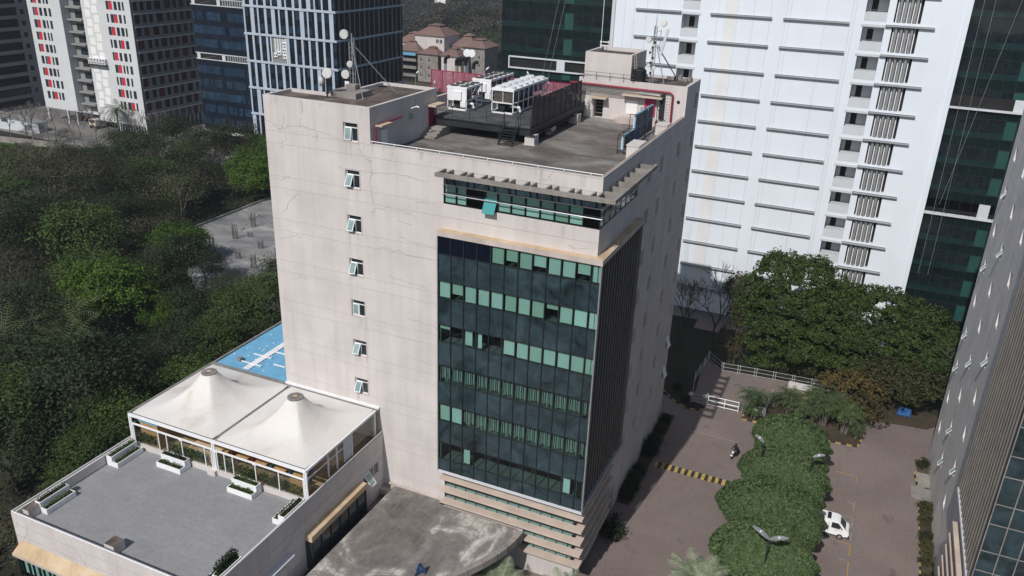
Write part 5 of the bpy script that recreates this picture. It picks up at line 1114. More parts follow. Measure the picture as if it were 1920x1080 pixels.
lobed('yellow and rust coloured shrub tree behind the white fence by the office shadow', 'bushy_tree', 'rust', [(0, 0, 2.6, 2.1, 1.7, 1.7), (-.4, 1.5, 5.0, 1.8, 1.6, 1.8), (1.6, 1, 3.2, 1.9, 1.6, 1.6), (-.2, 2.5, 7.2, 1.3, 1.2, 1.4)], .28, 1500, 26, (5.6, 48.8, 0), .12, 2.6)
lobed('bright green low tree at the foot of the broad spreading tree', 'bushy_tree', 'mid', [(0, 0, 3.0, 2.6, 2, 1.7), (3, .4, 3.1, 2.4, 2, 1.7)], .3, 2200, 27, (22.5, 49.2, 0), .14, 2.8)
lobed('low dark green bush behind the left part of the white fence', 'bushy_tree', 'mid', [(0, 0, 1.4, 2.2, 1.3, 1.3), (2.6, .2, 1.7, 2.2, 1.4, 1.5)], .28, 2000, 28, (9.0, 49.0, 0), .08, 1.6)
lobed('low olive bush behind the right part of the white fence', 'bushy_tree', 'olive', [(0, 0, 1.5, 2.4, 1.3, 1.3), (2.9, .1, 1.4, 2.2, 1.3, 1.2)], .28, 2000, 29, (15.0, 49.4, 0), .08, 1.6)
tp = MB()
for k in range(9):
    a, b = k/9, (k+1)/9; tp.poly([(26.2+1.5*a, 44.9, .12+.25*math.sin(k*2.1)**2), (26.2+1.5*b, 44.9, .12+.25*math.sin(k*2.1+2.1)**2), (26.2+1.5*b+.2, 45.9, .7+.3*math.sin(k*1.7+1.7)**2), (26.2+1.5*a+.2, 45.9, .7+.3*math.sin(k*1.7)**2)])
tag(tp.build('tarpaulin', MT['tarp'], None, (26.8, 44.5, 0)), 'crumpled blue tarpaulin under the bushy trees at the end of the lane', 'tarpaulin')
bx = MB(); bx.box(13.3, 16.2, 43.6, 45.2, .1, 1.3); bx.box(13.2, 16.3, 43.5, 45.3, 1.3, 1.4, 1); tag(bx.build('utility_kiosk', [MT['tan'], MT['cream']], None, (14.7, 44.4, 0)), 'low beige utility box behind the palms', 'utility box')
# bare trees in the shade behind the office block
for k, (x, y, h, l) in enumerate(((-1.8, 50, 11.5, 'bare dark tree close to the rear corner of the office block, left of a pair'), (1.9, 52, 12, 'bare dark tree in the office shadow, right of a pair'), (4.6, 55.5, 9, 'small bare grey tree before the white building beside the rusty shrub tree'), (30.8, 52.0, 7.5, 'pale bare tangled tree by the rear corner of the right hand building'))):
    t = thing('bare_tree', l, 'tree', (0, 0, 0)); R = random.Random(50+k); m = MB(); branchy(m, Vector((0, 0, 0)), Vector((0, 0, 1)), h*.32, .19, 5, R, .6, 3, .022, 6, .25); m.build('branches', MT['bark' if k < 2 else 'paleb'], t)
    t.location = (x, y, 0)
# palms in the bed by the gate
ar = [areca('x', 7, 4.0, 31), areca('x', 6, 3.4, 32), areca('x', 8, 4.6, 33)]
al = ['tall feathery palm clump at the right end of the white gate', 'low bushy palm clump behind the round white sign', 'slim palm standing alone behind the gate palms', 'feathery palm clump in the middle of the palm bed', 'feathery palm clump behind the clipped tree row', 'feathery palm clump in the middle of the palm bed beside the beige box', 'palm clump right of the clipped row with drooping fronds', 'dark palm clump at the right end of the palm bed', 'small palm at the right front corner of the palm bed', 'palm clump near the rusty bushy tree', 'low palm tuft at the left front of the palm bed']
ap = [(9.9, 37.2, 0, 1), (10.2, 35.9, 1, .62), (12.2, 40.0, 1, .7), (14.0, 39.0, 2, .9), (15.6, 37.4, 0, .9), (16.4, 41.2, 2, .8), (18.2, 38.3, 2, .95), (20.6, 37.6, 2, 1), (21.9, 37.0, 1, .6), (19.6, 41.0, 0, 1.0), (9.4, 36.3, 1, .5)]
for k, (x, y, p, s) in enumerate(ap): o = put(ar[p], x, y, .1, k*1.3, s, al[k]); o['group'] = 'feathery palms in the bed by the gate'
# pale date palms at the bottom of the picture
dpl = palm('x', 'sage', 2.4, 3.1, 64, .8, 'date_palm', .95, .75, 22, .3, 8, lw=.55)
for x, y, z, s, l in ((10.5, 2.8, 0, 1.0, 'pale sage green date palm on the road edge in front of the clipped trees'), (-4.6, -5.6, 0, .95, 'pale sage date palm at the foot of the canopy rim'), (.5, -3.6, 0, .85, 'pale sage date palm in front of the ledged corner of the office block')):
    put(dpl, x, y, z, x, s, l)['group'] = 'pale date palms along the forecourt'
# shrubs
s1 = thing('shrub', 'x', 'shrub', (0, 0, 0)); shrub_mesh('dark', .75, .75, .8, 900, .2, 41, s1, 'leaves'); s2 = thing('shrub', 'x', 'shrub', (0, 0, 0)); shrub_mesh('olive', .6, .8, .7, 800, .18, 42, s2, 'leaves')
sl = [(s1, 1.15, 7.9, 1.5, 'round dark shrub ball standing at the foot of the fin wall'), (s1, .75, 14.2, 1, 'dark shrub at the near end of the strip beside the office wall'), (s1, .8, 15.8, 1.1, 'second dark shrub of the strip beside the office wall'), (s1, .75, 17.4, 1, 'third dark shrub of the strip beside the office wall'), (s1, .8, 19.0, .95, 'fourth dark shrub of the office strip, by the speed bump'), (s1, .8, 23.0, 1.25, 'large dark shrub beyond the speed bump beside the office wall'), (s1, .8, 25.2, 1.1, 'dark shrub in the middle of the far office strip'), (s1, .75, 28.0, .9, 'low dark shrub in the far office strip'), (s1, .75, 30.4, .9, 'dark shrub at the far end of the office strip'),
      (s2, 29.2, 25.8, 1.1, 'olive shrub at the far end of the hedge of the right hand building'), (s2, 29.2, 24.0, .9, 'second olive shrub of the hedge of the right hand building'), (s2, 29.2, 21.0, .9, 'third olive shrub, beyond a gap in the right hand hedge'), (s2, 29.2, 19.2, 1.0, 'fourth olive shrub of the right hand hedge'), (s2, 29.2, 17.2, .9, 'fifth olive shrub of the right hand hedge'), (s2, 29.2, 14.2, 1, 'nearest olive shrub of the right hand hedge, at the picture bottom'), (s2, 29.1, 34.4, .95, 'olive shrub in the little bed beyond the grey ramp'),
      (s2, 2.1, .4, .9, 'bright leafy shrub at the foot of the office corner'), (s1, 1.8, 36.6, .6, 'dark shrub on the shaded island by the gate'), (s1, .2, 39, .8, 'dark shrub in the shade behind the office block')]
for o, x, y, s, l in sl: put(o, x, y, .12, x*3+y, s, l)['group'] = 'shrubs beside the buildings'
# ---------------------------------------------------------------- the wood on the left
FG = 'trees of the wood left of the office block'
P = {}
P['dark'] = [tree('x', 'dark', 80, 105, 4.4, 4.2, 3.2, 5.8, .28, .72, 'dark_tree', 101, 2, 'bark', .2, holes=.2), tree('x', 'dark', 70, 105, 3.8, 4.0, 3.6, 6.2, .27, .7, 'dark_tree', 102, 2, 'bark', .2, holes=.25)]
P['brown'] = [tree('x', 'brown', 75, 70, 5.2, 4.9, 2.4, 5.6, .25, .75, 'thorn_tree', 103, 3, 'paleb', .18, holes=.28, spread=.9), tree('x', 'brown', 70, 70, 4.4, 4.8, 2.6, 5.8, .25, .72, 'thorn_tree', 104, 3, 'paleb', .16, holes=.3, spread=.9)]
P['mid'] = [tree('x', 'mid', 75, 105, 3.7, 3.7, 3.0, 5.0, .27, .66, 'green_tree', 105, 2, holes=.15)]
P['green'] = [tree('x', 'green', 120, 75, 4.1, 4.1, 2.8, 4.6, .34, .55, 'bright_tree', 106, 2)]
P['olive'] = [tree('x', 'olive', 70, 85, 3.6, 3.8, 2.5, 4.6, .26, .7, 'olive_tree', 107, 2, holes=.2)]
bare = thing('bare_tree', 'x', 'tree', (0, 0, 0)); m = MB(); branchy(m, Vector((0, 0, 0)), Vector((.1, 0, 1)), 2.6, .15, 5, random.Random(9), .6, 3, .014, 5, .2); m.build('branches', MT['paleb'], bare)
KL = {'dark': 'dark dense evergreen tree packed among others in the wood', 'brown': 'grey brown thin leaved thorn tree in the wood', 'mid': 'mid green leafy tree among the darker trees of the wood', 'green': 'bright green tree of the wood', 'olive': 'olive brown tree in the wood'}
special = [('green', -73.5, 17.0, 1.35, 'big bright green domed tree in the middle of the wood'), ('green', -66.0, 19.5, .8, 'smaller bright green tree beside the big domed one'), ('green', -82.3, 38.2, 1.05, 'bright green tree at the left edge of the concrete slab'), ('green', -100.5, 79.0, 1.25, 'large bright green tree against the office wall, before the blue tower'), ('green', -95.5, 73.0, 1.1, 'bright green tree close to the office wall behind the slab'), ('green', -112, 95.5, 1.0, 'bright green tree at the foot of the blue glass tower'),
           ('mid', -56, 21.5, 1.0, 'green tree just behind the blue sheet roof'), ('mid', -51.5, 24.5, 1.2, 'tall green tree beside the office wall behind the blue sheet roof'), ('mid', -52, 13.5, .95, 'green tree at the left edge of the blue sheet roof'), ('mid', -48.2, 5.0, .9, 'green tree beside the left edge of the tent'), ('mid', -48.4, -5.0, 1.0, 'green tree left of the tent front corner'), ('mid', -46.0, -9.5, .95, 'green tree close to the left terrace wall by the tent'),
           ('dark', -75, 30, 1.05, 'dark tree overhanging the front corner of the concrete slab'), ('dark', -72, 33, .8, 'small dark tree in front of the rebar bundles'), ('olive', -80, 29.5, .8, 'rusty olive shrub tree beside the slab corner'), ('olive', -66, 31.5, .7, 'low olive shrub tree at the front edge of the slab'), ('dark', -60, 35.5, .75, 'dark shrub tree beside the office wall on the slab'), ('mid', -59, 29, .8, 'green tree between the slab and the blue roof')]
taken = []
for kd, x, y, s, l in special:
    o = put(P[kd][len(taken) % len(P[kd])], x, y, .8, x*1.7, s, l); o['group'] = FG; taken.append((x, y, 3.6*s))
def in_slab(x, y): return -95.5 < x < -55 and 33 < y < 81 and not (x < -75 and y < 46.5-(x+92.5)*.71)
R = random.Random(77); cnt = 0; gx = -205
cand = []
while gx < -42:
    gy = -48
    while gy < 100:
        x, y = gx+R.uniform(-2.6, 2.6), gy+R.uniform(-2.6, 2.6); gy += 7.4
        if x > -44.0 and y < 13: continue
        if x > -26 and y > 0: continue
        if in_slab(x, y) or (x > -33 and y > 8): continue
        yl = 83-(x+186)*-.26; edge = 80.5+(x+186)*.25
        if y > min(edge, 92) and x < -125: continue
        if y > 100: continue
        if x < -152 and y > 34: 
            if R.random() < .9 or y > 54: continue
        if not in_view(x, y, 5, 90): continue
        if any((x-a)**2+(y-b)**2 < (c*.8+1.2)**2 for a, b, c in taken): continue
        cand.append((x, y))
    gx += 7.2
for x, y in cand:
    if cnt >= 285: break
    near = x > -75 and y < 30; low = any(0 < (x-a)*.78-(y-b)*.62 < c*2.6 and abs((x-a)*.62+(y-b)*.78) < c*1.15 for a, b, c in taken)
    if near: kd = R.choices(['dark', 'mid', 'olive', 'brown'], [6, 3.2, 1, 1.2])[0]
    elif x < -140: kd = R.choices(['brown', 'mid', 'olive', 'dark'], [3, 2.5, 2, 1.5])[0]
    else: kd = R.choices(['brown', 'dark', 'olive', 'mid', 'bare'], [5.4, 2.6, 1.8, 1.5, .5])[0]
    if kd == 'bare': o = put(bare, x, y, 0, R.uniform(0, 6), R.uniform(1, 1.5), 'pale leafless tree rising out of the thorn trees in the wood')
    else: o = put(R.choice(P[kd]), x, y, 0, R.uniform(0, 6.28), (lambda q: (q*R.uniform(.9, 1.15), q*R.uniform(.9, 1.15), q*R.uniform(.8, 1.1)))(R.choice((.75, .9, 1.0, 1.1, 1.3, 1.5))*(.6 if low else 1)*(.7 if x < -140 else 1)), KL[kd])
    o['group'] = FG; cnt += 1
print('WOOD', cnt, len(cand))
co_ = palm('x', 'palm', 7.5, 4.6, 26, 1.0, 'coconut_palm', .85, .75, 14, .16, 12, lean=.6)
for k, (x, y, s, l) in enumerate(((-69.2, 6.6, 1.1, 'coconut palm rising out of the wood below the bright domed tree'), (-64.2, 2.2, 1.0, 'coconut palm with pale fronds in the lower wood'), (-70, -.6, 1.05, 'coconut palm at the left picture edge of the wood'), (-67.0, 4.0, .8, 'short coconut palm between two taller ones in the wood'), (-72.5, 3.4, .9, 'coconut palm near the left picture edge, behind another'))): put(co_, x, y, 0, k*1.1, s, l)['group'] = 'coconut palms in the wood'
yc = palm('x', 'weed', 2.2, 1.1, 22, .3, 'yucca_plant', .5, .9, 6, .07, 14, 'plant')
for k, (x, y, h) in enumerate(((-49.0, -12.2, 1.2), (-47.6, -13.6, 1.0), (-46.4, -15.2, .9), (-45.0, -16.6, .8))): put(yc, x, y, 0, k, h*1.3, ['spiky light green plant highest in the dark wood left of the terrace', 'second spiky light green plant left of the terrace', 'third spiky light green plant left of the terrace', 'lowest spiky light green plant beside the terrace wall'][k])['group'] = 'spiky plants left of the terrace'
# scrub filling the floor of the wood and the open field
RS = np.random.RandomState(3)
def scatter(n, x0, x1, y0, y1, test, zmax, size, lf, name, label_kind='stuff'):
    X = RS.uniform(x0, x1, n); Y = RS.uniform(y0, y1, n); k = np.array([test(a, b) and in_view(a, b, 1, 40) for a, b in zip(X, Y)]); X, Y = X[k], Y[k]
    hm = np.clip(np.sin(X*.35)*np.sin(Y*.31+1)+.6*np.sin(X*.13+Y*.17), 0, 1.4)+.15; C = np.stack([X, Y, RS.uniform(0, 1, len(X))*zmax*hm], 1)
    o = quad_mesh(name, leaf_quads(C, size, .8, None, RS), LF[lf]); return tag(o, kind='stuff')
wood_ok = lambda x, y: not in_slab(x, y) and not (x > -40 and y < 12) and not (x > -30 and y > 0) and y < min(80+(x+186)*.28, 95)
scatter(26000, -200, -40, -45, 95, wood_ok, 1.2, .7, 'dark', 'undergrowth')
scatter(15000, -200, -40, -45, 95, lambda x, y: wood_ok(x, y) and math.sin(x*.21)*math.sin(y*.19) > .2, 2.6, .7, 'mid', 'undergrowth')
scatter(52000, -212, -132, 30, 90, lambda x, y: wood_ok(x, y) and x < -140+6*math.sin(y*.2), 1.5, .7, 'weed', 'field_weeds')
# ---------------------------------------------------------------- right hand building (a twin of the main block)
RB = thing('office_building', 'grey office block at the right picture edge with open casement windows and fins', 'building', (45, 18, 0))
RX, RF = 29.8, 29.2
wn = [(a, b, z-1.35, z, .32) for a, b in ((20.0, 21.2), (27.6, 28.85), (34.5, 35.7)) for z in [28.6-3.8*k for k in range(-3, 7)] if z < 41]
w = MB(); w.wall('x', RX, 1.2, 37.8, 0, 42, wn, .32, 0); w.poly([(RX, 37.8, 0), (62, 37.8, 0), (62, 37.8, 42), (RX, 37.8, 42)]); w.poly([(RX, 1.2, 0), (62, 1.2, 0), (62, 1.2, 42), (RX, 1.2, 42)]); w.poly([(62, 1.2, 0), (62, 37.8, 0), (62, 37.8, 42), (62, 1.2, 42)]); w.poly([(RX, 1.2, 42), (62, 1.2, 42), (62, 37.8, 42), (RX, 37.8, 42)])
for k in range(11): w.box(RX-.006, RX, 13.0, 37.75, 3.05+3.8*k, 3.08+3.8*k, 1)
for y in (18, 23.5, 31): w.box(RX-.006, RX, y, y+.03, .2, 41, 1)
for q in range(12): w.obox((RX-.02, 23.9-.45*q, 1.6), (.02, 0, 0), (0, .05, 0), (0, -.35, 1.5), 1)
w.build('wall', [MT['greycream'], MT['groove']], RB)
op = {(27.6, 0), (27.6, 3), (20.0, 2), (20.0, 5), (34.5, -1), (34.5, 3), (34.5, 4), (27.6, 6), (27.6, 5), (34.5, 1)}
for k, (a, b, c, d, e) in enumerate(wn):
    f = MB(); x = RX+.22
    for q in ((a, a+.06, c, d), (b-.06, b, c, d), (a+.06, b-.06, d-.06, d), (a+.06, b-.06, c, c+.06)): f.box(x, x+.06, q[0], q[1], q[2], q[3])
    f.box(RX+.005, RX+.2, b-.02, b-.004, c+.01, d-.01, 1)  # pale strip on the far jamb paints the sunlit reveal
    o = f.build('window', [MT['cream_dirty'], MT['offwhite']], RB); MB().box(x+.02, x+.03, a+.06, b-.06, c+.06, d-.06).build('pane', MT['winglass'], o)
    if (a, round((28.6-d)/3.8)) in op:
        s = MB(); n = Vector((-.62, 0, .35)).normalized(); dn = Vector((-.5, 0, -.86)); t_ = Vector((RX+.18, (a+b)/2-.28, d-.25))
        s.obox(t_+dn*.5, (0, .27, 0), dn*.5, n*.01, 1)
        for q in (-1, 1): s.obox(t_+dn*.5+Vector((0, q*.29, 0)), (0, .035, 0), dn*.54, n*.03)
        for q in (.0, 1.0): s.obox(t_+dn*q, (0, .29, 0), dn*.04, n*.03)
        s.build('sash', [MT['white'], MT['sashglass']], o)
MB().box(RF, RF+.05, .65, 12.7, 11.85, 41).build('side_glass', MT['fglass'], RB)
for k in range(15): y = 1.0+.82*k; MB().box(RF-.085, RF-.002, y-.06, y+.06, 11.85, 41).build('fin', MT['fin'], RB)
g = MB(); g.box(RF, RX-.003, 12.71, 12.8, 11.7, 41); g.box(RF-.16, RF+.6, .4, 12.75, 11.55, 11.84, 1); g.box(RF-.1, 62, .35, 1.19, 11.5, 11.8, 1); g.build('box_edge', [MT['fin'], MT['greywhite']], RB)
yf = .6; xs = [RF+.1+1.17*k for k in range(24)]; zs = [11.85, 13.0, 14.7, 17.0, 18.65, 20.9, 22.55, 24.8, 26.45, 28.7, 30.35, 32.6, 34.3, 36.5, 38.2, 41]
f = MB()
for x in xs: f.box(x-.035, x+.035, yf-.08, yf+.05, 11.81, 41)
for z in zs: f.box(xs[0], xs[-1], yf-.05, yf+.04, z-.03, z+.03)
cw2 = f.build('curtain_wall', MT['gutter'], RB)
for k, (a, b) in enumerate(zip(zs, zs[1:])):
    q = MB()
    for c_, (x0, x1) in enumerate(zip(xs, xs[1:])): q.poly([(x0, yf+rnd.uniform(-.004, .004), a), (x1, yf+rnd.uniform(-.004, .004), a), (x1, yf, b), (x0, yf, b)], 1 if (k % 2 and (c_*7+k*3) % 5 == 1 and k % 4 == 1) else 0)
    q.build('vision_glass' if k % 2 else 'spandrel_glass', [MT['spandrel'], MT['sashglass']], cw2)
for k, z in enumerate((10.7, 9.45, 8.2, 6.95, 5.7)): 
    l = MB(); l.box(RF-.42, RX-.005, -.2, 9.3+.12*k, z-.28, z); l.build('ledge', MT['ledge'], RB); l = MB(); l.box(RX-.1, RX-.006, 1.3, 9.2, z-1.0, z-.3); l.build('strip_window', MT['winglass'], RB)
MB().lathe((RX-.3, 29.2, 1.0), [(.02, 0), (.55, 0.05), (.5, .5), (.02, 1.6)], 4, 0, (0, 0, 1)).build('window_tent', MT['white'], RB) if False else None
# ---------------------------------------------------------------- white tower with green glass wings
GG = mat_dark_glass('green_glass_spandrel', (.006, .014, .013), .07, .3, .5); GV = mat_dark_glass('green_glass_vision', (.010, .016, .020), .07, .5, .8); GB = mat('green_blind', (.018, .07, .062), .5, .1); GP = mat_dark_glass('green_glass_pale', (.010, .028, .029), .1, .4, .5)
WT = thing('white_tower', 'tall white tower with grey ledges and dark green glass wings on both sides', 'building', (3, 80, 0)); Y = 65.0
zl = [44.1-3.67*k for k in range(-2, 12)]; bal = [(-10.3, -7.95), (13.25, 15.9)]
ho = [(-10.3, -7.95, z-2.25, z-.35, 2.2) for z in zl]+[(13.25, 15.9, z-2.25, z-.35, 2.2) for z in zl]+[(16.75, 19.9, z-3.3, z-.12, .7) for z in zl]
ho = [h for h in ho if h[2] > 0]
w = MB(); w.wall('y', Y, -20.0, 25.15, 0, 52, ho, 2.2, 0, 1); w.poly([(25.15, Y, 0), (25.15, 90, 0), (25.15, 90, 52), (25.15, Y, 52)]); w.poly([(-20, Y, 0), (-20, 90, 0), (-20, 90, 52), (-20, Y, 52)])
w.poly([(-20, Y, 52), (25.15, Y, 52), (25.15, 90, 52), (-20, 90, 52)])
w.box(-10.6, -7.8, Y-.03, Y-.003, 0, 52, 1) if False else None
for z in zl:
    if z < 3: continue
    for a, b in bal: w.box(a-.02, b+.02, Y-.012, Y-.003, z-3.3, z-2.25, 1)
    for a, b in bal: w.box(a-.25, b+.25, Y-.06, Y-.013, z-.34, z-.02, 1)
for x in (-18.6, -17.2, -15.4, -13.8, -5.4, -2.75, -.6, 1.6, 3.6, 4.1, 8.6, 11.7, 12.1): w.box(x-.014, x+.014, Y-.004, Y-.001, 0, 52, 2)
w.box(-4.45, -2.85, Y-.0035, Y-.0015, 0, 52, 3); w.box(24.75, 25.3, Y-.25, Y-.002, 0, 52, 0)
w.box(-20.5, -20.02, Y-.2, Y+1, 0, 52, 1)
w.build('wall', [MT['whitewall'], MT['greywhite'], MT['metal'], MT['beige_stain']], WT)
for z in zl:
    if z < 1: continue
    for a, b in ((-17.0, -10.45), (-6.4, 1.85), (3.3, 11.6), (15.95, 21.7)):
        lg = MB(); lg.box(a, b, Y-.38, Y-.09, z-.15, z, 0); lg.box(a+.05, b-.05, Y-.09, Y-.006, z-.2, z-.12, 1); lg.box(a, b, Y-.016, Y-.006, z-.11, z+.05, 1); lg.build('ledge', [MT['ledgegrey'], MT['dmetal']], WT)  # dark strip on the wall paints the shadowed gap behind the ledge
    if z-2.3 < 0: continue
    for a, b in bal:
        MB().box(a+.6, a+1.35, Y+2.15, Y+2.18, z-2.25, z-.75).build('balcony_door', MT['roomdark'], WT); MB().tube([(a, Y+.1, z-1.95), (b, Y+.1, z-1.95)], .025, 4).build('balcony_rail', MT['metal'], WT); MB().box(a+.02, b-.02, Y+2.19, Y+2.24, z-2.25, z-.35).build('balcony_wall', MT['greywhite'], WT)
    q = MB(); 
    q.box(16.76, 19.89, Y+.66, Y+.69, z-3.3, z-.12)
    for k in range(4): q.tube([(17.3+.62*k, Y+.12, z-3.25), (17.3+.62*k, Y+.12, z-.3)], .19, 10, 1)
    for k in range(5): q.box(17.02+.62*k-.06, 17.02+.62*k+.06, Y+.3, Y+.36, z-3.28, z-.14, 3)
    q.build('pipe_bay', [MT['black'], MT['metal'], MT['roomdark'], MT['white']], WT)
def green_wing(x0, x1, yq, cols, gap, vb):
    f = MB(); xs = np.linspace(x0, x1, cols+1)
    for x in xs: f.box(x-.025, x+.025, yq-.03, yq+.02, 0, 52)
    base = gap[1]; z = base; L = []
    zz = gap[0]
    while zz > -1: L.append((zz, zz-1.25, 's')); L.append((zz-1.25, zz-3.67, 'v')); zz -= 3.67
    zz = gap[1]
    while zz < 51: L.append((zz, zz+1.25, 's')); L.append((zz+1.25, zz+3.67, 'v')); zz += 3.67
    mm = f.build('curtain_wall', MT['mullion'], WT); hb = MB()
    for a, b, kd in L:
        lo, hi = max(0, min(a, b)), min(52, max(a, b))
        if hi-lo < .1: continue
        q = MB()
        for x0_, x1_ in zip(xs, xs[1:]):
            q.poly([(x0_, yq+rnd.uniform(-.004, .004), lo), (x1_, yq+rnd.uniform(-.004, .004), lo), (x1_, yq, hi), (x0_, yq, hi)], 0)
            if kd == 'v' and vb(x0_): q.poly([(x0_+.06, yq-.006, lo+.05), (x1_-.06, yq-.006, lo+.05), (x1_-.06, yq-.006, hi-.1), (x0_+.06, yq-.006, hi-.1)], 1)
            elif kd == 'v': q.poly([(x0_+.04, yq-.006, lo+.03), (x1_-.04, yq-.006, lo+.03), (x1_-.04, yq-.006, lo+.7), (x0_+.04, yq-.006, lo+.7)], 2)
        q.build('vision_glass' if kd == 'v' else 'spandrel_glass', [GV if kd == 'v' else GG, GB, GP], mm)
        hb.box(x0, x1, yq-.04, yq-.008, hi-.03, hi+.03)
    hb.build('transoms', MT['mullion'], mm)
    g = MB(); g.box(x0-.1, x1, yq-.35, yq+.5, gap[0]-.02, gap[0]+.18, 0); g.box(x0, x1, yq+1.6, yq+1.7, gap[0], gap[1], 1); g.build('refuge_gap', [MT['greywhite'], MT['roomdark']], mm)
green_wing(25.32, 47, Y+.3, 16, (20.5, 22.6), lambda x: abs(x-32.1) < .66); 
# the gap of the right wing repeats higher up
g = MB(); g.box(25.3, 47, Y-.1, Y+.25, 34.6, 34.85, 0); g.box(25.3, 47, Y+.2, Y+.28, 34.86, 36.3, 1)
for x in (32.5, 40): MB().box(x, x+1.2, Y+.1, Y+.19, 34.86, 36.3).build('refuge_column', MT['greywhite'], WT)
for x in (31.6, 40): MB().box(x, x+1.3, Y+.1, Y+.29, 20.7, 22.6).build('refuge_column', MT['greywhite'], WT)
g.build('refuge_gap', [MT['greywhite'], MT['roomdark']], WT)
green_wing(-38.0, -20.6, Y+.3, 12, (0.6, 2.4), lambda x: abs(x+27.6) < .7)
g = MB()
for a, b, c, d in ((-36.4, -20.6, 35.75, 35.95), (-36.4, -20.6, 34.1, 34.3), (-36.6, -36.4, 34.1, 35.95), (-28.6, -27.3, 34.3, 35.75)): g.box(a, b, Y-.05, Y+.24, c, d, 0)
g.box(-36.4, -20.6, Y+.2, Y+.26, 34.3, 35.75, 1); g.build('refuge_frame', [MT['greywhite'], MT['roomdark']], WT)
w = MB(); w.poly([(-38, Y+.3, 0), (-38, 90, 0), (-38, 90, 52), (-38, Y+.3, 52)]); w.poly([(47, Y+.3, 0), (47, 90, 0), (47, 90, 52), (47, Y+.3, 52)]); w.poly([(-38, Y+.3, 52), (-20, Y+.3, 52), (-20, 90, 52), (-38, 90, 52)]); w.poly([(25, Y+.3, 52), (47, Y+.3, 52), (47, 90, 52), (25, 90, 52)]); w.poly([(-38, 90, 0), (47, 90, 0), (47, 90, 52), (-38, 90, 52)]); w.build('rear_wall', MT['whitewall'], WT)
def rope(p, q, label):
    tag(MB().tube([p, q], .016, 4).build('hanging_cable', MT['ledgegrey'], None, p), label, 'cable', 'cleaning cables hanging down the green glass')
for k, (a, b) in enumerate((((26.4, 50), (26.4, 12)), ((27.6, 50), (27.6, 12)), ((30.6, 50), (26.9, 22)), ((-27.6, 50), (-31.0, 32)), ((-26.6, 50), (-30.0, 32)))): rope((a[0], Y-.3, a[1]), (b[0], Y-.3, b[1]), ['left one of two straight cables on the right green wing', 'right one of two straight cables on the right green wing', 'slanting cable crossing the straight ones on the right green wing', 'left slanting cable on the left green wing behind the roof', 'right slanting cable on the left green wing behind the roof'][k])
pv = structure(MB().poly([(-30, 60.5, .012), (30, 62.3, .012), (30, 64.9, .012), (-30, 64.9, .012)]), 'pavement', MT['asph'])
# ---------------------------------------------------------------- blue glass tower and its lower wing
BD = mat_dark_glass('blue_glass_dark', (.008, .013, .024), .08, .3, .4); BV = mat_dark_glass('blue_glass_vision', (.014, .030, .056), .1, .5, .6); BV2 = mat_dark_glass('blue_glass_pale', (.020, .042, .074), .12, .5, .6); BK = mat_dark_glass('blue_black_glass', (.006, .010, .016), .05, .4, .4)
FRM = mat('tower_frame_panel', (.42, .485, .55), .6, .06, .4)
BT = thing('blue_tower', 'dark blue glass tower gridded with pale vertical and horizontal bands', 'building', (-113, 125, 0)); Yb = 110.0; XR = -100.35
zb = [35.3+6.45*k for k in range(-5, 4)]
RR = random.Random(4)
w = MB(); w.box(-126.75, XR-.05, Yb+.05, 139.5, 2.8, 55); w.build('core', MT['roomdark'], BT)
for i, z in enumerate(zb):
    z1 = zb[i+1] if i+1 < len(zb) else 55
    rec = abs(z-22.4) < .2
    q = MB(); step = 1.1; x = -126.8
    while x < XR-.01:
        x1 = min(x+step, XR)
        hid = rec and -119.3 < x+.5 < -114.4
        if True:
            for a, b, m_ in ((z, z+.9, 0), (z+.9, z+2.5, 1), (z+2.5, z+4.1, 0), (z+4.1, z1, 1)):
                mm_ = 3 if hid else (2 if RR.random() < .35 else (4 if m_ and RR.random() < .3 else m_))
                J_ = 0 if rec else .004
                if b > a: q.poly([(x, Yb+RR.uniform(-J_, J_), a), (x1, Yb, a), (x1, Yb+RR.uniform(-J_, J_), b), (x, Yb, b)], mm_)
        x = x1
    q.build('glass_band', [BD, BV, BK, MT['gutter'], BV2], BT)
    q = MB(); y = Yb
    while y < 139.4:
        y1 = min(y+1.2, 139.5)
        for a, b, m_ in ((z, z+3.2, 0), (z+3.2, z1, 0)): q.poly([(XR, y, a), (XR, y1, a), (XR, y1, b), (XR, y, b)], 2 if RR.random() < .75 else 0)
        y = y1
    q.build('side_glass_band', [BD, BV, BK], BT)
    f = MB(); f.box(-127.0, XR+.3, Yb-.35, Yb-.005, z-.25, z+.2); f.box(XR+.005, XR+.3, Yb-.004, 139.6, z-.25, z+.2); f.build('ledge', FRM, BT)
    f = MB(); x = -126.7; k = 0; widths = [1.1, .45, .7, .42, 1.15, .4, .75, .7, 1.15, .4, .45, .8, .42, 1.1, .45, .7]
    if rec: widths = [.75, .4, .7, .0, .55, .0, .0, .6, 1.0, .4, .7, .45, 1.0, .4, .7, .5]
    cols_ = np.linspace(-126.75, XR-1.6, 13)
    for k, x in enumerate(cols_):
        wd_ = widths[(k+3*i) % len(widths)] if not rec else .6
        if rec and -119.2 < x+.3 < -114.6: continue
        if wd_ > .1: f.box(x, x+wd_, Yb-.22, Yb-.005, z+.2, z1-.25)
    f.box(-126.75, XR-.1, Yb-.1, Yb-.006, z+.2, z+.26); f.build('vertical_bands', FRM, BT)
    f = MB()
    for k in range(14): f.box(XR+.005, XR+.12, Yb+.8+2.1*k+(i % 3)*.3, Yb+1.15+2.1*k+(i % 3)*.3+(.25 if (k+i) % 3 == 0 else 0), z+.2, z1-.25)
    f.build('side_bands', MT['gutter'], BT)
r = MB()
for x in (-119.3, -114.75): r.box(x, x+.35, Yb-.25, Yb-.01, 22.6, 28.65, 1)
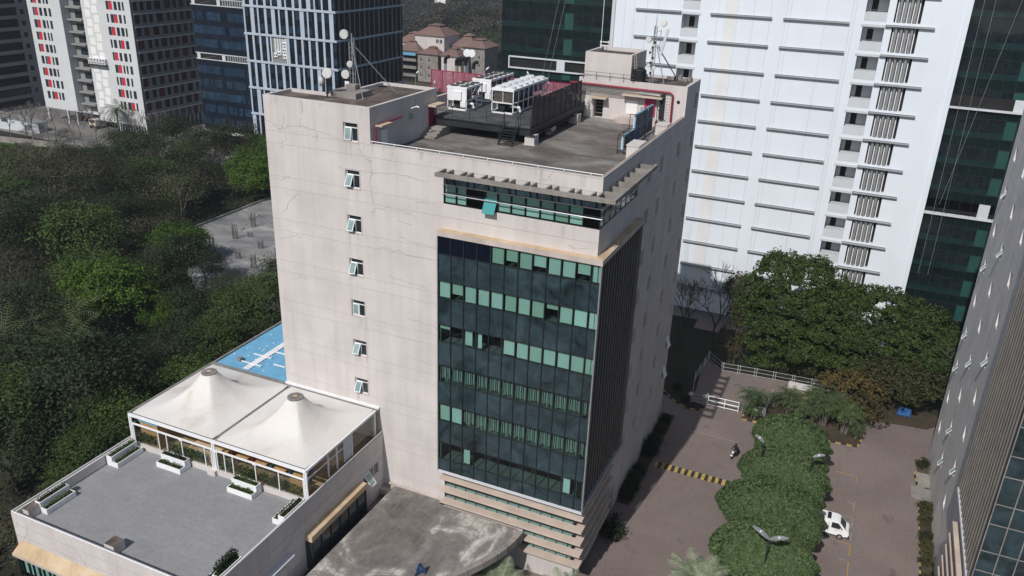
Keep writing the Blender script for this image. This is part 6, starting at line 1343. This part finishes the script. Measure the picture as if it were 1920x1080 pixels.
for k in range(5): r.box(-118.3+.75*k, -117.8+.75*k, Yb-.05, Yb-.006, 24.5, 28.4, 1)
r.box(-119, -114.8, Yb-.3, Yb-.28, 22.6, 23.4, 2)
r.build('terrace_recess', [MT['gutter'], MT['greywhite'], MT['metal']], BT)
for x, z in ((-115.9, 26.6), (-115.9, 25.2), (-115.9, 23.7), (-118.6, 23.9), (-117.6, 24.4)):
    m = MB(); m.box(x, x+1.1, Yb-.24, Yb-.01, z, z+.95)
    for d in (.3, .8): m.lathe((x+d, Yb-.245, z+.5), [(.2, 0), (.2, .01)], 10, 1, (0, -1, 0))
    m.build('air_conditioner', [MT['white'], MT['black']], BT)
LW = thing('blue_tower_wing', 'lower dark blue banded glass wing standing on white columns beside the blue tower', 'building', (-135, 120, 0))
w = MB(); w.box(-143.0, -126.85, Yb+.1, 135, 3.4, 55); w.build('core', MT['roomdark'], LW)
zz = 3.6; k = 0
while zz < 55:
    gp = abs(zz-18.9) < 1.7 or abs(zz-31.9) < 1.7
    q = MB(); x = -143.05
    while x < -126.86:
        x1 = min(x+.62, -126.85); m_ = RR.choices((1, 2, 0, 3), (5, .6, .8, 3))[0]
        q.poly([(x, Yb+.02, zz+1.35), (x1, Yb+.02, zz+1.35), (x1, Yb, zz+3.27), (x, Yb, zz+3.27)], m_); x = x1
    q.poly([(-143.05, Yb, zz), (-126.85, Yb, zz), (-126.85, Yb, zz+1.35), (-143.05, Yb, zz+1.35)], 0)
    q.poly([(-143.05, Yb, zz), (-143.05, 135, zz), (-143.05, 135, zz+3.27), (-143.05, Yb, zz+3.27)], 0)
    q.build('glass_band', [BD, BV, BK, BV2], LW)
    if gp:
        g = MB(); g.box(-143.2, -126.86, Yb-.2, Yb-.01, zz+1.5, zz+1.68, 0); g.box(-143.2, -126.86, Yb-.2, Yb-.01, zz+3.0, zz+3.18, 0); g.box(-143.0, -126.9, Yb-.06, Yb-.03, zz+1.68, zz+3.0, 1)
        for x in (-142.8, -134.8): g.box(x, x+1.0, Yb-.15, Yb-.065, zz+1.68, zz+3.0, 0)
        for j in range(9): g.box(-133.2+.75*j, -132.8+.75*j, Yb-.12, Yb-.065, zz+1.68, zz+3.0, 2)
        g.bar((-141, Yb-.1, zz+1.7), (-137, Yb-.1, zz+2.6), .1, .05, 2); g.build('refuge_gap', [MT['greywhite'], MT['roomdark'], MT['metal']], LW)
    zz += 3.27; k += 1
g = MB(); g.box(-143.3, -126.86, Yb-.4, Yb-.02, 2.9, 3.55); g.build('white_beam', MT['white'], LW)
for x in (-142.6, -136, -129.5): MB().tube([(x, Yb+.7, 0), (x, Yb+.7, 3.3)], .55, 14).build('column', MT['white'], LW)
# ---------------------------------------------------------------- block with red window panels
RD = mat('red_panel', (.60, .022, .045), .5, .1); GW = mat('grey_render', (.60, .615, .63), .85, .05, .2, .06); GD = mat('shaded_grey_render', (.26, .255, .25), .9, .08, .2)  # second grey is a darker copy, shade put into its colour
RK = thing('red_panel_block', 'pale grey block with scattered red window panels and a dark red panelled side', 'building', (-180, 118, 0)); Yr = 107.3; XS = -160.9
def fl(k): return 31.25-3.2*k
w = MB(); holes = []; pan = []
for k in range(-3, 9):
    z0 = fl(k)+.55; z1 = z0+2.15; R = random.Random(k*5+1)
    for base, n in ((-196.9, 9), (-169.4, 9)):
        x = base+R.uniform(-.2, .2)
        st = R.sample(range(4), 4)
        for j in range(4):
            wd_ = R.choice([.65, .9, 1.1]); holes.append((x, x+wd_, z0, z1, .25)); pan.append((x, x+wd_, z0, z1, 0))
            if j == st[0] % 3+0: holes.append((x+wd_+.05, x+wd_+1.3, z0, z1, .25)); pan.append((x+wd_+.05, x+wd_+1.3, z0, z1, 1)); x += 1.35
            x += wd_+R.choice([.45, .7])
w.wall('y', Yr, -198.6, -186, 3.6, 55, [h for h in holes if h[0] < -186], .25); w.wall('y', Yr, -178.2, XS, 2.2, 55, [h for h in holes if h[0] > -178.2], .25)
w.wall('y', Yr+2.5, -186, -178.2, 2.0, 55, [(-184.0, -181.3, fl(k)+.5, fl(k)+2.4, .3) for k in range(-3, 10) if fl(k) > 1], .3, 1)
w.poly([(-186, Yr, 3.6), (-186, Yr+2.5, 3.6), (-186, Yr+2.5, 55), (-186, Yr, 55)]); w.poly([(-178.2, Yr, 2), (-178.2, Yr+2.5, 2), (-178.2, Yr+2.5, 55), (-178.2, Yr, 55)])
for k in range(-3, 10):
    z = fl(k)
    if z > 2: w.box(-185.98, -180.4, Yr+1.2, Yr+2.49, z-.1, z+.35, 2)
w.poly([(-198.6, Yr, 3.6), (-198.6, 128, 3.6), (-198.6, 128, 55), (-198.6, Yr, 55)]); w.poly([(-198.6, Yr, 3.6), (XS, Yr, 3.6), (XS, 128.5, 3.6), (-198.6, 128.5, 3.6)])
for j in range(17):
    for c_ in range(2):
        x = -177.2+2.6*c_+.4*(j % 2); w.box(x, x+1.9, Yr-.035, Yr-.003, 6+2.35*j+1.1*c_, 7.9+2.35*j+1.1*c_, 3)
rh = []
for k in range(-3, 9):
    y = 108.3; R = random.Random(k+40); z0 = fl(k)-3.2+.62
    if z0 < 3: continue
    j = 0
    while y < 127.4:
        wd_ = R.choice([1.4, 1.8, 2.2]); rh.append((y, min(y+wd_, 127.9), z0, z0+2.3, -.25, (j+k) % 3 != 0 and R.random() < .75)); y += wd_+R.choice([.8, 1.2]); j += 1
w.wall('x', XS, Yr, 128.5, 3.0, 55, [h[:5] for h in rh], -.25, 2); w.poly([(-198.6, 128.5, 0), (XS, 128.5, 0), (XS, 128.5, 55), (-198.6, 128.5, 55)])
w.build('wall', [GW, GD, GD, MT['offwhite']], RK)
s = MB()
for k in range(-3, 9):
    z = fl(k)
    if z > 3: s.box(XS+.004, XS+.18, Yr+.8, 128.4, z-.35, z-.05)
s.build('slab_edge', GW, RK)
for x0, x1, z0, z1, red in pan:
    if z1 > 40: continue
    MB().box(x0, x1, Yr+.2, Yr+.22, z0, z1).build('red_window' if red else 'window', RD if red else MT['winglass'], RK)
q = MB(); RDK = mat('dark_red_panel', (.085, .010, .018), .5, .2)  # darker copy of the red, the shade of this side put into it
n_ = 0
for a, b, c, d, e, red in rh:
    if n_ < 70 and d < 36: MB().box(XS-.22, XS-.2, a, b, c, d).build('red_window' if red else 'window', RDK if red else MT['winglass'], RK); n_ += 1
    else: q.box(XS-.22, XS-.2, a, b, c, d, 1 if red else 0)
tag(q.build('upper_windows', [MT['winglass'], RDK], RK), kind='stuff')
for k in range(-2, 10):
    z = fl(k)
    if z > 1.6 and z < 38: MB().box(-184.0, -181.3, Yr+2.7, Yr+2.75, z+.5, z+2.4).build('recess_window', MT['winglass'], RK)
g = MB()
for k in range(14): y = Yr+.3+1.55*k; g.box(XS-.1, XS-.02, y, y+.12, 0, 3.0, 0)
g.box(XS-.35, XS-.3, Yr+.1, 128.4, 0, 3.0, 1)
for k in range(10): g.box(-170+.98*k, -169.88+.98*k, Yr+.02, Yr+.1, 0, 2.2, 0)
g.box(-170, XS-.4, Yr+.3, Yr+.35, 0, 2.2, 1); g.build('ground_glazing', [MT['white'], MT['winglass']], RK)
for x in (-198.2, -190.5, -187, -178.4, -171, XS-.45): MB().box(x, x+.45, Yr+.01, Yr+.45, 0, 3.6 if x < -180 else 2.2).build('column', GW, RK)
MB().box(-198.4, -178, 116, 116.2, 0, 3.6).build('back_wall', MT['gutter'], RK)
k_ = MB()
for j in range(6):
    x = -178.0+1.05*j; k_.box(x, x+.85, Yr-.75, Yr-.15, 17.6, 18.3, 0); k_.box(x, x+.85, Yr-.75, Yr-.15, 18.4, 19.1, 0); k_.lathe((x+.42, Yr-.76, 17.95), [(.25, 0), (.25, .01)], 8, 1, (0, -1, 0)); k_.lathe((x+.42, Yr-.76, 18.75), [(.25, 0), (.25, .01)], 8, 1, (0, -1, 0))
k_.box(-178.4, -171.6, Yr-1.1, Yr-.04, 17.3, 17.55, 1); k_.build('air_conditioner_rack', [MT['white'], MT['dmetal']], RK)
# left dark banded office
LD = thing('dark_office', 'dark blue banded office at the far left picture edge', 'building', (-232, 105, 0)); XL = -222.0
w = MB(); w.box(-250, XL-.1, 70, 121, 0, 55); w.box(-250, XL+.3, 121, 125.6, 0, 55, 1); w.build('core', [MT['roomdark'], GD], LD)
zz = 2.0
while zz < 54:
    q = MB(); q.poly([(XL, 70, zz+1.05), (XL, 121, zz+1.05), (XL, 121, zz+3.25), (XL, 70, zz+3.25)], 0)
    for y in np.arange(70, 121, 1.7): q.box(XL, XL+.04, y, y+.06, zz+1.05, zz+3.25, 1)
    q.build('glass_band', [BD, MT['mullion']], LD); MB().box(XL-.05, XL+.4, 70, 121, zz, zz+1.0).build('band', GD, LD)
    q = MB(); q.box(XL+.305, XL+.34, 122, 123.2, zz+1.2, zz+2.6); q.build('window', MT['winglass'], LD); zz += 3.3
# ---------------------------------------------------------------- far left: walls, sheds, lawn, truck, bare roadside trees
def wall_run(name, label, pts, h, w_, mt, cat='wall', tops=None):
    mb = MB()
    for a, b in zip(pts, pts[1:]): mb.bar((*a, h/2), (*b, h/2), w_, h)
    return tag(mb.build(name, MT[mt], None, (*pts[0], 0)), label, cat)
wall_run('boundary_wall', 'long low pale wall between the green field and the far road', [(-212, 80.6), (-186.5, 83.0), (-173, 85.2), (-155, 88.8), (-140, 95)], 1.5, .3, 'conc')
wall_run('boundary_wall', 'whitewashed wall in front of the sheds at the left picture edge', [(-214, 92.5), (-196, 93.5), (-186, 94.5)], 1.9, .25, 'greywhite')
wall_run('boundary_wall', 'slatted brown wall behind the sheds at the left picture edge', [(-216, 103.4), (-204, 101.8), (-192, 99.6)], 1.8, .25, 'gutter')
for k, (x, y, l) in enumerate(((-203, 95.5, 'white sheet shed at the left picture edge'), (-196, 96.4, 'white sheet shed beside a green one'), (-189.5, 96.2, 'pale broken walled shed nearest the far road'))):
    s = MB(); s.box(x-2.8, x+2.8, y-1.2, y+1.4, 0, 2.4); s.prism([(x-3.0, y-1.4), (x+3.0, y-1.4), (x+3.0, y+1.6), (x-3, y+1.6)], 2.4, 2.55, 1); s.box(x-1.2, x-.3, y-1.23, y-1.21, 0, 1.9, 2); tag(s.build('shed', [MT['greywhite'], MT['metal'], MT['tealseat']], None, (x, y, 0)), l, 'shed')
structure(MB().prism([(-171, 103.2), (-166, 101.6), (-161.6, 103.4), (-161.2, 106.6), (-169.5, 106.8)], .005, .25), 'lawn', MT['grass'])
kerb('kerb', 'black and white kerb round the little lawn by the red panel block', [(-171.2, 103.4), (-166, 101.3), (-161.2, 103.2), (-158.5, 105.5)], .3, .3, 1.2)
fp_ = palm('dark feathery palm on the little lawn in front of the red panel block', 'palm', 6.2, 4.8, 34, 1.0, 'palm_tree', .95, .7, 10, .25, 19); fp_.location = (-168.2, 104.6, .2)
TK = thing('parked_truck', 'cream truck parked under the red panel block', 'truck', (-178.8, 108.5, 0))
t = MB(); t.box(-180.2, -177.7, 105.4, 107.0, .9, 2.6); t.box(-180.1, -177.8, 105.3, 105.39, 1.0, 1.7); t.build('cab', MT['ledge'], TK); MB().box(-180.0, -177.9, 105.37, 105.395, 1.75, 2.5).build('windscreen', MT['winglass'], TK)
MB().box(-180.2, -177.7, 107.1, 112.0, 1.0, 2.4).build('cargo_bed', MT['ledge'], TK)
for x in (-180.1, -177.85):
    for y in (106, 110.8): MB().lathe((x-.12, y, .5), [(.5, 0), (.5, .28), (.3, .3)], 14, 0, (1, 0, 0)).build('wheel', MT['black'], TK)
pc = thing('parked_car', 'silver car half hidden by bushes in front of the blue tower wing', 'car', (-146.5, 104, 0)); c = MB(); c.box(-148.5, -144.5, 103.2, 104.9, .3, .95); c.prism([(-147.8, 103.3), (-145.2, 103.3), (-145.4, 104.8), (-147.6, 104.8)], .95, 1.45); c.build('body', MT['metal'], pc)
for x in (-147.8, -145.2): MB().lathe((x, 103.15, .33), [(.33, 0), (.33, .2)], 12, 0, (0, 1, 0)).build('wheel', MT['black'], pc)
bt = thing('roadside_tree', 'x', 'tree', (0, 0, 0)); m = MB(); branchy(m, Vector((0, 0, 0)), Vector((0, 0, 1)), 1.7, .1, 4, random.Random(33), .6, 3, .02, 4, .2); m.build('branches', MT['paleb'], bt)
for k, (x, y) in enumerate(((-189, 88.5), (-185, 90), (-181, 88.5), (-177.5, 90.5), (-174, 90), (-170.5, 92), (-167, 91.5), (-163, 93), (-159, 94.5), (-155.5, 97), (-152, 96), (-150, 98.5), (-147, 97.5))): put(bt, x, y, 0, k*1.9, 1.5+.6*((k*7) % 5)/4, 'small leafless grey tree along the far road')['group'] = 'leafless trees along the far road'
for k, (x, y, s, kd, l) in enumerate(((-122, 104.5, .8, 'mid', 'green bush under the white columns of the blue tower wing'), (-132, 103, .9, 'olive', 'olive bush in front of the white columns'), (-141, 105, .8, 'brown', 'brown bush at the left white column'), (-152, 108.5, .7, 'olive', 'low olive bush by the side of the red panel block'), (-149, 101, .7, 'dark', 'dark bush beside the far silver car'), (-183.5, 90.8, .55, 'brown', 'grey twiggy bush left of the far road bend'), (-173.5, 92.5, .5, 'brown', 'low grey bush on the near side of the far road'), (-160, 96.0, .6, 'brown', 'grey twiggy bush where the far road meets the wood'), (-154.5, 99.5, .65, 'olive', 'olive bush at the right end of the far road'))): put(P[kd][0], x, y, -1.0, k, s, l)
# houses with clay roofs behind the roof screens
def house(name, label, x0, x1, y0, y1, he, hr, win=(), mt='cream', over=.6, flat=.25):
    t = thing(name, label, 'house', ((x0+x1)/2, (y0+y1)/2, 0)); w = MB(); w.box(x0, x1, y0, y1, 0, he); w.box(x0-.35, x1+.35, y0-.35, y1+.35, he-.3, he-.02); w.build('wall', MT[mt], t)
    cx, cy = (x0+x1)/2, (y0+y1)/2; a = [(x0-over, y0-over), (x1+over, y0-over), (x1+over, y1+over), (x0-over, y1+over)]; b = [(cx+(p[0]-cx)*flat, cy+(p[1]-cy)*flat) for p in a]
    r = MB(); hm = he+hr*.8
    for k in range(4): r.poly([(*a[k], he), (*a[(k+1) % 4], he), (*b[(k+1) % 4], hm), (*b[k], hm)])
    c_ = [(cx+(p[0]-cx)*.08, cy+(p[1]-cy)*.08) for p in a]; d_ = [(cx+(p[0]-cx)*(flat+.12), cy+(p[1]-cy)*(flat+.12)) for p in a]
    for k in range(4): r.poly([(*d_[k], hm+.05), (*d_[(k+1) % 4], hm+.05), (*c_[(k+1) % 4], he+hr), (*c_[k], he+hr)])
    r.poly([(*p, he) for p in a]); r.build('roof', MT['tile'], t)
    for x, z in win:
        f = MB(); f.box(x-.65, x+.65, y0-.12, y0-.004, z-.1, z); f.box(x-.62, x-.55, y0-.08, y0-.004, z, z+1.4); f.box(x+.55, x+.62, y0-.08, y0-.004, z, z+1.4); f.box(x-.04, x+.04, y0-.08, y0-.004, z, z+1.4); o = f.build('window', MT['white'], t); MB().box(x-.55, x+.55, y0-.03, y0-.006, z, z+1.4).build('pane', MT['winglass'], o)
    return t
house('villa_block', 'house with the highest clay hip roof behind the roof screens', -149.8, -137.2, 231, 243, 16.6, 4.1, [(-140.1, 14.0), (-138.6, 14.0)], 'cream')
house('villa_block', 'grey fronted house with a clay roof and two columns of windows, nearest the pink screen', -145.9, -137.2, 226, 236, 10.4, 2.6, [(x, z) for x in (-144.3, -140.9) for z in (7.4, 4.6, 1.7)], 'conc')
house('villa_block', 'house with dark balconies and a blue awning at the edge of the blue tower', -155.5, -146.2, 227, 238, 10.9, 3.8, [], 'conc')
house('villa_block', 'small cream house with a clay roof right of the grey fronted one', -135.2, -128.2, 225, 234, 10.6, 2.9, [], 'cream')
house('villa_block', 'cream house with a tall clay roof behind the small cream one', -136.2, -127.0, 236, 247, 12.8, 4.6, [], 'cream')
house('villa_block', 'farthest right clay roofed house behind the white drum dishes', -130.5, -121.6, 234, 246, 13.2, 3.0, [(-124, 9.0), (-124, 6.0)], 'conc')
house('villa_block', 'clay roofed house half hidden by the blue tower edge', -163, -152.5, 240, 250, 12.2, 3.8, [], 'cream')
bb = MB(); bb.box(-155.3, -146.4, 225.2, 226.9, 9.4, 10.2)
for z in (1.5, 4.4, 7.2): bb.box(-155.3, -146.4, 225.4, 226.95, z, z+.25, 1); bb.box(-155.3, -146.4, 225.4, 225.5, z+.25, z+1.1, 2); bb.box(-155.2, -146.5, 226.9, 226.98, z+.3, z+2.6, 3)
tag(bb.build('balcony_stack', [MT['bluesheet'], MT['conc'], MT['gutter'], MT['roomdark']], None, (-151, 226, 0)), 'stack of shaded balconies below a blue awning on the balcony house', 'balconies')
fcw = MB()
for k in range(24): fcw.box(-121+.9*k, -120.85+.9*k, 224, 224.15, 0, 4.2)
fcw.box(-121, -99, 224.2, 224.3, 0, 3.6, 1); tag(fcw.build('compound_fence', [MT['conc'], MT['gutter']], None, (-110, 224, 0)), 'pale railing fence right of the clay roofed houses', 'fence')
# palms and woods beyond the houses
cp = palm('x', 'palm', 8.5, 4.6, 18, 1.0, 'coconut_palm', .9, .65, 8, .2, 29, lean=.8)
Rf = random.Random(5); k = 0
while k < 70:
    d = Rf.uniform(0, 1); y = 236+60*d; x = -160+Rf.uniform(0, 75)-18*d
    if not in_view(x, y, 8, 10) or x > -98 and y < 250: 
        if Rf.random() < .9: continue
    if (-165 < x < -119 and y < 252): continue
    put(cp, x, y, 0, Rf.uniform(0, 6), Rf.uniform(.8, 1.35), 'coconut palm in the grove behind the clay roofed houses')['group'] = 'coconut palms behind the houses'; k += 1
ft = [tree('x', 'far', 90, 16, 5, 5, 3.4, 6.5, .8, 1.1, 'woodland_tree', 131, 1, holes=.1), tree('x', 'olive', 90, 16, 4.6, 5, 3.2, 6, .8, 1.1, 'woodland_tree', 132, 1, holes=.15)]
k = 0
while k < 190:
    d = Rf.random()**.8; y = 285+300*d; t_ = (y-285)/300; x = -185-110*t_+Rf.uniform(-5, 85+40*t_)
    if not in_view(x, y, 6, 25): continue
    put(ft[k % 4 == 0], x, y, 0, Rf.uniform(0, 6), Rf.uniform(.8, 1.35), 'grey brown tree in the far wood beyond the houses')['group'] = 'trees of the far wood'; k += 1
scatter(26000, -420, -60, 245, 620, lambda x, y: y > 262, 5.5, 1.7, 'far', 'far_wood')
scatter(9000, -130, -90, 150, 250, lambda x, y: True, 3.0, .8, 'brown', 'scrub')
for k, (x, y, a, b, h) in enumerate(((-262, 600, 16, 14, 20), (-282, 640, 14, 12, 26), (-240, 590, 8, 10, 18), (-318, 560, 10, 8, 9))):
    bm_ = MB(); bm_.wall('y', y, x-a/2, x+a/2, 0, h, [(x-a/2+1+2.4*i, x-a/2+2.4+2.4*i, 2+3*j, 3.5+3*j, .3) for i in range(int((a-1)/2.4)) for j in range(int((h-2)/3))], .3); bm_.box(x-a/2, x+a/2, y+.35, y+b, 0, h-.01, 1); tag(bm_.build('distant_building', [MT['offwhite'], MT['greywhite']], None, (x, y, 0)), ['pale building at the top picture edge beyond the far wood, in the middle', 'tallest pale building at the top picture edge beyond the far wood', 'small pale building at the top picture edge nearest the green glass', 'low pale building in the far wood near the blue tower'][k], 'building')
# ---------------------------------------------------------------- van and motorbike with its rider
V = thing('white_van', 'small white van with a blue splash on its side parked under the clipped trees', 'van', (20.3, 18.1, 0))
prof = [(18.5, .42), (21.75, .38), (22.12, .5), (22.2, .8), (22.1, 1.04), (21.82, 1.17), (21.2, 1.84), (20.9, 1.93), (18.75, 1.95), (18.48, 1.8)]
b = MB(); y0, y1 = 17.32, 18.84; n = len(prof)
def vy(z, s): return (.0 if z < 1.1 else (z-1.1)*.13)*s
L_ = [(x, y0+vy(z, 1), z) for x, z in prof]; R_ = [(x, y1-vy(z, 1), z) for x, z in prof]
b.poly(L_); b.poly(R_[::-1])
for k in range(n): b.poly([L_[k], L_[(k+1) % n], R_[(k+1) % n], R_[k]])
body = b.build('body', mat('van_paint', (.82, .84, .85), .3, .03, 1., 0, 0, 0, .5), V); md = body.modifiers.new('b', 'BEVEL'); md.width = .05; md.segments = 2; md.limit_method = 'ANGLE'
ws = MB(); ws.poly([(21.8, y0+.14, 1.2), (21.8, y1-.14, 1.2), (21.25, y1-.2, 1.79), (21.25, y0+.2, 1.79)]); ws.v = [(x+.012, y, z+.012) for x, y, z in ws.v]; ws.build('windscreen', MT['winglass'], V)
for s, y in ((1, y0), (-1, y1)):
    q = MB(); q.poly([(21.6, y+s*.012-s*.02, 1.16), (20.5, y+s*.012-s*.02, 1.16), (20.5, y+s*.08-s*.02, 1.74), (21.1, y+s*.08-s*.02, 1.74)]); q.build('side_window', MT['winglass'], V)
    q = MB(); q.poly([(19.6, y+s*.012-s*.02, 1.16), (18.8, y+s*.012-s*.02, 1.16), (18.8, y+s*.07-s*.02, 1.65), (19.6, y+s*.07-s*.02, 1.65)]); q.build('side_window', MT['winglass'], V)
    q = MB(); q.box(20.25, 20.28, y-s*.012, y-s*.003, .5, 1.7); q.box(19.0, 20.1, y-s*.012, y-s*.003, .62, 1.05, 1); q.box(20.9, 21.15, y-s*.014, y-s*.003, .98, 1.02, 0); q.build('door_trim', [MT['gutter'], MT['bluesheet']], V)
    q = MB(); q.obox((21.35, y-s*.12, 1.22), (.05, 0, 0), (0, .09, 0), (0, 0, .07)); q.build('mirror', MT['white'], V)
    for x in (19.2, 21.4):
        w = MB(); w.lathe((x, y-s*.02, .3), [(.3, 0), (.3, .17), (.2, .175)], 18, 0, (0, s, 0)); wh = w.build('wheel', MT['black'], V); MB().lathe((x, y-s*.025, .3), [(.17, -.01), (.17, .01)], 14, 0, (0, s, 0)).build('rim', MT['metal'], wh)
    q = MB(); q.obox((22.13, y+s*.2, .86), (.03, 0, 0), (0, .14, 0), (0, 0, .08)); q.build('headlight', MT['greywhite'], V)
q = MB(); q.box(20.0, 20.35, y0+.25, y1-.25, 1.945, 1.99); q.build('roof_vent', MT['black'], V)
q = MB(); q.box(22.15, 22.24, y0+.05, y1-.05, .36, .5); q.build('bumper', MT['black'], V)
# motorbike
bk = MB(); K = thing('motorbike', 'dark motorbike being ridden along the brick road', 'motorbike', (9.65, 26.95, 0)); d = Vector((-.28, -.96, 0)).normalized(); sd_ = Vector((-d.y, d.x, 0)); c = Vector((9.65, 26.95, 0))
bk.tube([c-d*.75+Vector((0, 0, .72)), c-d*.4+Vector((0, 0, .74)), c-d*.05+Vector((0, 0, .72)), c+d*.2+Vector((0, 0, .86)), c+d*.45+Vector((0, 0, .8))], [.07, .12, .12, .15, .08], 8); bk.obox(c+Vector((0, 0, .42)), d*.3, sd_*.12, (0, 0, .16)); bk.tube([c-d*.2+Vector((0, 0, .3)), c-d*.9+sd_*.12+Vector((0, 0, .4))], .05, 6)
bk.build('body', MT['black'], K)
for o_ in (-.62, .66):
    w = MB(); w.lathe(c+d*o_-sd_*.05+Vector((0, 0, .3)), [(.3, 0), (.3, .1), (.22, .1)], 16, 0, sd_); w.build('wheel', MT['black'], K)
f = MB(); f.tube([c+d*.66+Vector((0, 0, .3)), c+d*.5+Vector((0, 0, .95))], .04, 6); f.tube([c+d*.5-sd_*.35+Vector((0, 0, 1.02)), c+d*.52+Vector((0, 0, .98)), c+d*.5+sd_*.35+Vector((0, 0, 1.02))], .022, 5); f.build('fork', MT['metal'], K)
h = MB(); h.obox(c+d*.66+Vector((0, 0, .86)), d*.08, sd_*.1, (0, 0, .1)); h.build('headlight', MT['white'], K); h = MB(); h.obox(c+d*.95+Vector((0, 0, .62)), d*.015, sd_*.14, (0, 0, .08)); h.build('number_plate', MT['white'], K)
# rider: one skinned figure seated on the bike
def figure(name, J, E, rad, mt, parent):
    me = bpy.data.meshes.new(name); me.from_pydata([tuple(j) for j in J], E, []); o = bpy.data.objects.new(name, me); COL.objects.link(o); o.parent = parent; me.materials.append(mt)
    s = o.modifiers.new('skin', 'SKIN'); s.use_smooth_shade = True
    for v, r in zip(me.skin_vertices[0].data, rad): v.radius = (r, r)
    me.skin_vertices[0].data[0].use_root = True; m = o.modifiers.new('sub', 'SUBSURF'); m.levels = 1; m.render_levels = 1
    return o
PR = thing('person', 'rider in dark clothes and a black helmet on the motorbike', 'person', tuple(c)); U = Vector((0, 0, 1))
J = [-d*.12+U*.86, -d*.1+U*1.08, -d*.02+U*1.3, d*.02+U*1.42, d*.04+U*1.5]; E = [(0, 1), (1, 2), (2, 3), (3, 4)]; rd_ = [.16, .155, .17, .09, .065]
for s in (-1, 1):
    i = len(J); J += [sd_*s*.2+U*1.37, d*.2+sd_*s*.3+U*1.16, d*.42+sd_*s*.33+U*1.06, d*.5+sd_*s*.33+U*1.04]; rd_ += [.075, .06, .045, .04]; E += [(2, i), (i, i+1), (i+1, i+2), (i+2, i+3)]
    i = len(J); J += [sd_*s*.11-d*.06+U*.84, d*.33+sd_*s*.2+U*.8, d*.16+sd_*s*.2+U*.42, d*.3+sd_*s*.21+U*.34]; rd_ += [.11, .085, .06, .045]; E += [(0, i), (i, i+1), (i+1, i+2), (i+2, i+3)]
figure('body', J, E, rd_, mat('dark_clothes', (.018, .018, .022), .9, .2, 4.), PR)
hm = MB(); hm.lathe(c+d*.07+U*1.5, [(.07, 0), (.125, .05), (.14, .13), (.12, .21), (.07, .26), (.01, .275)], 14, 0, (d.x*.1, d.y*.1, 1)); hm.build('helmet', MT['black'], PR, smooth=True)
fc = MB(); fc.obox(c+d*.19+U*1.6, d*.01, sd_*.07, (0, 0, .05)); fc.build('visor', MT['winglass'], PR)
for s in (-1, 1):
    for k in range(4): MB().tube([c+d*(.5)+sd_*s*(.29+.025*k)+U*1.06, c+d*.56+sd_*s*(.29+.025*k)+U*1.03, c+d*.53+sd_*s*(.29+.025*k)+U*.99], [.011, .01, .009], 5).build('finger', MT['bark'], PR)
for o in list(SC.objects):
    if 'label' in o and o['label'] == 'x': print('UNLABELLED PROTO', o.name)
for o in [o for o in SC.objects if o.parent is None and o.get('label') == 'x']:
    for q in [o]+list(o.children_recursive): bpy.data.objects.remove(q)
# ---------------------------------------------------------------- thin haze of the warm air
hz = MB().box(-1520, 1220, -520, 1920, -1.0, 58.0)
hm_ = bpy.data.materials.new('haze_air'); hm_.use_nodes = True; _n = hm_.node_tree.nodes; _n.remove(_n['Principled BSDF'])
pv_ = _n.new('ShaderNodeVolumePrincipled'); pv_.inputs['Color'].default_value = (.80, .88, 1.0, 1); pv_.inputs['Density'].default_value = .0002; pv_.inputs['Anisotropy'].default_value = .2
hm_.node_tree.links.new(pv_.outputs[0], _n['Material Output'].inputs['Volume'])
tag(hz.build('haze', hm_), kind='stuff')
